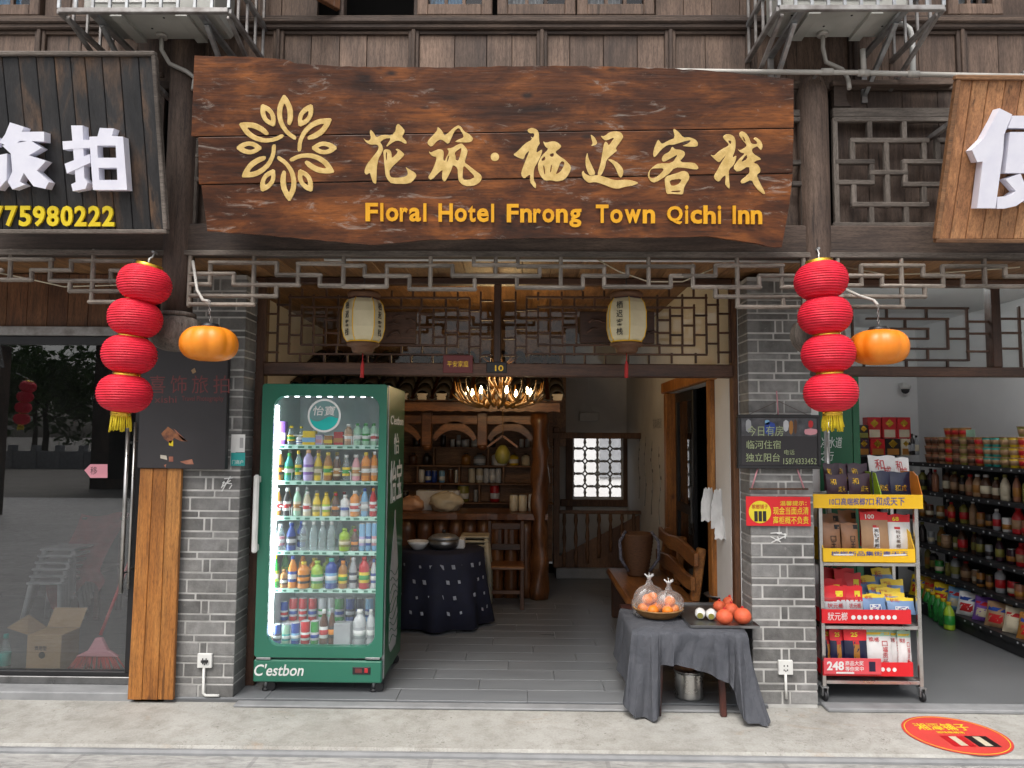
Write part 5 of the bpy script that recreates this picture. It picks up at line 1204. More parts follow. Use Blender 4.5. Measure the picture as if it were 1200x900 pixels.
for i, (px, h, w_, cl) in enumerate([(602, 19, 10, 'cream'), (612.5, 19, 10, 'cream'), (623, 20, 8, 'silver'), (630, 20, 8, 'silver')]):
    p = hit(px, 594, yb0+.2); d = (p-CAM).dot(FW)/FPX
    vessel('can', w_/2*d, h*d, cl, 'white' if i > 1 else '', 'silver', (p.x, yb0+.2, zct+.0006), f"{CW.get(cl, cl)} canister, {ordw(i)} from left at the counter's right end", 'canister', 'canister', 'canisters on the counter')
# bag, box and paper on the counter
p = hit(548, 590, yb0+.25); G().bb(hit(488, 590, yb0+.25).x, hit(538, 590, yb0+.25).x, yb0+.22, yb0+.38, zct+.001, zct+.20).build('white_carton', 'c_white', label='white printed carton on the bar counter', cat='carton', bevel=.004)
def blob(name, c, r, sc, mat, label, cat, seed=0, n=14, m=10, rough=.12, **k):
    rnd = random.Random(seed); ph = [rnd.uniform(0, 6.28) for _ in range(9)]; g = G()
    def f(u, v):
        a, b = u*2*math.pi, (v-.5)*math.pi
        q = 1+rough*(math.sin(3*a+ph[0]+2*b)+math.sin(5*a+ph[1]-4*b)*.6+math.sin(7*b+ph[2]+2*a)*.6)
        return Vector(c)+Vector((math.cos(a)*math.cos(b)*sc[0], math.sin(a)*math.cos(b)*sc[1], math.sin(b)*sc[2]))*(r*q)
    grid_mesh(g, f, n, m); return g.build(name, mat, label=label, cat=cat, **k)
c = hit(522, 588, yb0+.12); blob('plastic_bag', (c.x, c.y, zct+.095), .13, (1.3, .7, .75), 'c_cream', 'crumpled clear bag of food on the bar counter', 'bag', 3, 20, 14)
c = hit(483, 590, yb0+.15); blob('paper_bag', (c.x, c.y, zct+.07), .10, (1.3, .8, .75), 'c_peach', 'crumpled pinkish bag at the left of the bar counter', 'bag', 5, 18, 12)
# gourd lantern hanging under the roof
c = hit(589, 531, 2.66); t = thing('gourd_ornament', 'hanging yellow gourd ornament with a little thatched roof before the bar', 'ornament', c)
G().lathe([(.0001, -.11), (.05, -.10), (.075, -.05), (.075, 0), (.05, .05), (.03, .075), (.0001, .08)], c, 18).build('gourd', 'c_olive', t)
for s in (-1, 1): G().beam(c+Vector((0, 0, .17)), c+Vector((s*.15, 0, .06)), .02, .12, (0, 1, 0)).build('roof_slab', 'bar_wood_x', t)
G().tube([c+Vector((0, 0, .16)), Vector((c.x, c.y, ze+.03))], .004, 5).build('cord', 'rattan', t)

# ------------------------------------------------ antler chandelier
cc = hit(585, 464, 1.5); ch = thing('antler_chandelier', 'warm lit antler chandelier hanging inside the entrance', 'chandelier', cc-Vector((0, 0, .1)))
rnd = random.Random(4)
for i in range(14):
    a = 2*math.pi*i/14+rnd.uniform(-.2, .2); d = Vector((math.cos(a), math.sin(a), 0)); up = i % 2
    pts = [cc+d*.05+Vector((0, 0, -.05+.1*up)), cc+d*.17+Vector((0, 0, -.09)), cc+d*.29+Vector((0, 0, -.06)), cc+d*.36+Vector((0, 0, .04)), cc+d*.37+Vector((0, 0, .12))]
    an = G().tube(pts, [.014, .016, .014, .010, .003], 7).build('antler', 'antler', ch)
    g = G()
    for b, e in ((pts[1], d*.06+Vector((-d.y*.07, d.x*.07, .13))), (pts[2], d*.03+Vector((d.y*.08, -d.x*.08, .12))), (pts[2], d*.10+Vector((-d.y*.03, d.x*.03, .07)))): 
        G().tube([b, b+e*.5+Vector((0, 0, -.015)), b+e], [.010, .008, .002], 6).build('tine', 'antler', an)
for i in range(9):
    a = 2*math.pi*i/9; d = Vector((math.cos(a), math.sin(a), 0))
    G().tube([cc+d*.02+Vector((0, 0, .02)), cc+d*.10+Vector((0, 0, .14)), cc+d*.07+Vector((0, 0, .26)), cc+d*.16+Vector((0, 0, .33))], [.014, .013, .010, .003], 6).build('antler', 'antler', ch)
G().tube([cc+Vector((0, 0, -.06)), cc+Vector((0, 0, .3)), Vector((cc.x, cc.y, ZC-.001))], .012, 8).build('stem', 'black_metal', ch)
for i in range(8):
    a = 2*math.pi*i/8+.25; q = cc+Vector((math.cos(a)*.27, math.sin(a)*.27, -.045))
    c_ = G().lathe([(.012, 0), (.012, .05)], q, 8).build('candle', 'tile_cap', ch)
    G().lathe([(.008, 0), (.015, .018), (.011, .04), (.0005, .065)], q+Vector((0, 0, .051)), 8).build('bulb', 'bulb', c_)
pl = bpy.data.lights.new('chandelier_light', 'POINT'); pl.energy = 19; pl.color = (1, .66, .30); pl.shadow_soft_size = .18
po = bpy.data.objects.new('chandelier_light', pl); COL.objects.link(po); po.parent = ch; po.location = (0, 0, .28)

# ------------------------------------------------ dining things
def leg4(t, x0, x1, y0, y1, h, r, mat, name='leg'):
    for x in (x0, x1):
        for y in (y0, y1): G().bb(x-r, x+r, y-r, y+r, .005, h).build(name, mat, t, bevel=.003)
p = hit(516, 712, 1.85); tx, ty = p.x, 1.9
t = thing('dining_table', 'round dining table under the navy patterned cloth', 'table', (tx, ty, .004))
G().lathe([(.36, .60), (.36, .63)], (tx, ty, 0), 28).build('table_top', 'door_wood', t); leg4(t, tx-.2, tx+.2, ty-.2, ty+.2, .60, .025, 'door_wood_z')
t = thing('table_cloth', 'navy cloth with pale squares over the dining table', 'tablecloth', (tx, ty, .63)); g = G()
prof = [(.0005, .634), (.355, .634), (.372, .62), (.38, .5), (.40, .3), (.44, .03)]
g.lathe(prof, (tx, ty, 0), 72, mod=lambda a, h: 1+max(0, (.62-h))*.16*math.sin(a*9)); g.build('cloth', 'navy', t)
for k in range(4):
    for i in range(26):
        a = 2*math.pi*(i+.5*(k % 2))/26; h = .53-k*.12; rr = (.378, .392, .411, .428)[k]*(1+(.62-h)*.16*math.sin(a*9))+.004
        if math.sin(a) < .3:
            c = Vector((tx+math.cos(a)*rr, ty+math.sin(a)*rr, h)); d = Vector((math.cos(a), math.sin(a), 0)); ss = random.uniform(.6, 1.2); G().box(c, (.026*ss, .002, .032*ss), (Vector((-d.y, d.x, random.uniform(-.3, .3))).normalized(), d, Vector((d.y*.2, -d.x*.2, 1)).normalized())).build('printed_square', 'cloth_print', t)
def bowl(name, c, r, h, mat, label, cat, **k):
    return G().lathe([(r*.45, 0), (r*.5, .004), (r*.85, h*.6), (r, h), (r*.95, h), (r*.8, h*.6), (r*.4, .012), (.0005, .011)], c, 22).build(name, mat, label=label, cat=cat, **k)
p = hit(520, 650, ty-.05); t = thing('hot_pot', 'black cooking pot with a glass lid on the dining table', 'pot', (p.x, ty-.05, .6345))
G().lathe([(.10, 0), (.13, .03), (.135, .085), (.125, .085), (.12, .02), (.0005, .015)], (p.x, ty-.05, .6347), 24).build('pot', 'steel_dark', t)
G().lathe([(.137, .087), (.10, .115), (.03, .13), (.0005, .131)], (p.x, ty-.05, .6347), 24).build('lid', 'galvanised', t); G().lathe([(.012, .131), (.018, .15), (.018, .16)], (p.x, ty-.05, .6347), 12).build('knob', 'black_plastic', t)
p = hit(490, 652, ty-.1); bowl('bowl', (p.x, ty-.1, .6347), .095, .07, 'c_white', 'white bowl on the dining table', 'bowl')
p = hit(538, 650, ty); t = G().bb(p.x-.05, p.x+.05, ty-.06, ty+.06, .6347, .715).build('tissue_box', 'c_white', label='white tissue box on the dining table', cat='tissue box', bevel=.006)
# stacked plastic stools
p = hit(556, 703, 2.45); nst = 9
for i in range(nst):
    z = .006+i*.040; t = thing('plastic_stool', f'beige plastic stool, {ordw(i)} from the bottom of the stack by the bar', 'stool', (p.x, 2.45, z), 'stacked beige stools')
    for sx in (-1, 1):
        for sy in (-1, 1):
            b = Vector((p.x+sx*.145, 2.45+sy*.145, z)); e = Vector((p.x+sx*.11, 2.45+sy*.11, z+.33)); G().tube([b, e], [.026, .022], 6).build('leg', 'beige_plastic', t)
    G().bb(p.x-.135, p.x+.135, 2.45-.135, 2.45+.135, z+.3305, z+.352).build('seat', 'beige_plastic', t, bevel=.008)
# chair
p = hit(592, 699, 2.5); x, y = p.x, 2.5; t = thing('dining_chair', 'brown wooden chair with a slatted back before the bar', 'chair', (x, y, .004))
for sx in (-.16, .16):
    G().beam((x+sx, y-.16, .005), (x+sx, y-.16, .37), .035, .035).build('leg', 'door_wood_z', t, bevel=.004); G().beam((x+sx, y+.16, .005), (x+sx, y+.19, .78), .035, .035).build('leg', 'door_wood_z', t, bevel=.004)
G().bb(x-.18, x+.18, y-.18, y+.17, .371, .40).build('seat', 'bar_wood_x', t, bevel=.006)
for z in (.70, .5): G().bb(x-.14, x+.14, y+.165, y+.185, z, z+.06).build('back_rail', 'door_wood', t, bevel=.004)
for sx in (-.06, 0, .06): G().bb(x+sx-.015, x+sx+.015, y+.17, y+.182, .561, .699).build('back_slat', 'door_wood_z', t)
for z in (.15,): G().bb(x-.14, x+.14, y-.17, y-.15, z, z+.03).build('stretcher', 'door_wood', t)
# bench along the right wall
t = thing('wooden_bench', 'varnished log bench along the right wall of the inn', 'bench', (1.05, 1.3, .004)); y0, y1 = .78, 2.2
G().bb(.78, 1.30, y0, y1, .36, .42).build('seat', 'bench_wood', t, bevel=.02)
for y in (y0+.08, y1-.10): G().bb(.82, 1.28, y-.03, y+.05, .005, .359).build('leg_panel', 'door_wood_z', t, bevel=.006)
for y in (y0+.10, (y0+y1)/2, y1-.12): G().beam((1.27, y, .42), (1.325, y, .80), .06, .07, (0, 1, 0)).build('back_post', 'bench_wood', t, bevel=.008)
for z, x in ((.50, 1.262), (.68, 1.288)):
    g = G(); top = [(y0+.02+(y1-y0-.04)*i/10, z+.115+.018*math.sin(i*.8+z*7)) for i in range(11)]; bot = [(y0+.02+(y1-y0-.04)*i/10, z+.012*math.sin(i*1.1+z*5)) for i in range(11)]
    g.prism([(x, a, b) for a, b in top+bot[::-1]], (-.035, 0, 0)); g.build('back_plank', 'bench_wood', t, bevel=.006)
c = hit(747, 660, 1.85); c.z = .4215; t = thing('rattan_basket', 'tall dark rattan back-basket with navy straps on the bench', 'basket', c)
g = G(); rings = 22
g.lathe([(.085+.055*(j/rings)**.8+(.004 if j % 2 else 0), .36*j/rings) for j in range(rings+1)]+[(.13, .36), (.08, .02), (.0005, .015)], c, 40, mod=lambda a, h: 1+.025*math.sin(a*20)); g.build('basket', 'rattan_dark', t)
for s in (-1, 1): G().tube([c+Vector((s*.09, -.09, .05)), c+Vector((s*.16, -.12, .16)), c+Vector((s*.165, -.1, .3)), c+Vector((s*.11, -.06, .38))], .014, 7).build('strap', 'rope_navy', t)
# white bags hung on the right jamb
t = None
for i, (px, py, w_, h_) in enumerate(((830, 591, 17, 38), (843, 596, 20, 45), (845, 618, 15, 26))):
    c = hit(px, py, .60-.06*i); d = (c-CAM).dot(FW)/FPX; g = G(); W2, H2 = w_*d, h_*d
    def f(u, v):
        s = math.sin(math.pi*min(1, u*2 if u < .5 else (1-u)*2)); side = -1 if u < .5 else 1
        uu = (u*2 if u < .5 else (1-u)*2)-.5; wd = W2*(.55+.45*min(1, v*2.2)); return Vector((c.x+uu*wd, c.y+side*.03*s*v**.5+.006*math.sin(v*19+uu*23), c.z+H2/2-v*H2+.008*math.sin(uu*17)))
    grid_mesh(g, f, 20, 10); g.build('hanging_bag', 'c_white', label=f'white plastic bag hung by the right wall, {("left", "largest", "lowest")[i]} of three', cat='bag', group='bags on the wall hook')
# ================================================================== GROCERY SHOP (right)
SX0, SX1, SYB, SZC = 1.98, 4.22, 3.25, 2.80
G().bb(SX0-.06, SX0, .34, SYB, 0.002, SZC).build('wall', 'plaster_white', kind='structure')
G().bb(SX0-.06, SX1+.1, SYB, SYB+.1, 0.002, SZC).build('wall', 'plaster_white', kind='structure')
G().bb(SX1, SX1+.1, .1, SYB-.001, 0.002, SZC).build('wall', 'plaster_white', kind='structure')
G().bb(SX0-.06, SX1+.1, .34, SYB, SZC, SZC+.08).build('ceiling', 'plaster_white', kind='structure')
t = thing('ceiling_lamp', 'tube lamp on the grocery ceiling near the right wall', 'lamp', (3.1, .6, SZC-.07))
G().bb(2.4, 3.8, .55, .65, SZC-.05, SZC-.001).build('fitting', 'white_plastic', t); G().tube([(2.45, .6, SZC-.068), (3.75, .6, SZC-.068)], .014, 8).build('tube', 'tube_light', t)
# transom over the shop front
gx0, gx1 = xpr1+.005, SX1; zl_ = hit(1080, 441, YD).z; zl2_ = hit(1080, 430, YD).z
t = thing('grocery_transom', 'dark lattice transom with glass over the grocery entrance', 'transom', ((gx0+gx1)/2, YD, zl_))
G().bb(gx0, gx1, YD-.02, YD+.07, zl_, zl2_).build('rail', 'door_wood', t, bevel=.005); G().bb(gx0, gx1, YD-.012, YD+.06, ztt-.045, ztt).build('rail', 'door_wood', t, bevel=.005)
for px in (976, 1167): x = hit(px, 390, YD).x; G().bb(x-.03, x+.03, YD-.014, YD+.065, zl2_+.0005, ztt-.0455).build('mullion', 'door_wood_z', t, bevel=.004)
zC3 = lambda q: (800+q[0]/3, 270+q[1]/3)
seg2 = [(580, 270, 1005, 275), (1005, 275, 1005, 455), (600, 455, 1005, 455), (650, 310, 935, 310), (935, 310, 935, 415), (650, 415, 935, 415), (700, 345, 865, 345), (865, 345, 865, 380), (790, 380, 865, 380), (785, 310, 785, 345), (720, 275, 720, 310), (860, 275, 860, 310), (935, 345, 1005, 345), (1005, 320, 1075, 320), (1005, 362, 1075, 362), (1005, 425, 1075, 425),
        (935, 380, 1005, 380), (865, 415, 865, 455), (790, 455, 790, 488), (935, 455, 935, 488), (640, 455, 640, 488), (720, 415, 720, 455), (600, 275, 600, 455), (1120, 310, 1250, 310), (1120, 360, 1190, 360), (1120, 415, 1190, 415), (1190, 270, 1190, 488)]
barset(seg2, YD+.012, .014, .02, t, 'door_wood', 'door_wood_z', 'lattice_bar', .002, zC3)
G().bb(gx0, gx1, YD+.034, YD+.038, zl2_, ztt-.045).build('pane', 'pane', t)
# security camera
c = hit(1061, 456, SYB-.12); t = thing('security_camera', 'small dome camera high on the grocery wall', 'camera', c); G().lathe([(.055, .045), (.055, .02), (.045, .0)], c, 16).build('base', 'white_plastic', t); G().lathe([(.042, 0), (.036, -.03), (.018, -.045), (.0005, -.05)], c, 16).build('dome', 'black_plastic', t)
G().bb(c.x-.02, c.x+.02, c.y, SYB-.002, c.z+.046, c.z+.07).build('arm', 'white_plastic', t)
# gondola shelves on the right wall
RX = 3.80; ZS = [1.385, 1.12, .87, .62, .37, .12]; yA, yB_ = .55, 2.75
gd = thing('grocery_shelving', 'long black grocery shelving along the right wall', 'shelving', (4.0, 1.6, 0))
G().bb(SX1-.05, SX1-.004, yA, yB_, .004, 1.50).build('back_panel', 'shelf_black', gd)
for i, z in enumerate(ZS):
    e = .10 if i == 5 else 0
    s = G().bb(RX-e, SX1-.051, yA, yB_, z-.022, z).build('shelf', 'shelf_black', gd, bevel=.002)
    G().bb(RX-e-.006, RX-e-.0005, yA, yB_, z-.034, z+.004).build('price_rail', 'shelf_black', s)
    for k in range(16):
        y = yA+.1+(yB_-yA-.2)*(k+random.random()*.6)/16; G().bb(RX-e-.009, RX-e-.0065, y, y+.014, z-.02, z-.008).build('price_clip', 'c_silver', s)
G().bb(RX-.09, SX1-.06, yA, yB_, .004, .097).build('plinth', 'shelf_black', gd)
for y in (yA+.02, (yA+yB_)/2, yB_-.02): G().bb(SX1-.06, SX1-.02, y-.015, y+.015, .0045, 1.52).build('upright', 'black_metal', gd)
# second unit along the back wall
gb = thing('back_shelving', 'black shelving along the grocery back wall', 'shelving', (3.0, 3.0, 0)); zbk = hit(1040, 533, 2.9).z
for z in (zbk, zbk-.3, zbk-.6, zbk-.9): G().bb(2.1, RX-.02, 2.86, SYB-.004, z-.025, z).build('shelf', 'shelf_black', gb, bevel=.002)
G().bb(2.1, RX-.02, SYB-.03, SYB-.003, .0045, zbk-.026).build('back_panel', 'shelf_black', gb)
for x in (2.12, 2.9, RX-.05): G().bb(x-.02, x+.02, 2.88, 2.92, .0045, zbk-.026).build('upright', 'black_metal', gb)
# gift boxes and wine
def giftbox(px0, py0, px1, py1, Y, m1, m2, label, k=.75):
    a, b = hit(px0, py1, Y), hit(px1, py0, Y); t = thing('gift_box', label, 'gift box', ((a.x+b.x)/2, Y, a.z), 'gift boxes on the back shelf'); w_ = b.x-a.x
    G().bb(a.x, b.x, Y, Y+w_*k, a.z, b.z).build('box', m1, t, bevel=.004); h = b.z-a.z
    G().bb(a.x+w_*.12, b.x-w_*.12, Y-.002, Y-.0005, a.z+h*.06, a.z+h*.42).build('label_panel', m2, t)
    G().lathe([(w_*.30, 0), (w_*.30, .002)], ((a.x+b.x)/2, Y-.0026, a.z+h*.72), 4, (0, 1, 0)).build('emblem', 'gold_foil', t); return t
for i, (a, b) in enumerate(((1017, 1032.5), (1034.5, 1050.5), (1052, 1067))): giftbox(a, 489, b, 514, 2.88, 'c_red', 'c_cream', f'tall red gift box, {ordw(i)} from left in the upper row')
for i, (a, b, m, nm) in enumerate(((1006, 1019, 'c_plum', 'plum'), (1020.5, 1037, 'c_red', 'red'), (1038, 1055, 'c_dark', 'black'), (1056.5, 1067, 'c_cream', 'cream'))): giftbox(a, 514.5, b, 534, 2.88, m, 'c_amber', f'{nm} gift box in the lower row on the back shelf')
giftbox(1006, 498, 1018.5, 514, 2.88, 'c_dark', 'c_olive', 'black gift box with olive panel left of the red boxes')
for i, (px, pt, m) in enumerate(((1068, 512, 'dark'), (1072.5, 509, 'dark'), (1077.5, 511, 'grey'))):
    p = hit(px, 533, 2.85); d = (p-CAM).dot(FW)/FPX; vessel('bottle', 2.9*d, (534-pt)*d, m, 'cream' if i == 2 else 'grey', 'dark', (p.x, 2.9, zbk+.001), f'wine bottle, {ordw(i)} from left beside the gift boxes', 'bottle', 'wine_bottle', 'wine bottles')
# instant noodle tubs, three high
cols = ['noodle', 'noodle', 'tan', 'amber', 'noodle', 'olive', 'noodle', 'amber', 'teal', 'teal', 'olive', 'yellow', 'orange', 'red', 'orange', 'red']
CUP = [(.70, 0), (.74, .02), (.98, .90), (1.05, .91), (1.05, .97), (1.0, .985), (.0005, .985)]
cupm = {}
def noodle(x, y, z, cl, label):
    t = thing('noodle_tub', label, 'noodle tub', (x, y, z), 'instant noodle tubs'); r, h = .051, .082
    for nm, pr, m in (('tub', CUP[:3], 'c_'+cl), ('lid', CUP[2:], 'c_tan' if cl != 'orange' else 'c_peach'), ('sleeve', [(.80, .25), (.815, .255), (.93, .70), (.92, .705)], 'c_brown' if cl in ('noodle', 'tan') else 'c_red' if cl in ('amber', 'orange') else 'c_tan')):
        if (nm, m) in cupm: link(nm, cupm[(nm, m)], t, (x, y, z))
        else: cupm[(nm, m)] = G().lathe([(a*r*(1.02 if nm == 'sleeve' else 1), b*h) for a, b in pr], (x, y, z), 16).build(nm, m, t, org=(x, y, z)).data
for k in range(3):
    for i, cl in enumerate(cols):
        y = 2.42-i*.108; noodle(RX+.075, y, ZS[0]+.001+k*.0815, cl, f"{CW.get(cl, cl)} noodle tub, column {ordw(i)} from the corner, {('bottom', 'middle', 'top')[k]} tier")
for j, i in enumerate((3, 4, 5, 12, 13)): noodle(RX+.075, 2.42-i*.108, ZS[0]+.001+3*.0815, 'amber' if j < 3 else 'olive', f'single noodle tub on top of column {ordw(i)} from the corner')
p = Vector((RX+.03, 2.42-6.4*.108, ZS[0]+.247)); G().bb(p.x, p.x+.004, p.y-.06, p.y+.06, p.z, p.z+.06).build('price_card', 'c_mint', label='pale green price card on the noodle tubs', cat='price card')
# bottles on the lower shelves
pal = {1: ['olive', 'plum', 'noodle', 'brown', 'brown', 'dark', 'noodle', 'tan', 'brown', 'brown', 'cream', 'noodle', 'olive', 'olive', 'plum', 'plum'], 2: ['amber', 'brown', 'amber', 'dark', 'amber', 'olive', 'tan', 'amber', 'dark', 'grey', 'white', 'red', 'noodle', 'olive', 'yellow', 'grey'],
       3: ['dark', 'grey', 'amber', 'tan', 'olive', 'brown', 'brown', 'dark', 'grey', 'plum', 'plum', 'red', 'blue', 'olive', 'cream', 'white'], 4: ['olive', 'dark', 'green', 'olive', 'grey', 'brown', 'tan', 'amber', 'brown', 'grey', 'red', 'noodle', 'teal', 'dark', 'tan', 'white']}
rn = random.Random(11)
for k in pal:
    for i, cl in enumerate(pal[k]):
        st_ = ('bottle', 'jug', 'can')[rn.randrange(3)] if k != 1 else ('jug' if i < 5 or i > 11 else 'bottle'); y = 2.62-i*.122; h = rn.uniform(.17, .215) if st_ != 'can' else .12; r = rn.uniform(.028, .048)
        vessel(st_, r, h, cl, rn.choice(['cream', 'tan', '', 'amber', 'red', 'olive', 'dark']), rn.choice(['olive', 'red', 'white', 'dark']), (RX+.10+rn.uniform(-.02, .03), y, ZS[k]+.0006), f"{CW.get(cl, cl)} grocery {'can' if st_ == 'can' else 'bottle'}, {ordw(i)} from the corner on the {ordw(k)} shelf under the noodles", 'can' if st_ == 'can' else 'bottle', 'grocery_can' if st_ == 'can' else 'grocery_bottle', 'goods on the grocery shelves')
MDEF['c_pack'] = MDEF['c_green']
def pouch(name, c, W, H, T, mats, frac, label, cat='packet', group=None, lean=.15, yaw=0, text=None, tm='ink', parent_top=True, panel=None, nu=8, nv=10, seed=0):
    """filled pouch: flat sealed header, bulging body; c = bottom centre"""
    rn_ = random.Random(seed+int(c[0]*1000)); c = Vector(c); t = thing(name, label, cat, c, group); cy, sy = math.cos(yaw), math.sin(yaw); ph = rn_.uniform(0, 6)
    def P(u, v, s):
        b = (math.sin(math.pi*min(1, max(0, u)))**.6)*(math.sin(math.pi*min(1, v/(1-frac*.75)))**.7 if v < 1-frac*.75 else 0)
        x = (u-.5)*W*(1-.05*math.sin(math.pi*v)); y = s*T/2*b+.0025*math.sin(u*21+v*17+ph)*(1 if b > .05 else .3)+lean*v*H+(.0015*s); z = v*H*(1-.04*abs(lean))
        return c+Vector((x*cy-y*sy, x*sy+y*cy, z+.004*math.sin(u*9+ph)*(v > .95)))
    g = G()
    for s in (-1, 1):
        vs = [P(i/nu, j/nv, s) for j in range(nv+1) for i in range(nu+1)]; b = len(g.v); g.v += vs
        for j in range(nv):
            for i in range(nu):
                f = [b+j*(nu+1)+i, b+j*(nu+1)+i+1, b+(j+1)*(nu+1)+i+1, b+(j+1)*(nu+1)+i]; g.f.append(f if s < 0 else f[::-1]); g.m.append(1 if (j+.5)/nv > 1-frac else 0); g.sm.append(True)
    g.build('pouch', [mats[0], mats[1]], t, org=c, fix=False)
    def patch(u0, u1, v0, v1, nm, m, off=.0015, n=4):
        gg = G(); nf = Vector((sy, -cy, 0)); grid_mesh(gg, lambda a, b: P(u0+(u1-u0)*a, v0+(v1-v0)*b, -1)+nf*off, n, n); return gg.build(nm, m, t, fix=False)
    if panel:
        for (u0, u1, v0, v1, m) in panel: patch(u0, u1, v0, v1, 'print', m)
    if text:
        for (s_, u0, u1, v0, v1, m, *kk) in text:
            nf = Vector((sy, -cy, 0)); gg = G(); vs, fs, be, asp = glyphs(s_, bold=.02 if len(s_) < 4 and s_.isascii() else .005, res=2)
            gg.add([P(u0+(u1-u0)*a, v0+(v1-v0)*b, -1)+nf*.004 for a, b in vs], fs); gg.build('lettering', m, t, fix=False)
    return t
# loose packets on the lower grocery shelves and floor
for i in range(9):
    m = ['c_yellow', 'c_amber', 'c_yellow', 'c_lightblue', 'c_white', 'c_purple', 'c_tan', 'c_cream', 'c_amber'][i]
    pouch('snack_packet', (RX-.02+.02*(i % 2), 2.55-i*.19, ZS[5]+.002), .19, .19, .08, (m, m), .12, f'snack packet, {ordw(i)} from the corner on the lowest grocery shelf', group='snacks on the lowest shelf', lean=.35, yaw=R(-62), panel=[(.2, .8, .2, .55, 'c_cream' if i % 2 else 'c_red'), (.1, .9, .66, .8, 'c_red' if i % 2 else 'c_blue')])
p = onz(1135, 738, .002)-Vector((.16, 0, 0)); q = onz(1095, 712, .002)-Vector((.14, 0, 0))
for i in range(7):
    c = q.lerp(p, i/6); vessel('bottle', .043, .23, 'lime' if i == 6 else 'green', 'green', 'yellow', (c.x, c.y, .002), f'green drink bottle on the grocery floor, {ordw(i)} from the back of the pack', 'bottle', 'floor_bottle', 'bottles on the grocery floor')
for i in range(8):
    c = onz(1172+12*(i % 4), 748+4*(i % 4), .002)+Vector((.10*(i//4), .02, 0)); vessel('bottle', .036, .25, 'clear', 'teal', 'white', (c.x, c.y, .002), f'clear water bottle on the grocery floor, {ordw(i)} of the pack at the right edge', 'bottle', 'water_bottle', 'water bottles at the right edge')
# green banner and steel pole behind the rack
YBN = .75; t = thing('green_banner', 'dark green advertising panel standing behind the snack rack', 'banner', hit(965, 700, YBN)); fbox(936, 445, 1001, 720, YBN, .02, 'panel', 'green_banner', t); t.location.z = 0
for ch in t.children: ch.location.z = WLD[ch].z
for s, a, b, c_, d in (('净水道', 962, 512, 987, 525), ('之行', 961, 529, 977, 540)): text_px(s, a, b, c_, d, YBN, .001, 'white_print', t, lift=.0005, shear=.15).location.z += WLD[t].z
fbox(1001.5, 440, 1010, 720, .95, .03, 'panel', 'green_banner', t).location.z += WLD[t].z
p = hit(972, 640, .46); G().tube([(p.x, .46, .001), (p.x, .46, zl_-.002)], .018, 12).build('steel_pole', 'stainless', label='slim steel pole at the left of the grocery entrance', cat='pole')

# ================================================================== SNACK RACK ON CASTERS
YR0, YR1 = .10, .40
rk = thing('snack_rack', 'steel snack rack on casters with yellow and red trays', 'rack', (hit(1020, 800, YR0).x, .25, 0))
rx0, rx1 = hit(963, 700, YR0).x, hit(1076, 700, YR0).x
zt = {k: hit(1020, py, YR0).z for k, py in (('b', 797), ('s3', 733), ('s2', 659), ('t', 580))}
for x in (rx0, rx1):
    for y in (YR0, YR1): G().bb(x-.012, x+.012, y-.012, y+.012, .085, zt['t']).build('post', 'stainless', rk, bevel=.002)
for k, z in zt.items():
    for y in (YR0, YR1): G().bb(rx0+.0125, rx1-.0125, y-.011, y+.011, z-.022, z-.0005).build('rail', 'stainless', rk, bevel=.002)
    for x in (rx0, rx1): G().bb(x-.011, x+.011, YR0+.0125, YR1-.0125, z-.022, z-.0005).build('rail', 'stainless', rk, bevel=.002)
    G().bb(rx0+.013, rx1-.013, YR0+.0115, YR1-.0115, z-.006, z-.002).build('deck', 'galv_worn', rk)
for x in (rx0, rx1):
    for y in (YR0, YR1):
        c = G().bb(x-.022, x+.022, y-.022, y+.022, .078, .085).build('caster', 'galvanised', rk); G().lathe([(.012, -.01), (.028, -.009), (.030, 0), (.028, .009), (.012, .01)], (x, y-.012, .0305), 16, (1, 0, 0)).build('wheel', 'black_plastic', c)
        for s in (-1, 1): G().bb(x+s*.015-.002, x+s*.015+.002, y-.022, y+.012, .03, .078).build('fork', 'galvanised', c)
defm('tray_orange', (.72, .22, .02), None, .4)
def tray(px0, px1, py0, py1, Y, z, hb, m, m2, back=True):
    a, b = hit(px0, py1, Y).x, hit(px1, py1, Y).x; h = hit(1020, py0, Y).z; zb_ = hit(1020, py1, Y).z
    t = G().bb(a, b, Y, Y+.004, zb_, h).build('tray_front', m, rk, bevel=.001)
    G().bb(a+.002, b-.002, Y+.0045, YR1-.02, zb_+.006, zb_+.010).build('tray_floor', m, rk)
    for x in (a, b-.004):
        g = G(); g.prism([(x, Y+.0045, zb_), (x, YR1-.02, zb_), (x, YR1-.02, h+hb), (x, Y+.10, h+hb), (x, Y+.05, h+hb*.8), (x, Y+.0045, h)], (.004, 0, 0)); g.build('tray_side', m2, rk)
    return a, b, h, zb_
A1 = tray(953, 1082, 579.5, 596, .055, 0, .14, 'yellow_sign', 'tray_orange'); A2 = tray(965, 1073, 643, 659, .075, 0, .12, 'yellow_sign', 'yellow_sign')
A3 = tray(963.5, 1068, 714.5, 731, .075, 0, .0, 'red_sign', 'red_sign'); A4 = tray(965, 1070.5, 776, 792.5, .075, 0, .0, 'red_sign', 'red_sign')
mid = hit(1020, 560, .2).x; g = G(); g.prism([(mid, .07, A1[2]-.05), (mid, .37, A1[2]-.05), (mid, .37, A1[2]+.14), (mid, .14, A1[2]+.13), (mid, .07, A1[2])], (.005, 0, 0)); g.build('tray_divider', 'c_lime', rk)
text_px('10口高端槟榔7口', 972, 583.5, 1024, 592, .055, .001, 'blue_print', rk, lift=.0005, bold=.012); text_px('和成天下', 1026, 582.5, 1060, 592.5, .055, .001, 'blue_print', rk, lift=.0005, bold=.02)
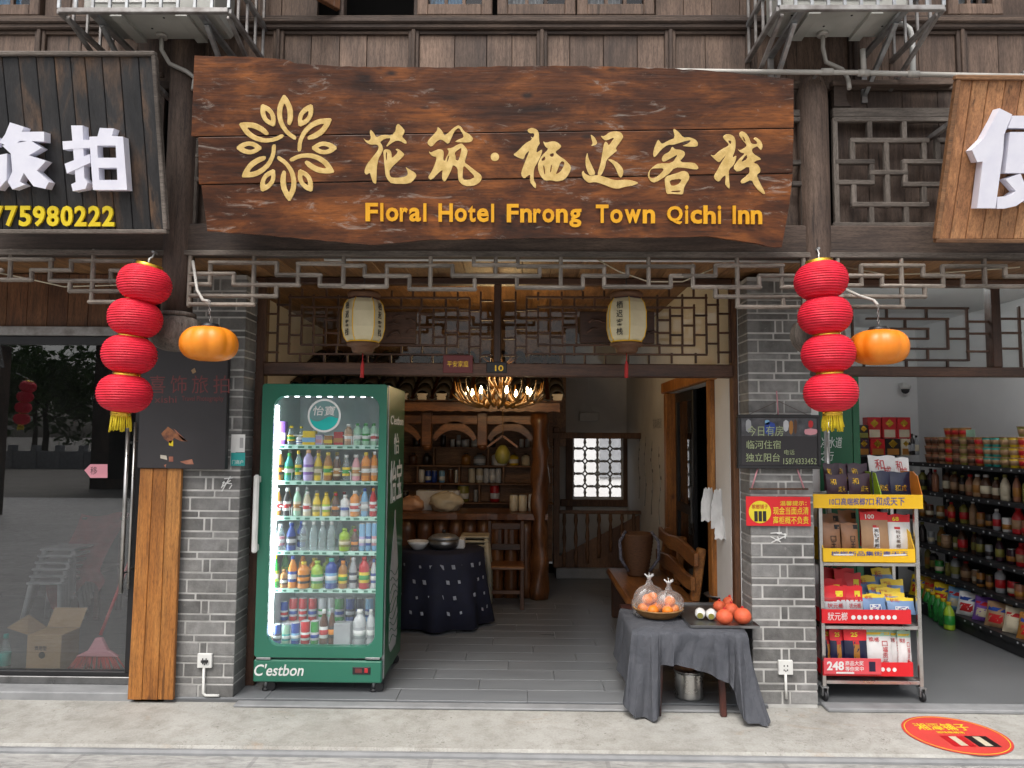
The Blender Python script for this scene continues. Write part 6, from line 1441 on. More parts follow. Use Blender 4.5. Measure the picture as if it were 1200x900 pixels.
text_px('槟榔新品集街青天王', 974, 646, 1064, 651.5, .075, .001, 'blue_print', rk, lift=.0005, bold=.02); G().beam(hit(977, 650, .073), hit(1000, 650, .073), .009, .001, (0, -1, 0)).build('torn_tape', 'white_print', rk); G().beam(hit(1035, 651, .073), hit(1062, 650, .073), .009, .001, (0, -1, 0)).build('torn_tape', 'white_print', rk)
text_px('狀元榔', 970, 717.5, 993, 727, .075, .001, 'white_print', rk, lift=.0005)
for i in range(8):
    c = hit(1000+i*6.9, 723.5, .0745); G().lathe([(.0135, 0), (.0135, .001)], c, 14, (0, -1, 0)).build('print_dot', 'white_print', rk)
    if i: c = hit(1000+i*6.9, 783.5+.2*i, .0745); G().lathe([(.0125, 0), (.0125, .001)], c, 14, (0, -1, 0)).build('print_dot', 'white_print', rk)
t = thing('price_placard', 'pinkish red prize placard on the bottom tray of the snack rack', 'placard', hit(1000, 791, .06)); defm('placard', (.70, .08, .10), None, .4); fbox(965.5, 771.5, 1033, 790.5, .062, .004, 'card', 'placard', t, .002)
text_px('248', 969, 775, 989, 785.5, .062, .001, 'white_print', t, lift=.0005, bold=.03); text_px('商品大奖', 990.5, 774.5, 1012, 780, .062, .001, 'white_print', t, lift=.0005, bold=.01); text_px('等你来中', 990.5, 781, 1012, 786.5, .062, .001, 'white_print', t, lift=.0005, bold=.01)
fbox(1018.5, 775.5, 1026, 787, .0605, .001, 'product_print', 'c_navyp', t, 0); fbox(980, 787.5, 1001, 789.5, .0605, .001, 'print_strip', 'white_print', t, 0)
def ppx(name, x0, y0, x1, y1, Y, mats, frac, label, T=.035, grp='packets on the snack rack', **k):
    a = hit((x0+x1)/2, y1, Y); b = hit((x0+x1)/2, y0, Y); d = (a-CAM).dot(FW)/FPX
    return pouch(name, a, (x1-x0)*d, (b-a).length, T, mats, frac, label, group=grp, **k)
gl_ = [('和成天下', .25, .75, .30, .48, 'gold_foil'), ('和', .15, .42, .55, .82, 'gold_foil')]
for i, (x0, y0, x1, y1, Y) in enumerate(((966, 543, 985, 575, .28), (982, 543, 995, 575, .285), (995, 543, 1018, 575, .27), (969, 556, 994, 583, .15), (995, 555, 1021, 583, .155))):
    ppx('snack_pouch', x0, y0, x1, y1, Y, ('c_plum', 'c_plum'), .12, f"plum-black pouch with gold writing, {('left back', 'middle back', 'right back', 'left front', 'right front')[i]} in the top tray", text=[gl_[1], ('成天', .5, .85, .25, .5, 'gold_foil')], lean=.1)
for i, (x0, y0, x1, y1, Y) in enumerate(((1020, 534, 1052, 575, .30), (1047, 536, 1068, 575, .31))): ppx('snack_pouch', x0, y0, x1, y1, Y, ('c_white', 'c_white'), .1, f"white pouch with red writing, {('left', 'right')[i]} one at the back of the top tray", text=[('和', .2, .55, .6, .9, 'c_red'), ('成', .5, .8, .45, .7, 'c_red')], lean=.12)
for i, (x0, y0, x1, y1, Y) in enumerate(((1023, 552, 1045, 583, .16), (1039, 553, 1068, 583, .175))): ppx('snack_pouch', x0, y0, x1, y1, Y, ('c_navyp', 'c_navyp'), .1, f"navy pouch with gold print, {('left', 'right')[i]} one at the front of the top tray", text=[('和成', .3, .8, .25, .5, 'gold_foil')], lean=.1)
for i, (x0, y0, x1, y1, Y) in enumerate(((962, 602, 985, 647, .27), (985, 598, 1006, 647, .28), (962, 613, 986, 648, .15), (987, 613, 1007, 648, .16))): ppx('snack_pouch', x0, y0, x1, y1, Y, ('c_kraft', 'c_kraft'), .14, f"brown kraft pouch, {('left back', 'right back', 'left front', 'right front')[i]} in the second tray", text=[('王', .45, .75, .2, .4, 'ink'), ('口', .45, .75, .42, .58, 'ink')], panel=[(.72, .98, .80, .94, 'ink')], lean=.1)
ppx('snack_pouch', 1010, 600, 1043, 648, .15, ('c_tan', 'red_sign'), .22, 'clear tan pouch with a red 100 header in the second tray', panel=[(.40, .62, .12, .62, 'c_white'), (.40, .62, .62, .68, 'c_red')], text=[('100', .18, .5, .83, .94, 'white_print'), ('枸', .43, .59, .50, .60, 'ink'), ('杞', .43, .59, .38, .48, 'ink'), ('槟', .43, .59, .26, .36, 'ink'), ('榔', .43, .59, .14, .24, 'ink')], lean=.08)
ppx('snack_pouch', 1042, 603, 1069, 648, .16, ('c_white', 'red_sign'), .22, 'white pouch with a red 68 header in the second tray', panel=[(.25, .5, .62, .68, 'c_red')], text=[('68', .2, .5, .83, .94, 'yellow_print'), ('枸', .28, .46, .50, .60, 'c_brown'), ('杞', .28, .46, .38, .48, 'c_brown'), ('槟', .28, .46, .26, .36, 'c_brown'), ('榔', .28, .46, .14, .24, 'c_brown')], lean=.08)
ppx('snack_pouch', 1008, 588, 1030, 640, .30, ('c_red', 'red_sign'), .2, 'dark red pouch standing behind the 100 pouch', lean=.05)
for i, (x0, y0, x1, y1, Y, ya) in enumerate(((964, 666, 990, 712, .33, 0), (979, 667, 1008, 712, .30, .3), (990, 672, 1010, 712, .29, -.2), (964, 679, 990, 716, .22, .1), (963.5, 687, 993, 719, .125, 0), (990, 687, 1012.5, 719, .135, 0))):
    ppx('snack_pouch', x0, y0, x1, y1, Y, ('c_silver', 'red_sign'), .46, f"red and silver pouch, {ordw(i)} from the back in the third tray", panel=[(.0, 1, .45, .58, 'c_red'), (.58, .88, .62, .82, 'yellow_print')], text=[('状元榔', .18, .82, .22, .40, 'c_red')], lean=.12, yaw=ya)
for i, (x0, y0, x1, y1, Y, ya) in enumerate(((1027, 667, 1053, 705, .34, .1), (1010, 676, 1034, 712, .30, .2), (1036, 680, 1061, 714, .28, -.2), (1021, 686, 1048, 716, .23, .25), (1030, 690, 1058, 716, .20, -.1), (1012, 697, 1040, 719, .125, .05), (1036, 695, 1062, 719, .16, -.15), (1041, 701, 1073, 720, .12, -.05))):
    ppx('snack_pouch', x0, y0, x1, y1, Y, ('c_skyblue', 'c_yellow'), .24, f"blue pouch with an orange-yellow header, {ordw(i)} from the back in the third tray", panel=[(.25, .75, .2, .5, 'c_white'), (.28, .72, .23, .47, 'c_blue')], text=[('状元', .12, .45, .74, .92, 'c_red'), ('状元', .32, .68, .27, .43, 'white_print')], lean=.3, yaw=ya)
for i, (x0, y0, x1, y1, Y) in enumerate(((965, 737, 977, 780, .17), (973.5, 738, 993, 780, .14), (990, 738, 1017.5, 780, .12))): ppx('snack_pouch', x0, y0, x1, y1, Y, ('c_navyp', 'red_sign'), .26, f"navy pouch with a red header, {ordw(i)} from left in the bottom tray", panel=[(.36, .62, .06, .60, 'c_amber'), (.36, .62, .60, .72, 'c_red')], text=[('25', .3, .6, .80, .92, 'yellow_print')], lean=.06)
for i, (x0, y0, x1, y1, Y) in enumerate(((1015, 737, 1046, 780, .13), (1041, 738, 1057, 780, .16), (1053, 739, 1069, 780, .14))): ppx('snack_pouch', x0, y0, x1, y1, Y, ('c_white', 'c_mint'), .16, f"white pouch with red writing, {ordw(i)} from left in the bottom tray", panel=[(.06, .94, .84, .90, 'c_yellow')], text=[('口', .6, .82, .55, .68, 'c_red'), ('福', .6, .82, .38, .53, 'c_red'), ('贡', .6, .82, .22, .36, 'c_red'), ('品', .6, .82, .07, .20, 'c_red'), ('槟榔', .1, .5, .66, .78, 'c_red')], lean=.06)

# ================================================================== BOARDS ON THE RIGHT PILLAR
YP = -.022
cb = thing('chalkboard', 'black chalkboard with handwritten room notes hung on the brick pillar', 'chalkboard', hit(913, 549, YP))
fbox(867, 488, 960, 548, YP, .03, 'board', 'poster_black', cb, .003)
for a in ((865, 486, 962, 489.5), (865, 545.5, 962, 549.5), (865, 489.5, 868.5, 545.5), (958.5, 489.5, 962, 545.5)): fbox(*a, YP-.008, .04, 'frame', 'black_plastic', cb, .003)
defm('photo_strip', (.10, .10, .11), (.03, .03, .035), .5, 20)
ph = fbox(869, 490, 958, 511, YP-.001, .001, 'photo_strip', 'photo_strip', cb, 0)
for (x, y, w_, h_, m) in ((877, 499, 7, 16, 'c_grey'), (902, 502, 14, 16, 'c_blue'), (899, 495, 6, 6, 'c_lightblue'), (921, 499, 7, 14, 'c_silver'), (927, 501, 5, 17, 'c_amber'), (932, 500, 4, 18, 'c_brown'), (950, 497, 6, 9, 'c_red'), (950, 506, 17, 8, 'c_pinkish')):
    g = G(); px_prism(g, [(x+w_/2*math.cos(k*.785)*(1+.2*math.sin(k*3)), y+h_/2*math.sin(k*.785)) for k in range(8)], YP-.002, .0006); g.build('photo_figure', m, ph)
for s, a, b, c_, d in (('今日有房', 876, 499, 918, 511), ('临河住宿', 875, 516, 915, 526), ('独立阳台', 874, 531, 914, 541), ('电话', 919, 527, 931, 533), ('15874333452', 918, 537, 957, 544)): text_px(s, a, b, c_, d, YP-.003, .0008, 'chalk', cb, lift=.0006, res=2)
for a, b in (((912, 486), (910, 458)), ((912, 470), (875, 487)), ((912, 470), (948, 487))): G().tube([hit(*a, YP+.02), hit(*b, YP+.02)], .004 if a[1] == 486 else .0015, 6).build('rope', 'dark_leg' if a[1] != 486 else 'c_pinkish', cb)
for a, b in ((888, 881), (934, 942)): G().tube([hit(a, 549, YP+.015), hit(b, 572, YP+.018)], .005, 6).build('rope', 'c_pinkish', cb)
G().tube([hit(878, 573, YP+.02), hit(947, 573, YP+.02)], .006, 6).build('wooden_rod', 'brown_board', cb)
rn_ = thing('red_notice', 'red and yellow cash notice on the brick pillar', 'notice', hit(912, 616, .008)); fbox(874.5, 582, 950, 616.5, .004, .008, 'panel', 'red_sign', rn_, .001)
c = hit(890.5, 600, .003); G().lathe([(.068, 0), (.068, .001)], c, 30, (0, -1, 0)).build('roundel', 'yellow_print', rn_)
for i in range(3): fbox(884+i*5, 599, 888+i*5, 611, .0005, .001, 'roundel_print', 'c_dark', rn_, 0)
text_px('槟榔铺子', 881, 591, 900, 596.5, .0015, .0006, 'c_red', rn_, bold=.01)
for s, a, b, c_, d in (('温馨提示：', 914, 587, 945, 592.5), ('现金当面点清', 906, 594, 947.5, 603), ('离柜概不负责', 906, 605, 947.5, 614)): text_px(s, a, b, c_, d, .004, .0008, 'yellow_print', rn_, lift=.0005, bold=.008)
def socket(px, py, conduit, label):
    t = thing('wall_socket', label, 'socket', hit(px, py, .015), 'sockets on the pillars'); fbox(px-8.5, py-8.5, px+8.5, py+8.5, .000, .019, 'box', 'white_plastic', t, .003)
    for dx, dy in ((-2, -2), (2, -2), (-2, 3), (0, 4), (2, 3)): fbox(px+dx-.6, py+dy-1, px+dx+.6, py+dy+1, -.0008, .001, 'slot', 'ink', t, 0)
    pts = [hit(a, b, .003) for a, b in conduit]; G().tube(pts, .0085, 8).build('conduit', 'white_plastic', t); return t
socket(921, 782.5, [(920.5, 790), (921, 805), (921.5, 819)], 'white socket low on the pillar beside the snack rack')
so_ = socket(239.5, 774.5, [(239, 783), (238, 812), (241, 815), (257, 815)], 'white socket low on the pillar left of the fridge'); fbox(235, 774, 243, 777, -.014, .013, 'plug', 'black_plastic', so_, .002)
# sticker on the pavement
t = thing('floor_sticker', 'round red advertising sticker on the pavement before the grocery', 'sticker', onz(1120, 862, -.0155)); c = onz(1120, 861, -.0165); r = .265; zf = -.0165
g = G(); g.lathe([(r, 0), (r, .0012)], c, 48); g.build('disc', 'sticker_red', t); g = G(); g.lathe([(r*.95, 0), (r*.95, .0006), (r*.935, .0006), (r*.935, 0), (r*.95, 0)], c+Vector((0, 0, .0015)), 48); g.build('ring', 'yellow_print', t)
def ftext(s, x0, x1, y0, y1, m): 
    g = G(); put_text(g, s, c+Vector((x0, y0, .0022)), c+Vector((x1, y0, .0022)), c+Vector((x0, y1, .0022)), (0, 0, .0005), bold=.012); g.build('lettering', m, t, fix=False)
ftext('湘潭铺子', -.165, .13, .055, .15, 'yellow_print'); ftext('湘味槟榔馆', -.09, .06, .012, .038, 'yellow_print')
for i, (x0, m) in enumerate(((-.10, 'c_red'), (.03, 'c_dark'))):
    g = G(); g.bb(c.x+x0, c.x+x0+.12, c.y-.16, c.y-.02, zf+.0018, zf+.0024); g.build('pack_print', m, t); g = G(); g.bb(c.x+x0+.04, c.x+x0+.08, c.y-.15, c.y-.03, zf+.0026, zf+.003); g.build('pack_print', 'c_cream', t)
# ================================================================== STUDIO FRONT (left)
YG = .16; lx1 = hit(166, 600, YG).x
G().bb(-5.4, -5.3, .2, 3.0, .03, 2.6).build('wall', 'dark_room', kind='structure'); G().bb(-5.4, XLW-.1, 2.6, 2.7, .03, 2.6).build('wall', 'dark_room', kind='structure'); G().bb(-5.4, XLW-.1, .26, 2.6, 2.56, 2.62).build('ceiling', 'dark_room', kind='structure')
sf = thing('studio_glass_door', 'glass shop door with long steel handles left of the inn', 'glass door', (-3.0, YG, .03))
zg0, zg1 = hit(80, 786, YG).z, hit(80, 404, YG).z
G().bb(-4.6, lx1, YG-.02, YG+.05, .0285, zg0-.03).build('bottom_rail', 'steel_dark', sf, bevel=.004); G().bb(-4.6, lx1, YG-.012, YG+.045, zg0-.029, zg0).build('bottom_rail', 'black_metal', sf, bevel=.003)
G().bb(-4.6, lx1, YG-.02, YG+.05, zg1, zg1+.055).build('top_rail', 'black_metal', sf, bevel=.004); G().bb(-4.6, lx1, YG-.05, YG+.05, zg1+.056, zg1+.115).build('header', 'galv_worn', sf, bevel=.004)
xs0 = hit(155.5, 600, YG).x; G().bb(xs0, lx1, YG-.018, YG+.045, zg0+.0005, zg1-.0005).build('stile', 'black_metal', sf, bevel=.003); G().bb(-3.70, -3.62, YG-.018, YG+.045, zg0+.0005, zg1-.0005).build('stile', 'black_metal', sf, bevel=.003)
G().bb(-3.62, xs0, YG+.01, YG+.02, zg0, zg1).build('pane', 'door_glass', sf); G().bb(-4.6, -3.70, YG+.01, YG+.02, zg0, zg1).build('pane', 'door_glass', sf)
for a, b, rr in (((154, 497), (138, 695), .013), ((162, 495), (147, 690), .009)):
    p, q = hit(*a, YG-.07), hit(*b, YG-.07); x = (p.x+q.x)/2; h = G().tube([(x, YG-.07, q.z), (x, YG-.07, p.z)], rr, 12).build('handle', 'stainless', sf)
    for z in (q.z+.12, p.z-.12): G().tube([(x, YG-.07, z), (x, YG+.0, z)], .007, 8).build('handle_mount', 'stainless', h)
# boards over the header
hb = thing('studio_header', 'reddish vertical boards above the studio door, behind the fret', 'panelling', (-3.1, YG+.02, zg1+.116)); zt_ = zs-.006
for i in range(16):
    x = -4.6+(lx1+4.6)*i/16; G().bb(x+.0012, x+(lx1+4.6)/16-.0012, YG-.01, YG+.02, zg1+.1165, zt_).build('board', 'brown_board', hb, bevel=.002)
# pink arrow sticker on the glass
t = thing('arrow_sticker', 'small pink arrow sticker on the studio glass', 'sticker', hit(112, 556, YG+.008)); g = G(); px_prism(g, [(99, 551), (106, 544), (126, 544), (126, 560), (106, 560)], YG+.0095, .001); g.build('card', 'pink', t); text_px('移', 106, 547, 114, 556, YG+.0085, .0005, 'ink', t)
# poster board, pine planks
YPB = -.05; pb = thing('studio_poster', 'black poster board with faded red characters beside the studio door', 'poster', hit(216, 549, YPB))
def quad(pts, Y, th, name, mat, parent, bevel=.003):
    g = G(); px_prism(g, pts, Y+th, th); return g.build(name, mat, parent, bevel=bevel)
quad([(171, 400), (271, 400), (267, 550), (165, 548)], YPB, .045, 'board', 'poster_black', pb)
for i, ch_ in enumerate('喜饰旅拍'): text_px(ch_, 175+25*i, 440, 194+25*i, 461, YPB, .0008, 'poster_red', pb, lift=.0005, res=2)
text_px('xishi', 181, 464, 207, 472, YPB, .0008, 'poster_red', pb, lift=.0005); text_px('Travel Photography', 213, 464, 262, 471.5, YPB, .0008, 'poster_red', pb, lift=.0005)
defm('poster_pic', (.34, .13, .05), (.10, .035, .02), .6, 25); defm('poster_skin', (.45, .20, .12), (.25, .08, .05), .6, 15)
for pts, m in (([(189, 508), (197, 500), (204, 505), (220, 517), (212, 517), (204, 513), (200, 520), (192, 514)], 'poster_pic'), ([(203, 502), (207, 505), (219, 517), (214, 516)], 'poster_skin'), ([(198, 517), (203, 516), (203, 523), (198, 522)], 'tassel_yellow'), ([(188, 533), (195, 534), (196, 539), (188, 537)], 'tile_cap'), ([(198, 535), (203, 535), (203, 541), (198, 541)], 'poster_skin'), ([(211, 541), (225, 538), (227, 544), (218, 544)], 'poster_skin'), ([(224, 434), (228, 431), (230, 436), (226, 438)], 'cardboard'), ([(192, 545), (195, 544), (194, 548)], 'poster_skin')):
    g = G(); px_prism(g, pts, YPB, .0006, .0004); g.build('faded_picture', m, pb)
pk = thing('pine_panel', 'varnished orange pine planks leaning below the black poster', 'plank panel', hit(180, 816, -.03)); YPK = -.035
for (a, b, c_, d) in ((167, 182, 152, 168.5), (182.4, 198, 168.9, 187), (198.4, 215, 187.4, 205)): quad([(a, 548.5), (b, 548.5), (d, 818.5), (c_, 818)], YPK, .028, 'plank', 'orange_plank', pk)
# small municipal notice
t = thing('shop_notice', 'small white and teal notice on the brick beside the poster', 'notice', hit(279, 546, .012)); fbox(270.5, 509, 275.8, 546, .012, .003, 'card', 'white_print', t, 0); fbox(276, 509, 287, 530, .012, .003, 'card', 'white_print', t, 0); fbox(270.5, 530.5, 287, 546, .0085, .003, 'teal_panel', 'teal_print', t, 0)
text_px('门商户', 272, 539, 285, 544, .0085, .0005, 'white_print', t, lift=.0004)
fbox(281, 513, 285, 525, .011, .0008, 'print', 'grey_print', t, 0)
# ------------------------------------------------ behind the glass
c = hit(60, 785, .45); c.z = .031; t = thing('cardboard_box', 'open cardboard box standing inside the studio door', 'box', c); W2 = .115
G().bb(c.x-W2, c.x+W2, .36, .56, .031, .27).build('carton', 'cardboard', t, bevel=.003)
g = G(); g.add([(c.x-W2, .36, .271), (c.x-W2-.10, .30, .33), (c.x-W2-.09, .5, .37), (c.x-W2, .56, .271)], [(0, 1, 2, 3)]); g.build('flap', 'cardboard', t); g = G(); g.add([(c.x-W2, .56, .271), (c.x+W2, .56, .271), (c.x+W2+.01, .62, .39), (c.x-W2+.01, .62, .39)], [(0, 1, 2, 3)]); g.build('flap', 'cardboard', t)
g = G(); put_text(g, '商用型', (c.x-.06, .359, .17), (c.x+.02, .359, .17), (c.x-.06, .359, .20), (0, -.001, 0), bold=.02); g.build('lettering', 'ink', t, fix=False); G().lathe([(.022, 0), (.022, .001)], (c.x-.01, .3585, .14), 12, (0, 1, 0)).build('print', 'ink', t)
# broom
c = hit(112, 786, .32); c.z = .031; hd = hit(135, 690, .40); t = thing('red_broom', 'red plastic broom leaning inside the studio door', 'broom', c); top = Vector((c.x+.14, .50, .86))
G().tube([c+Vector((.015, .01, .25)), top], .011, 8).build('stick', 'red_plastic', t)
g = G(); g.prism([(c.x-.13, .335, .15), (c.x+.15, .335, .15), (c.x+.08, .335, .19), (c.x+.035, .335, .27), (c.x-.005, .335, .27), (c.x-.05, .335, .19)], (0, -.03, 0)); g.build('head', 'pink', t, bevel=.004)
g = G(); rn2 = random.Random(2)
for i in range(46):
    u = i/45; x0 = c.x-.12+.26*u; g.tube([(x0, .32+rn2.uniform(-.01, .01), .151), (c.x-.21+.44*u+rn2.uniform(-.01, .01), .32+rn2.uniform(-.03, .03), .033)], .0035, 4)
o = g.build('bristles', 'red_plastic', t); o['kind'] = 'stuff'
# white stacked chairs, red dress, basin, bottle
p = hit(62, 735, 1.6)
for i in range(6):
    z = .032+i*.05; y = 1.6+i*.03; t = thing('white_stool', f'grey-white plastic stool, {ordw(i)} from the bottom of the stack inside the studio', 'stool', (p.x, y, z), 'stacked stools inside the studio'); G().bb(p.x-.15, p.x+.15, y-.15, y+.15, z+.34, z+.36).build('seat', 'c_grey', t, bevel=.008)
    for sx in (-1, 1):
        for sy in (-1, 1): G().tube([(p.x+sx*.16, y+sy*.16, z), (p.x+sx*.12, y+sy*.12, z+.34)], .022, 6).build('leg', 'c_grey', t)
defm('red_cloth', (.30, .018, .022), (.16, .010, .012), .8, 9, bump=.4)
p = hit(105, 690, 1.9); x, y = p.x, 1.9; t = thing('draped_chair', 'chair draped with dark red cloth inside the studio', 'chair', (x, y, .031))
for sx in (-.17, .17):
    for sy, zz in ((-.17, .42), (.17, .85)): G().bb(x+sx-.018, x+sx+.018, y+sy-.018, y+sy+.018, .0315, zz).build('leg', 'dark_leg', t)
G().bb(x-.19, x+.19, y-.19, y+.15, .421, .445).build('seat', 'dark_leg', t)
g = G(); grid_mesh(g, lambda u, v: Vector((x-.22+.44*u+.03*math.sin(v*7+u*3), y-.21-.02*math.sin(u*19)*v+.40*max(0, 1-v*2.6), (.88-.02*math.sin(u*6)) if v < .02 else .87-.42*min(1, v*2.6)-.30*max(0, v-.385)/.615*(.7+.4*math.sin(u*5+1)))), 40, 24); g.build('red_drape', 'red_cloth', t)
p = hit(5, 786, .34); vessel('bottle', .034, .25, 'clear', 'teal', 'teal', (p.x, .34, .031), 'clear water bottle standing inside the studio glass at the left edge', 'bottle', 'water_bottle', 'bottle inside the studio')

# ================================================================== FRUIT TABLE
tz = .47; tx0 = hit(743, 735, -.16).x; tx1 = hit(872, 735, -.16).x; ty0, ty1 = -.17, .56
ft = thing('fruit_table', 'small dark-legged table under the grey cloth at the doorway', 'table', ((tx0+tx1)/2, .1, -.02)); G().bb(tx0+.01, tx1-.01, ty0+.01, ty1, tz-.03, tz-.004).build('table_top', 'dark_leg', ft, bevel=.004)
G().beam((tx0+.14, ty0+.04, -.0195), (tx0+.17, ty0+.06, tz-.031), .035, .035).build('leg', 'dark_leg', ft, bevel=.004); G().beam((tx1-.12, ty0+.04, -.0195), (tx1-.13, ty0+.06, tz-.031), .035, .035).build('leg', 'dark_leg', ft, bevel=.004)
for x in (tx0+.10, tx1-.10): G().beam((x, ty1-.05, .0045), (x, ty1-.06, tz-.031), .035, .035).build('leg', 'dark_leg', ft, bevel=.004)
# cloth: one draped sheet, hem uneven, corners touching the ground
per = [((tx0-.005, .30), .20), ((tx0-.012, .10), .16), ((tx0-.015, -.12), .10), ((tx0-.01, -.26), .03), ((tx0+.02, -.29), -.005), ((tx0+.09, -.295), -.012), ((tx0+.135, -.29), .01), ((tx0+.15, -.285), .30), ((tx0+.22, -.285), .315), ((tx0+.34, -.285), .285), ((tx0+.46, -.285), .245), ((tx0+.54, -.285), .215), ((tx0+.575, -.287), .15), ((tx1-.06, -.295), .03), ((tx1-.02, -.30), -.01), ((tx1+.012, -.29), -.008), ((tx1+.02, -.22), .06), ((tx1+.02, -.08), .12), ((tx1+.018, .1), .14), ((tx1+.01, .30), .2)]
cen = Vector(((tx0+tx1)/2, .2, 0)); NU = 190; NV = 16
per = [((a[0], a[1]+.105), h-.02 if h > .05 else h) for a, h in per]
def per_at(u):
    s = u*(len(per)-1); i = min(int(s), len(per)-2); f = s-i; f = f*f*(3-2*f); (a, h0), (b, h1) = per[i], per[i+1]
    return Vector((a[0]+(b[0]-a[0])*f, a[1]+(b[1]-a[1])*f, 0)), h0+(h1-h0)*f
def cloth(u, v):
    p, h = per_at(u); out = Vector((p.x-cen.x, p.y-cen.y, 0)); s = u*(len(per)-1)
    if out.y < -.25 and tx0+.03 < p.x < tx1-.03: out = Vector((.15*(p.x-cen.x), -1, 0))
    out.normalize(); drop = tz-h
    fold = (.020*math.sin(u*47+.6)+.014*math.sin(u*91+v*2.0)+.008*math.sin(u*160+v*5))*(v**.8)
    flare = .08*drop*v**1.3 if (s < 7 or s > 12) else .07*drop*v
    if s > 12.5: flare += .10*v*v*math.exp(-((s-14.5)/1.6)**2)
    q = p+out*(fold+flare+.004); z = tz+.0015-drop*v
    z = max(z, -.018); z += .006*math.sin(u*60+v*4)*v*(1-v)
    if v == 0: q = p-out*.004; z = tz+.003
    return Vector((q.x, q.y, z))
g = G(); grid_mesh(g, cloth, NU, NV)
n0 = len(g.v); ring = [g.v[i] for i in range(NU+1)]
inn = [Vector((cen.x+(r_.x-cen.x)*.55, .22+(r_.y-.22)*.55, tz+.0045+.0015*math.sin(i*.9))) for i, r_ in enumerate(ring)]
g.v += inn; 
for i in range(NU): g.f.append([i+1, i, n0+i, n0+i+1]); g.m.append(0); g.sm.append(True)
ce_ = len(g.v); g.v.append(Vector((cen.x, .22, tz+.004)))
for i in range(NU): g.f.append([n0+i, ce_, n0+i+1]); g.m.append(0); g.sm.append(True)
g.build('table_cloth', 'cloth_grey', label='dark grey cloth draped unevenly over the fruit table', cat='tablecloth', fix=True)
zt2 = tz+.008
# steel pot under the table
c = onz(797, 800, .005); t = thing('steel_pot', 'ribbed stainless pot under the fruit table', 'pot', (c.x, .12, .0045)); g = G(); g.lathe([(.085+(.004 if j % 2 else 0), .16*j/14) for j in range(15)]+[(.08, .16)], (c.x, .12, .005), 28); g.build('body', 'stainless', t); G().lathe([(.093, .16), (.093, .168), (.05, .172), (.0005, .173)], (c.x, .12, .0052), 28).build('lid', 'stainless', t)
# basket with bagged oranges
c = hit(771, 722, -.14); c = onz(771, 722, zt2); t = thing('fruit_basket', 'shallow woven basket on the left of the fruit table', 'basket', (c.x, c.y, zt2)); g = G()
g.lathe([(.10, 0), (.118, .010), (.138, .030), (.150, .050), (.154, .055), (.148, .055), (.128, .024), (.105, .014), (.0005, .010)], (c.x, c.y, zt2), 60, mod=lambda a, h: 1+.012*math.sin(a*30)); g.build('basket', 'rattan', t)
pts = [Vector((c.x+.155*math.cos(a), c.y+.155*math.sin(a), zt2+.054)) for a in [2*math.pi*k/40 for k in range(41)]]; G().tube(pts, .006, 6, False).build('rim', 'rattan', t)
def orange(x, y, z, r, m, label, grp, cat='orange', nm='orange'):
    t_ = thing(nm, label, cat, (x, y, z-r*.93), grp); g = G(); n = 12
    g.lathe([(r*max(.02, math.cos(a)), r*.93*math.sin(a)) for a in [-math.pi/2+math.pi*j/n for j in range(n+1)]], (x, y, z), 16); g.build('fruit', m, t_); return t_
spots = [(-.095, -.02, .052), (-.045, -.075, .052), (-.012, -.01, .052), (-.055, .045, .052), (-.068, -.025, .108), (-.03, .012, .112), (.045, -.08, .052), (.092, -.035, .052), (.055, .02, .055), (.066, -.045, .102), (.02, .075, .052)]
for i, (dx, dy, dz) in enumerate(spots): orange(c.x+dx, c.y+dy, zt2+dz, .036, 'orange_fruit', 'small orange inside the clear bags in the basket', 'oranges in the basket')
defglass('clear_bag', (.98, .98, .98), .9, .28, .02, .16, (.86, .80, .76))
for i, (dx, dy, sx, sz, lb) in enumerate(((-.055, -.008, .098, .098, 'left'), (.062, -.035, .085, .074, 'right'))):
    cx, cy_, cz = c.x+dx, c.y+dy, zt2+.078; g = G(); rb = random.Random(i)
    def f(u, v):
        a = u*2*math.pi; b = (v-.5)*math.pi; k = 1+.11*math.sin(5*a+3*b)+.08*math.sin(11*a-5*b+i)+.06*math.sin(17*a+7*b+i*2)
        rr = math.cos(b)**.7 if math.cos(b) > 0 else 0
        if v > .84: rr = max(.12, rr*.5)
        z = math.sin(b)*sz*(1.0 if v < .5 else 1.2)+(.045*(v-.84)/.16 if v > .84 else 0); return Vector((cx+math.cos(a)*sx*k*rr, cy_+math.sin(a)*sx*.8*k*rr, cz+z))
    t = thing('fruit_bag', f'{lb} knotted clear bag of oranges in the basket', 'bag', (cx, cy_, cz-.05), 'bags of oranges'); grid_mesh(g, f, 40, 24); g.build('bag', 'clear_bag', t, fix=False)
    g = G()
    for k in range(9): a = k*.7; tp = Vector((cx, cy_, cz+sz*1.2+.03)); g.tube([tp, tp+Vector((.012*math.cos(a), .012*math.sin(a), .02)), tp+Vector((.03*math.cos(a), .03*math.sin(a), .030+.006*(k % 3)))], [.006, .005, .002], 5)
    g.build('knot', 'c_white', t)['kind'] = 'stuff'
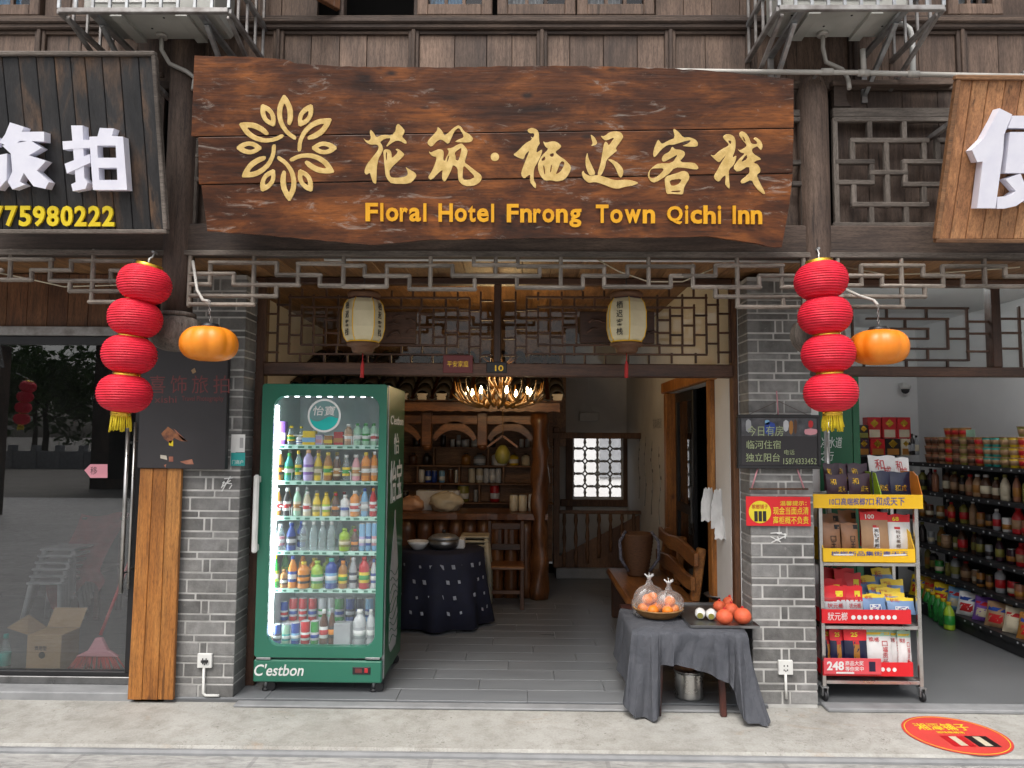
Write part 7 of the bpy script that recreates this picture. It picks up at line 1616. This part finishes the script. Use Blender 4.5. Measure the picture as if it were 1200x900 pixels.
# tray, egg-white wraps, persimmons
a0 = onz(800, 716, zt2); a1 = onz(880, 733, zt2); trx0, trx1 = onz(803, 728, zt2).x, onz(879, 728, zt2).x; tyr0, tyr1 = onz(840, 736, zt2).y, onz(840, 709, zt2).y
t = thing('metal_tray', 'grey metal tray holding the red fruit', 'tray', ((trx0+trx1)/2, (tyr0+tyr1)/2, zt2)); g = G(); g.bb(trx0, trx1, tyr0, tyr1, zt2+.001, zt2+.004); g.build('plate', 'steel_dark', t)
for a in ((trx0, trx1, tyr0-.006, tyr0, ), (trx0, trx1, tyr1, tyr1+.006), (trx0-.006, trx0, tyr0, tyr1), (trx1, trx1+.006, tyr0, tyr1)): G().bb(*a, zt2+.001, zt2+.016).build('lip', 'steel_dark', t)
for i, (px, py, lb) in enumerate(((822, 720, 'left'), (835, 721, 'right'))):
    q = onz(px, py+7, zt2); t = thing('wrapped_fruit', f'{lb} one of the two fruits in white paper on the tray', 'fruit', (q.x, q.y, zt2+.004)); g = G(); cq = Vector((q.x, q.y+.03, zt2+.036)); g.lathe([(.0005, -.05), (.022, -.048), (.03, -.03), (.033, 0), (.028, .03), (.0005, .045)], cq, 20, (.25, 1, .05), mod=lambda a, h: 1+.05*math.sin(6*a+h*60)); g.build('paper', 'white_print', t); G().lathe([(.018, -.053), (.015, -.050)], cq, 14, (.25, 1, .05)).build('fruit_end', 'c_olive', t)
for i, (px, py, rr, lb) in enumerate(((849, 722, .050, 'front left'), (870, 721, .053, 'front right, largest'), (857, 714, .046, 'middle'), (843, 710, .040, 'far left at the back'), (855, 706, .046, 'back'))):
    q = onz(px, py, zt2+.006+rr); t = orange(q.x, q.y, zt2+.005+rr*.93, rr, 'persimmon', f'red net-wrapped fruit at the {lb} of the tray', 'red fruit on the tray', 'fruit', 'red_fruit'); 
    G().lathe([(.006, 0), (.010, .008), (.002, .014)], (q.x, q.y, zt2+.005+rr*1.80), 8).build('calyx', 'c_red', t)
# iron ladle and chain at the back of the table
q = onz(842, 702, zt2); t = thing('iron_scale', 'old iron weighing scale and chain at the back of the table', 'scale', (q.x, q.y, zt2)); G().lathe([(.05, .012), (.085, .02), (.10, .035), (.095, .035), (.08, .024), (.0005, .016)], (q.x, q.y, zt2), 28).build('pan', 'steel_dark', t); G().lathe([(.014, .016), (.016, .05), (.010, .06)], (q.x-.0, q.y, zt2), 12).build('weight', 'black_metal', t); G().lathe([(.05, 0.001), (.05, .012)], (q.x, q.y, zt2), 20).build('foot', 'black_metal', t)
G().tube([(q.x+.13+.035*math.cos(k*.7)*(1+.1*math.sin(k)), q.y+.03*math.sin(k*.7), zt2+.012+.002*k) for k in range(22)], .005, 5).build('chain', 'steel_dark', t)

# ================================================================== ACROSS THE STREET (seen reflected in the studio glass)
def _leaf(nm):
    n = N(nm); nz = n.noise(n.coord(world=True), 1.6, 3); rp = n.ramp(nz, 'Fac', [(.3, (.05, .095, .03)), (.7, (.11, .19, .06))]); n.l(rp, 'Color', n.p, 'Base Color'); n.set(Roughness=.6); return n.mat
MDEF['leaf'] = _leaf
defm('bark', (.10, .08, .06), (.06, .05, .04), .9, 8, bump=.5)
def tree(x, y, h, cr, label, seed):
    rn3 = random.Random(seed); t = thing('street_tree', label, 'tree', (x, y, -.12), 'trees across the street'); tr = G(); base = Vector((x, y, -.12))
    tr.tube([base, base+Vector((.1, 0, h*.25)), base+Vector((0, .1, h*.5)), base+Vector((.1, 0, h*.8))], [.2, .15, .11, .04], 8)
    for k in range(7):
        a = k*.9; b = base+Vector((0, 0, h*(.35+.06*k))); tr.tube([b, b+Vector((math.cos(a)*cr*.4, math.sin(a)*cr*.4, h*.1)), b+Vector((math.cos(a)*cr*.8, math.sin(a)*cr*.8, h*.16))], [.07, .045, .015], 6)
    tr.build('trunk', 'bark', t, org=base); g = G()
    cl = [(Vector((x, y, h*.66))+Vector((rn3.gauss(0, cr*.5), rn3.gauss(0, cr*.5), rn3.gauss(0, h*.15))), rn3.uniform(.3, .6)*cr) for _ in range(22)]
    for cpt, r in cl:
        for _ in range(170):
            d = Vector((rn3.gauss(0, 1), rn3.gauss(0, 1), rn3.gauss(0, 1))).normalized()*r*rn3.random()**.4; q = cpt+d; s = rn3.uniform(.12, .30)
            u = Vector((rn3.gauss(0, 1), rn3.gauss(0, 1), rn3.gauss(0, 1))).normalized(); v = u.orthogonal().normalized(); g.add([q-u*s, q+v*s*.5, q+u*s, q-v*s*.5], [(0, 1, 2, 3)])
    o = g.build('crown', 'leaf', t, org=base, fix=False); return t
tree(-27, -36, 6.6, 2.6, 'leafy green tree across the street, mirrored in the studio glass', 1); tree(-22.5, -38, 5.6, 2.0, 'smaller tree right of the mirrored tree in the studio glass', 2); tree(-33, -44, 7.5, 2.8, 'tall tree far left of the street, mirrored in the glass', 3)
t = thing('stone_parapet', 'low grey stone parapet far across the street', 'parapet', (-26, -31, -.12)); G().bb(-40, -12, -31.3, -31, -.12, .75).build('wall', 'stone_grey', t)
for i in range(24): x = -39.5+i*1.18; G().bb(x-.12, x+.12, -31.36, -30.94, -.119, 1.05).build('post', 'stone_grey', t)
# timber house opposite with an eave; a lantern string hangs from it
t = thing('opposite_house', 'dark timber house across the street, mirrored at the left of the glass', 'house', (-13, -10.5, -.12)); G().bb(-17, -10.6, -10, -8.6, -.12, 3.4).build('wall', 'old_wood', t)
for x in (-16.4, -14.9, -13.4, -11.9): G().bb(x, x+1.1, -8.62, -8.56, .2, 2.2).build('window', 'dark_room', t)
g = G(); g.add([(-17.5, -7.6, 2.75), (-9.0, -7.6, 2.75), (-10.2, -9.0, 3.7), (-17.5, -9.0, 3.7), (-17.5, -10.2, 2.75), (-10.9, -10.2, 2.75)], [(0, 1, 2, 3), (3, 2, 5, 4)]); g.build('roof', 'roof_tile', t)
for x in (-16.6, -13, -9.4): G().tube([(x, -7.9, -.12), (x, -7.9, 3.0)], .1, 10).build('column', 'old_wood', t)
src = [o for o in COL.objects if o.name == 'lantern_string'][0]
t = thing('timber_house', 'tall dark timber house further along the street, mirrored in the glass', 'house', (-9.5, -20, -.12)); G().bb(-13.6, -5, -22, -18, -.12, 5.2).build('wall', 'old_wood', t)
for x in (-13, -11, -9, -7):
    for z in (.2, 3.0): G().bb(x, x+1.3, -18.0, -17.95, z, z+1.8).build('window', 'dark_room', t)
g = G(); g.add([(-14.4, -17, 4.9), (-4.4, -17, 4.9), (-4.4, -20, 6.6), (-14.4, -20, 6.6), (-14.4, -23, 4.9), (-4.4, -23, 4.9)], [(0, 1, 2, 3), (3, 2, 5, 4)]); g.build('roof', 'roof_tile', t)
# a second house further along, low pavilion roof
t = thing('pavilion', 'low tile-roofed pavilion across the street, mirrored in the glass', 'pavilion', (-25, -27, -.12)); G().bb(-31, -24.5, -29, -26, -.12, 1.9).build('wall', 'plaster', t); g = G(); g.add([(-31.6, -25.5, 1.8), (-24, -25.5, 1.8), (-25.5, -27.5, 2.9), (-30, -27.5, 2.9), (-31.6, -29.5, 1.8), (-24, -29.5, 1.8)], [(0, 1, 2, 3), (3, 2, 5, 4), (1, 5, 2), (0, 3, 4)]); g.build('roof', 'roof_tile', t)
lp = WLD[src]; clone(src, (-8.75, -7.75, lp.z+.05), 'string of four red lanterns at the house opposite, mirrored in the glass')
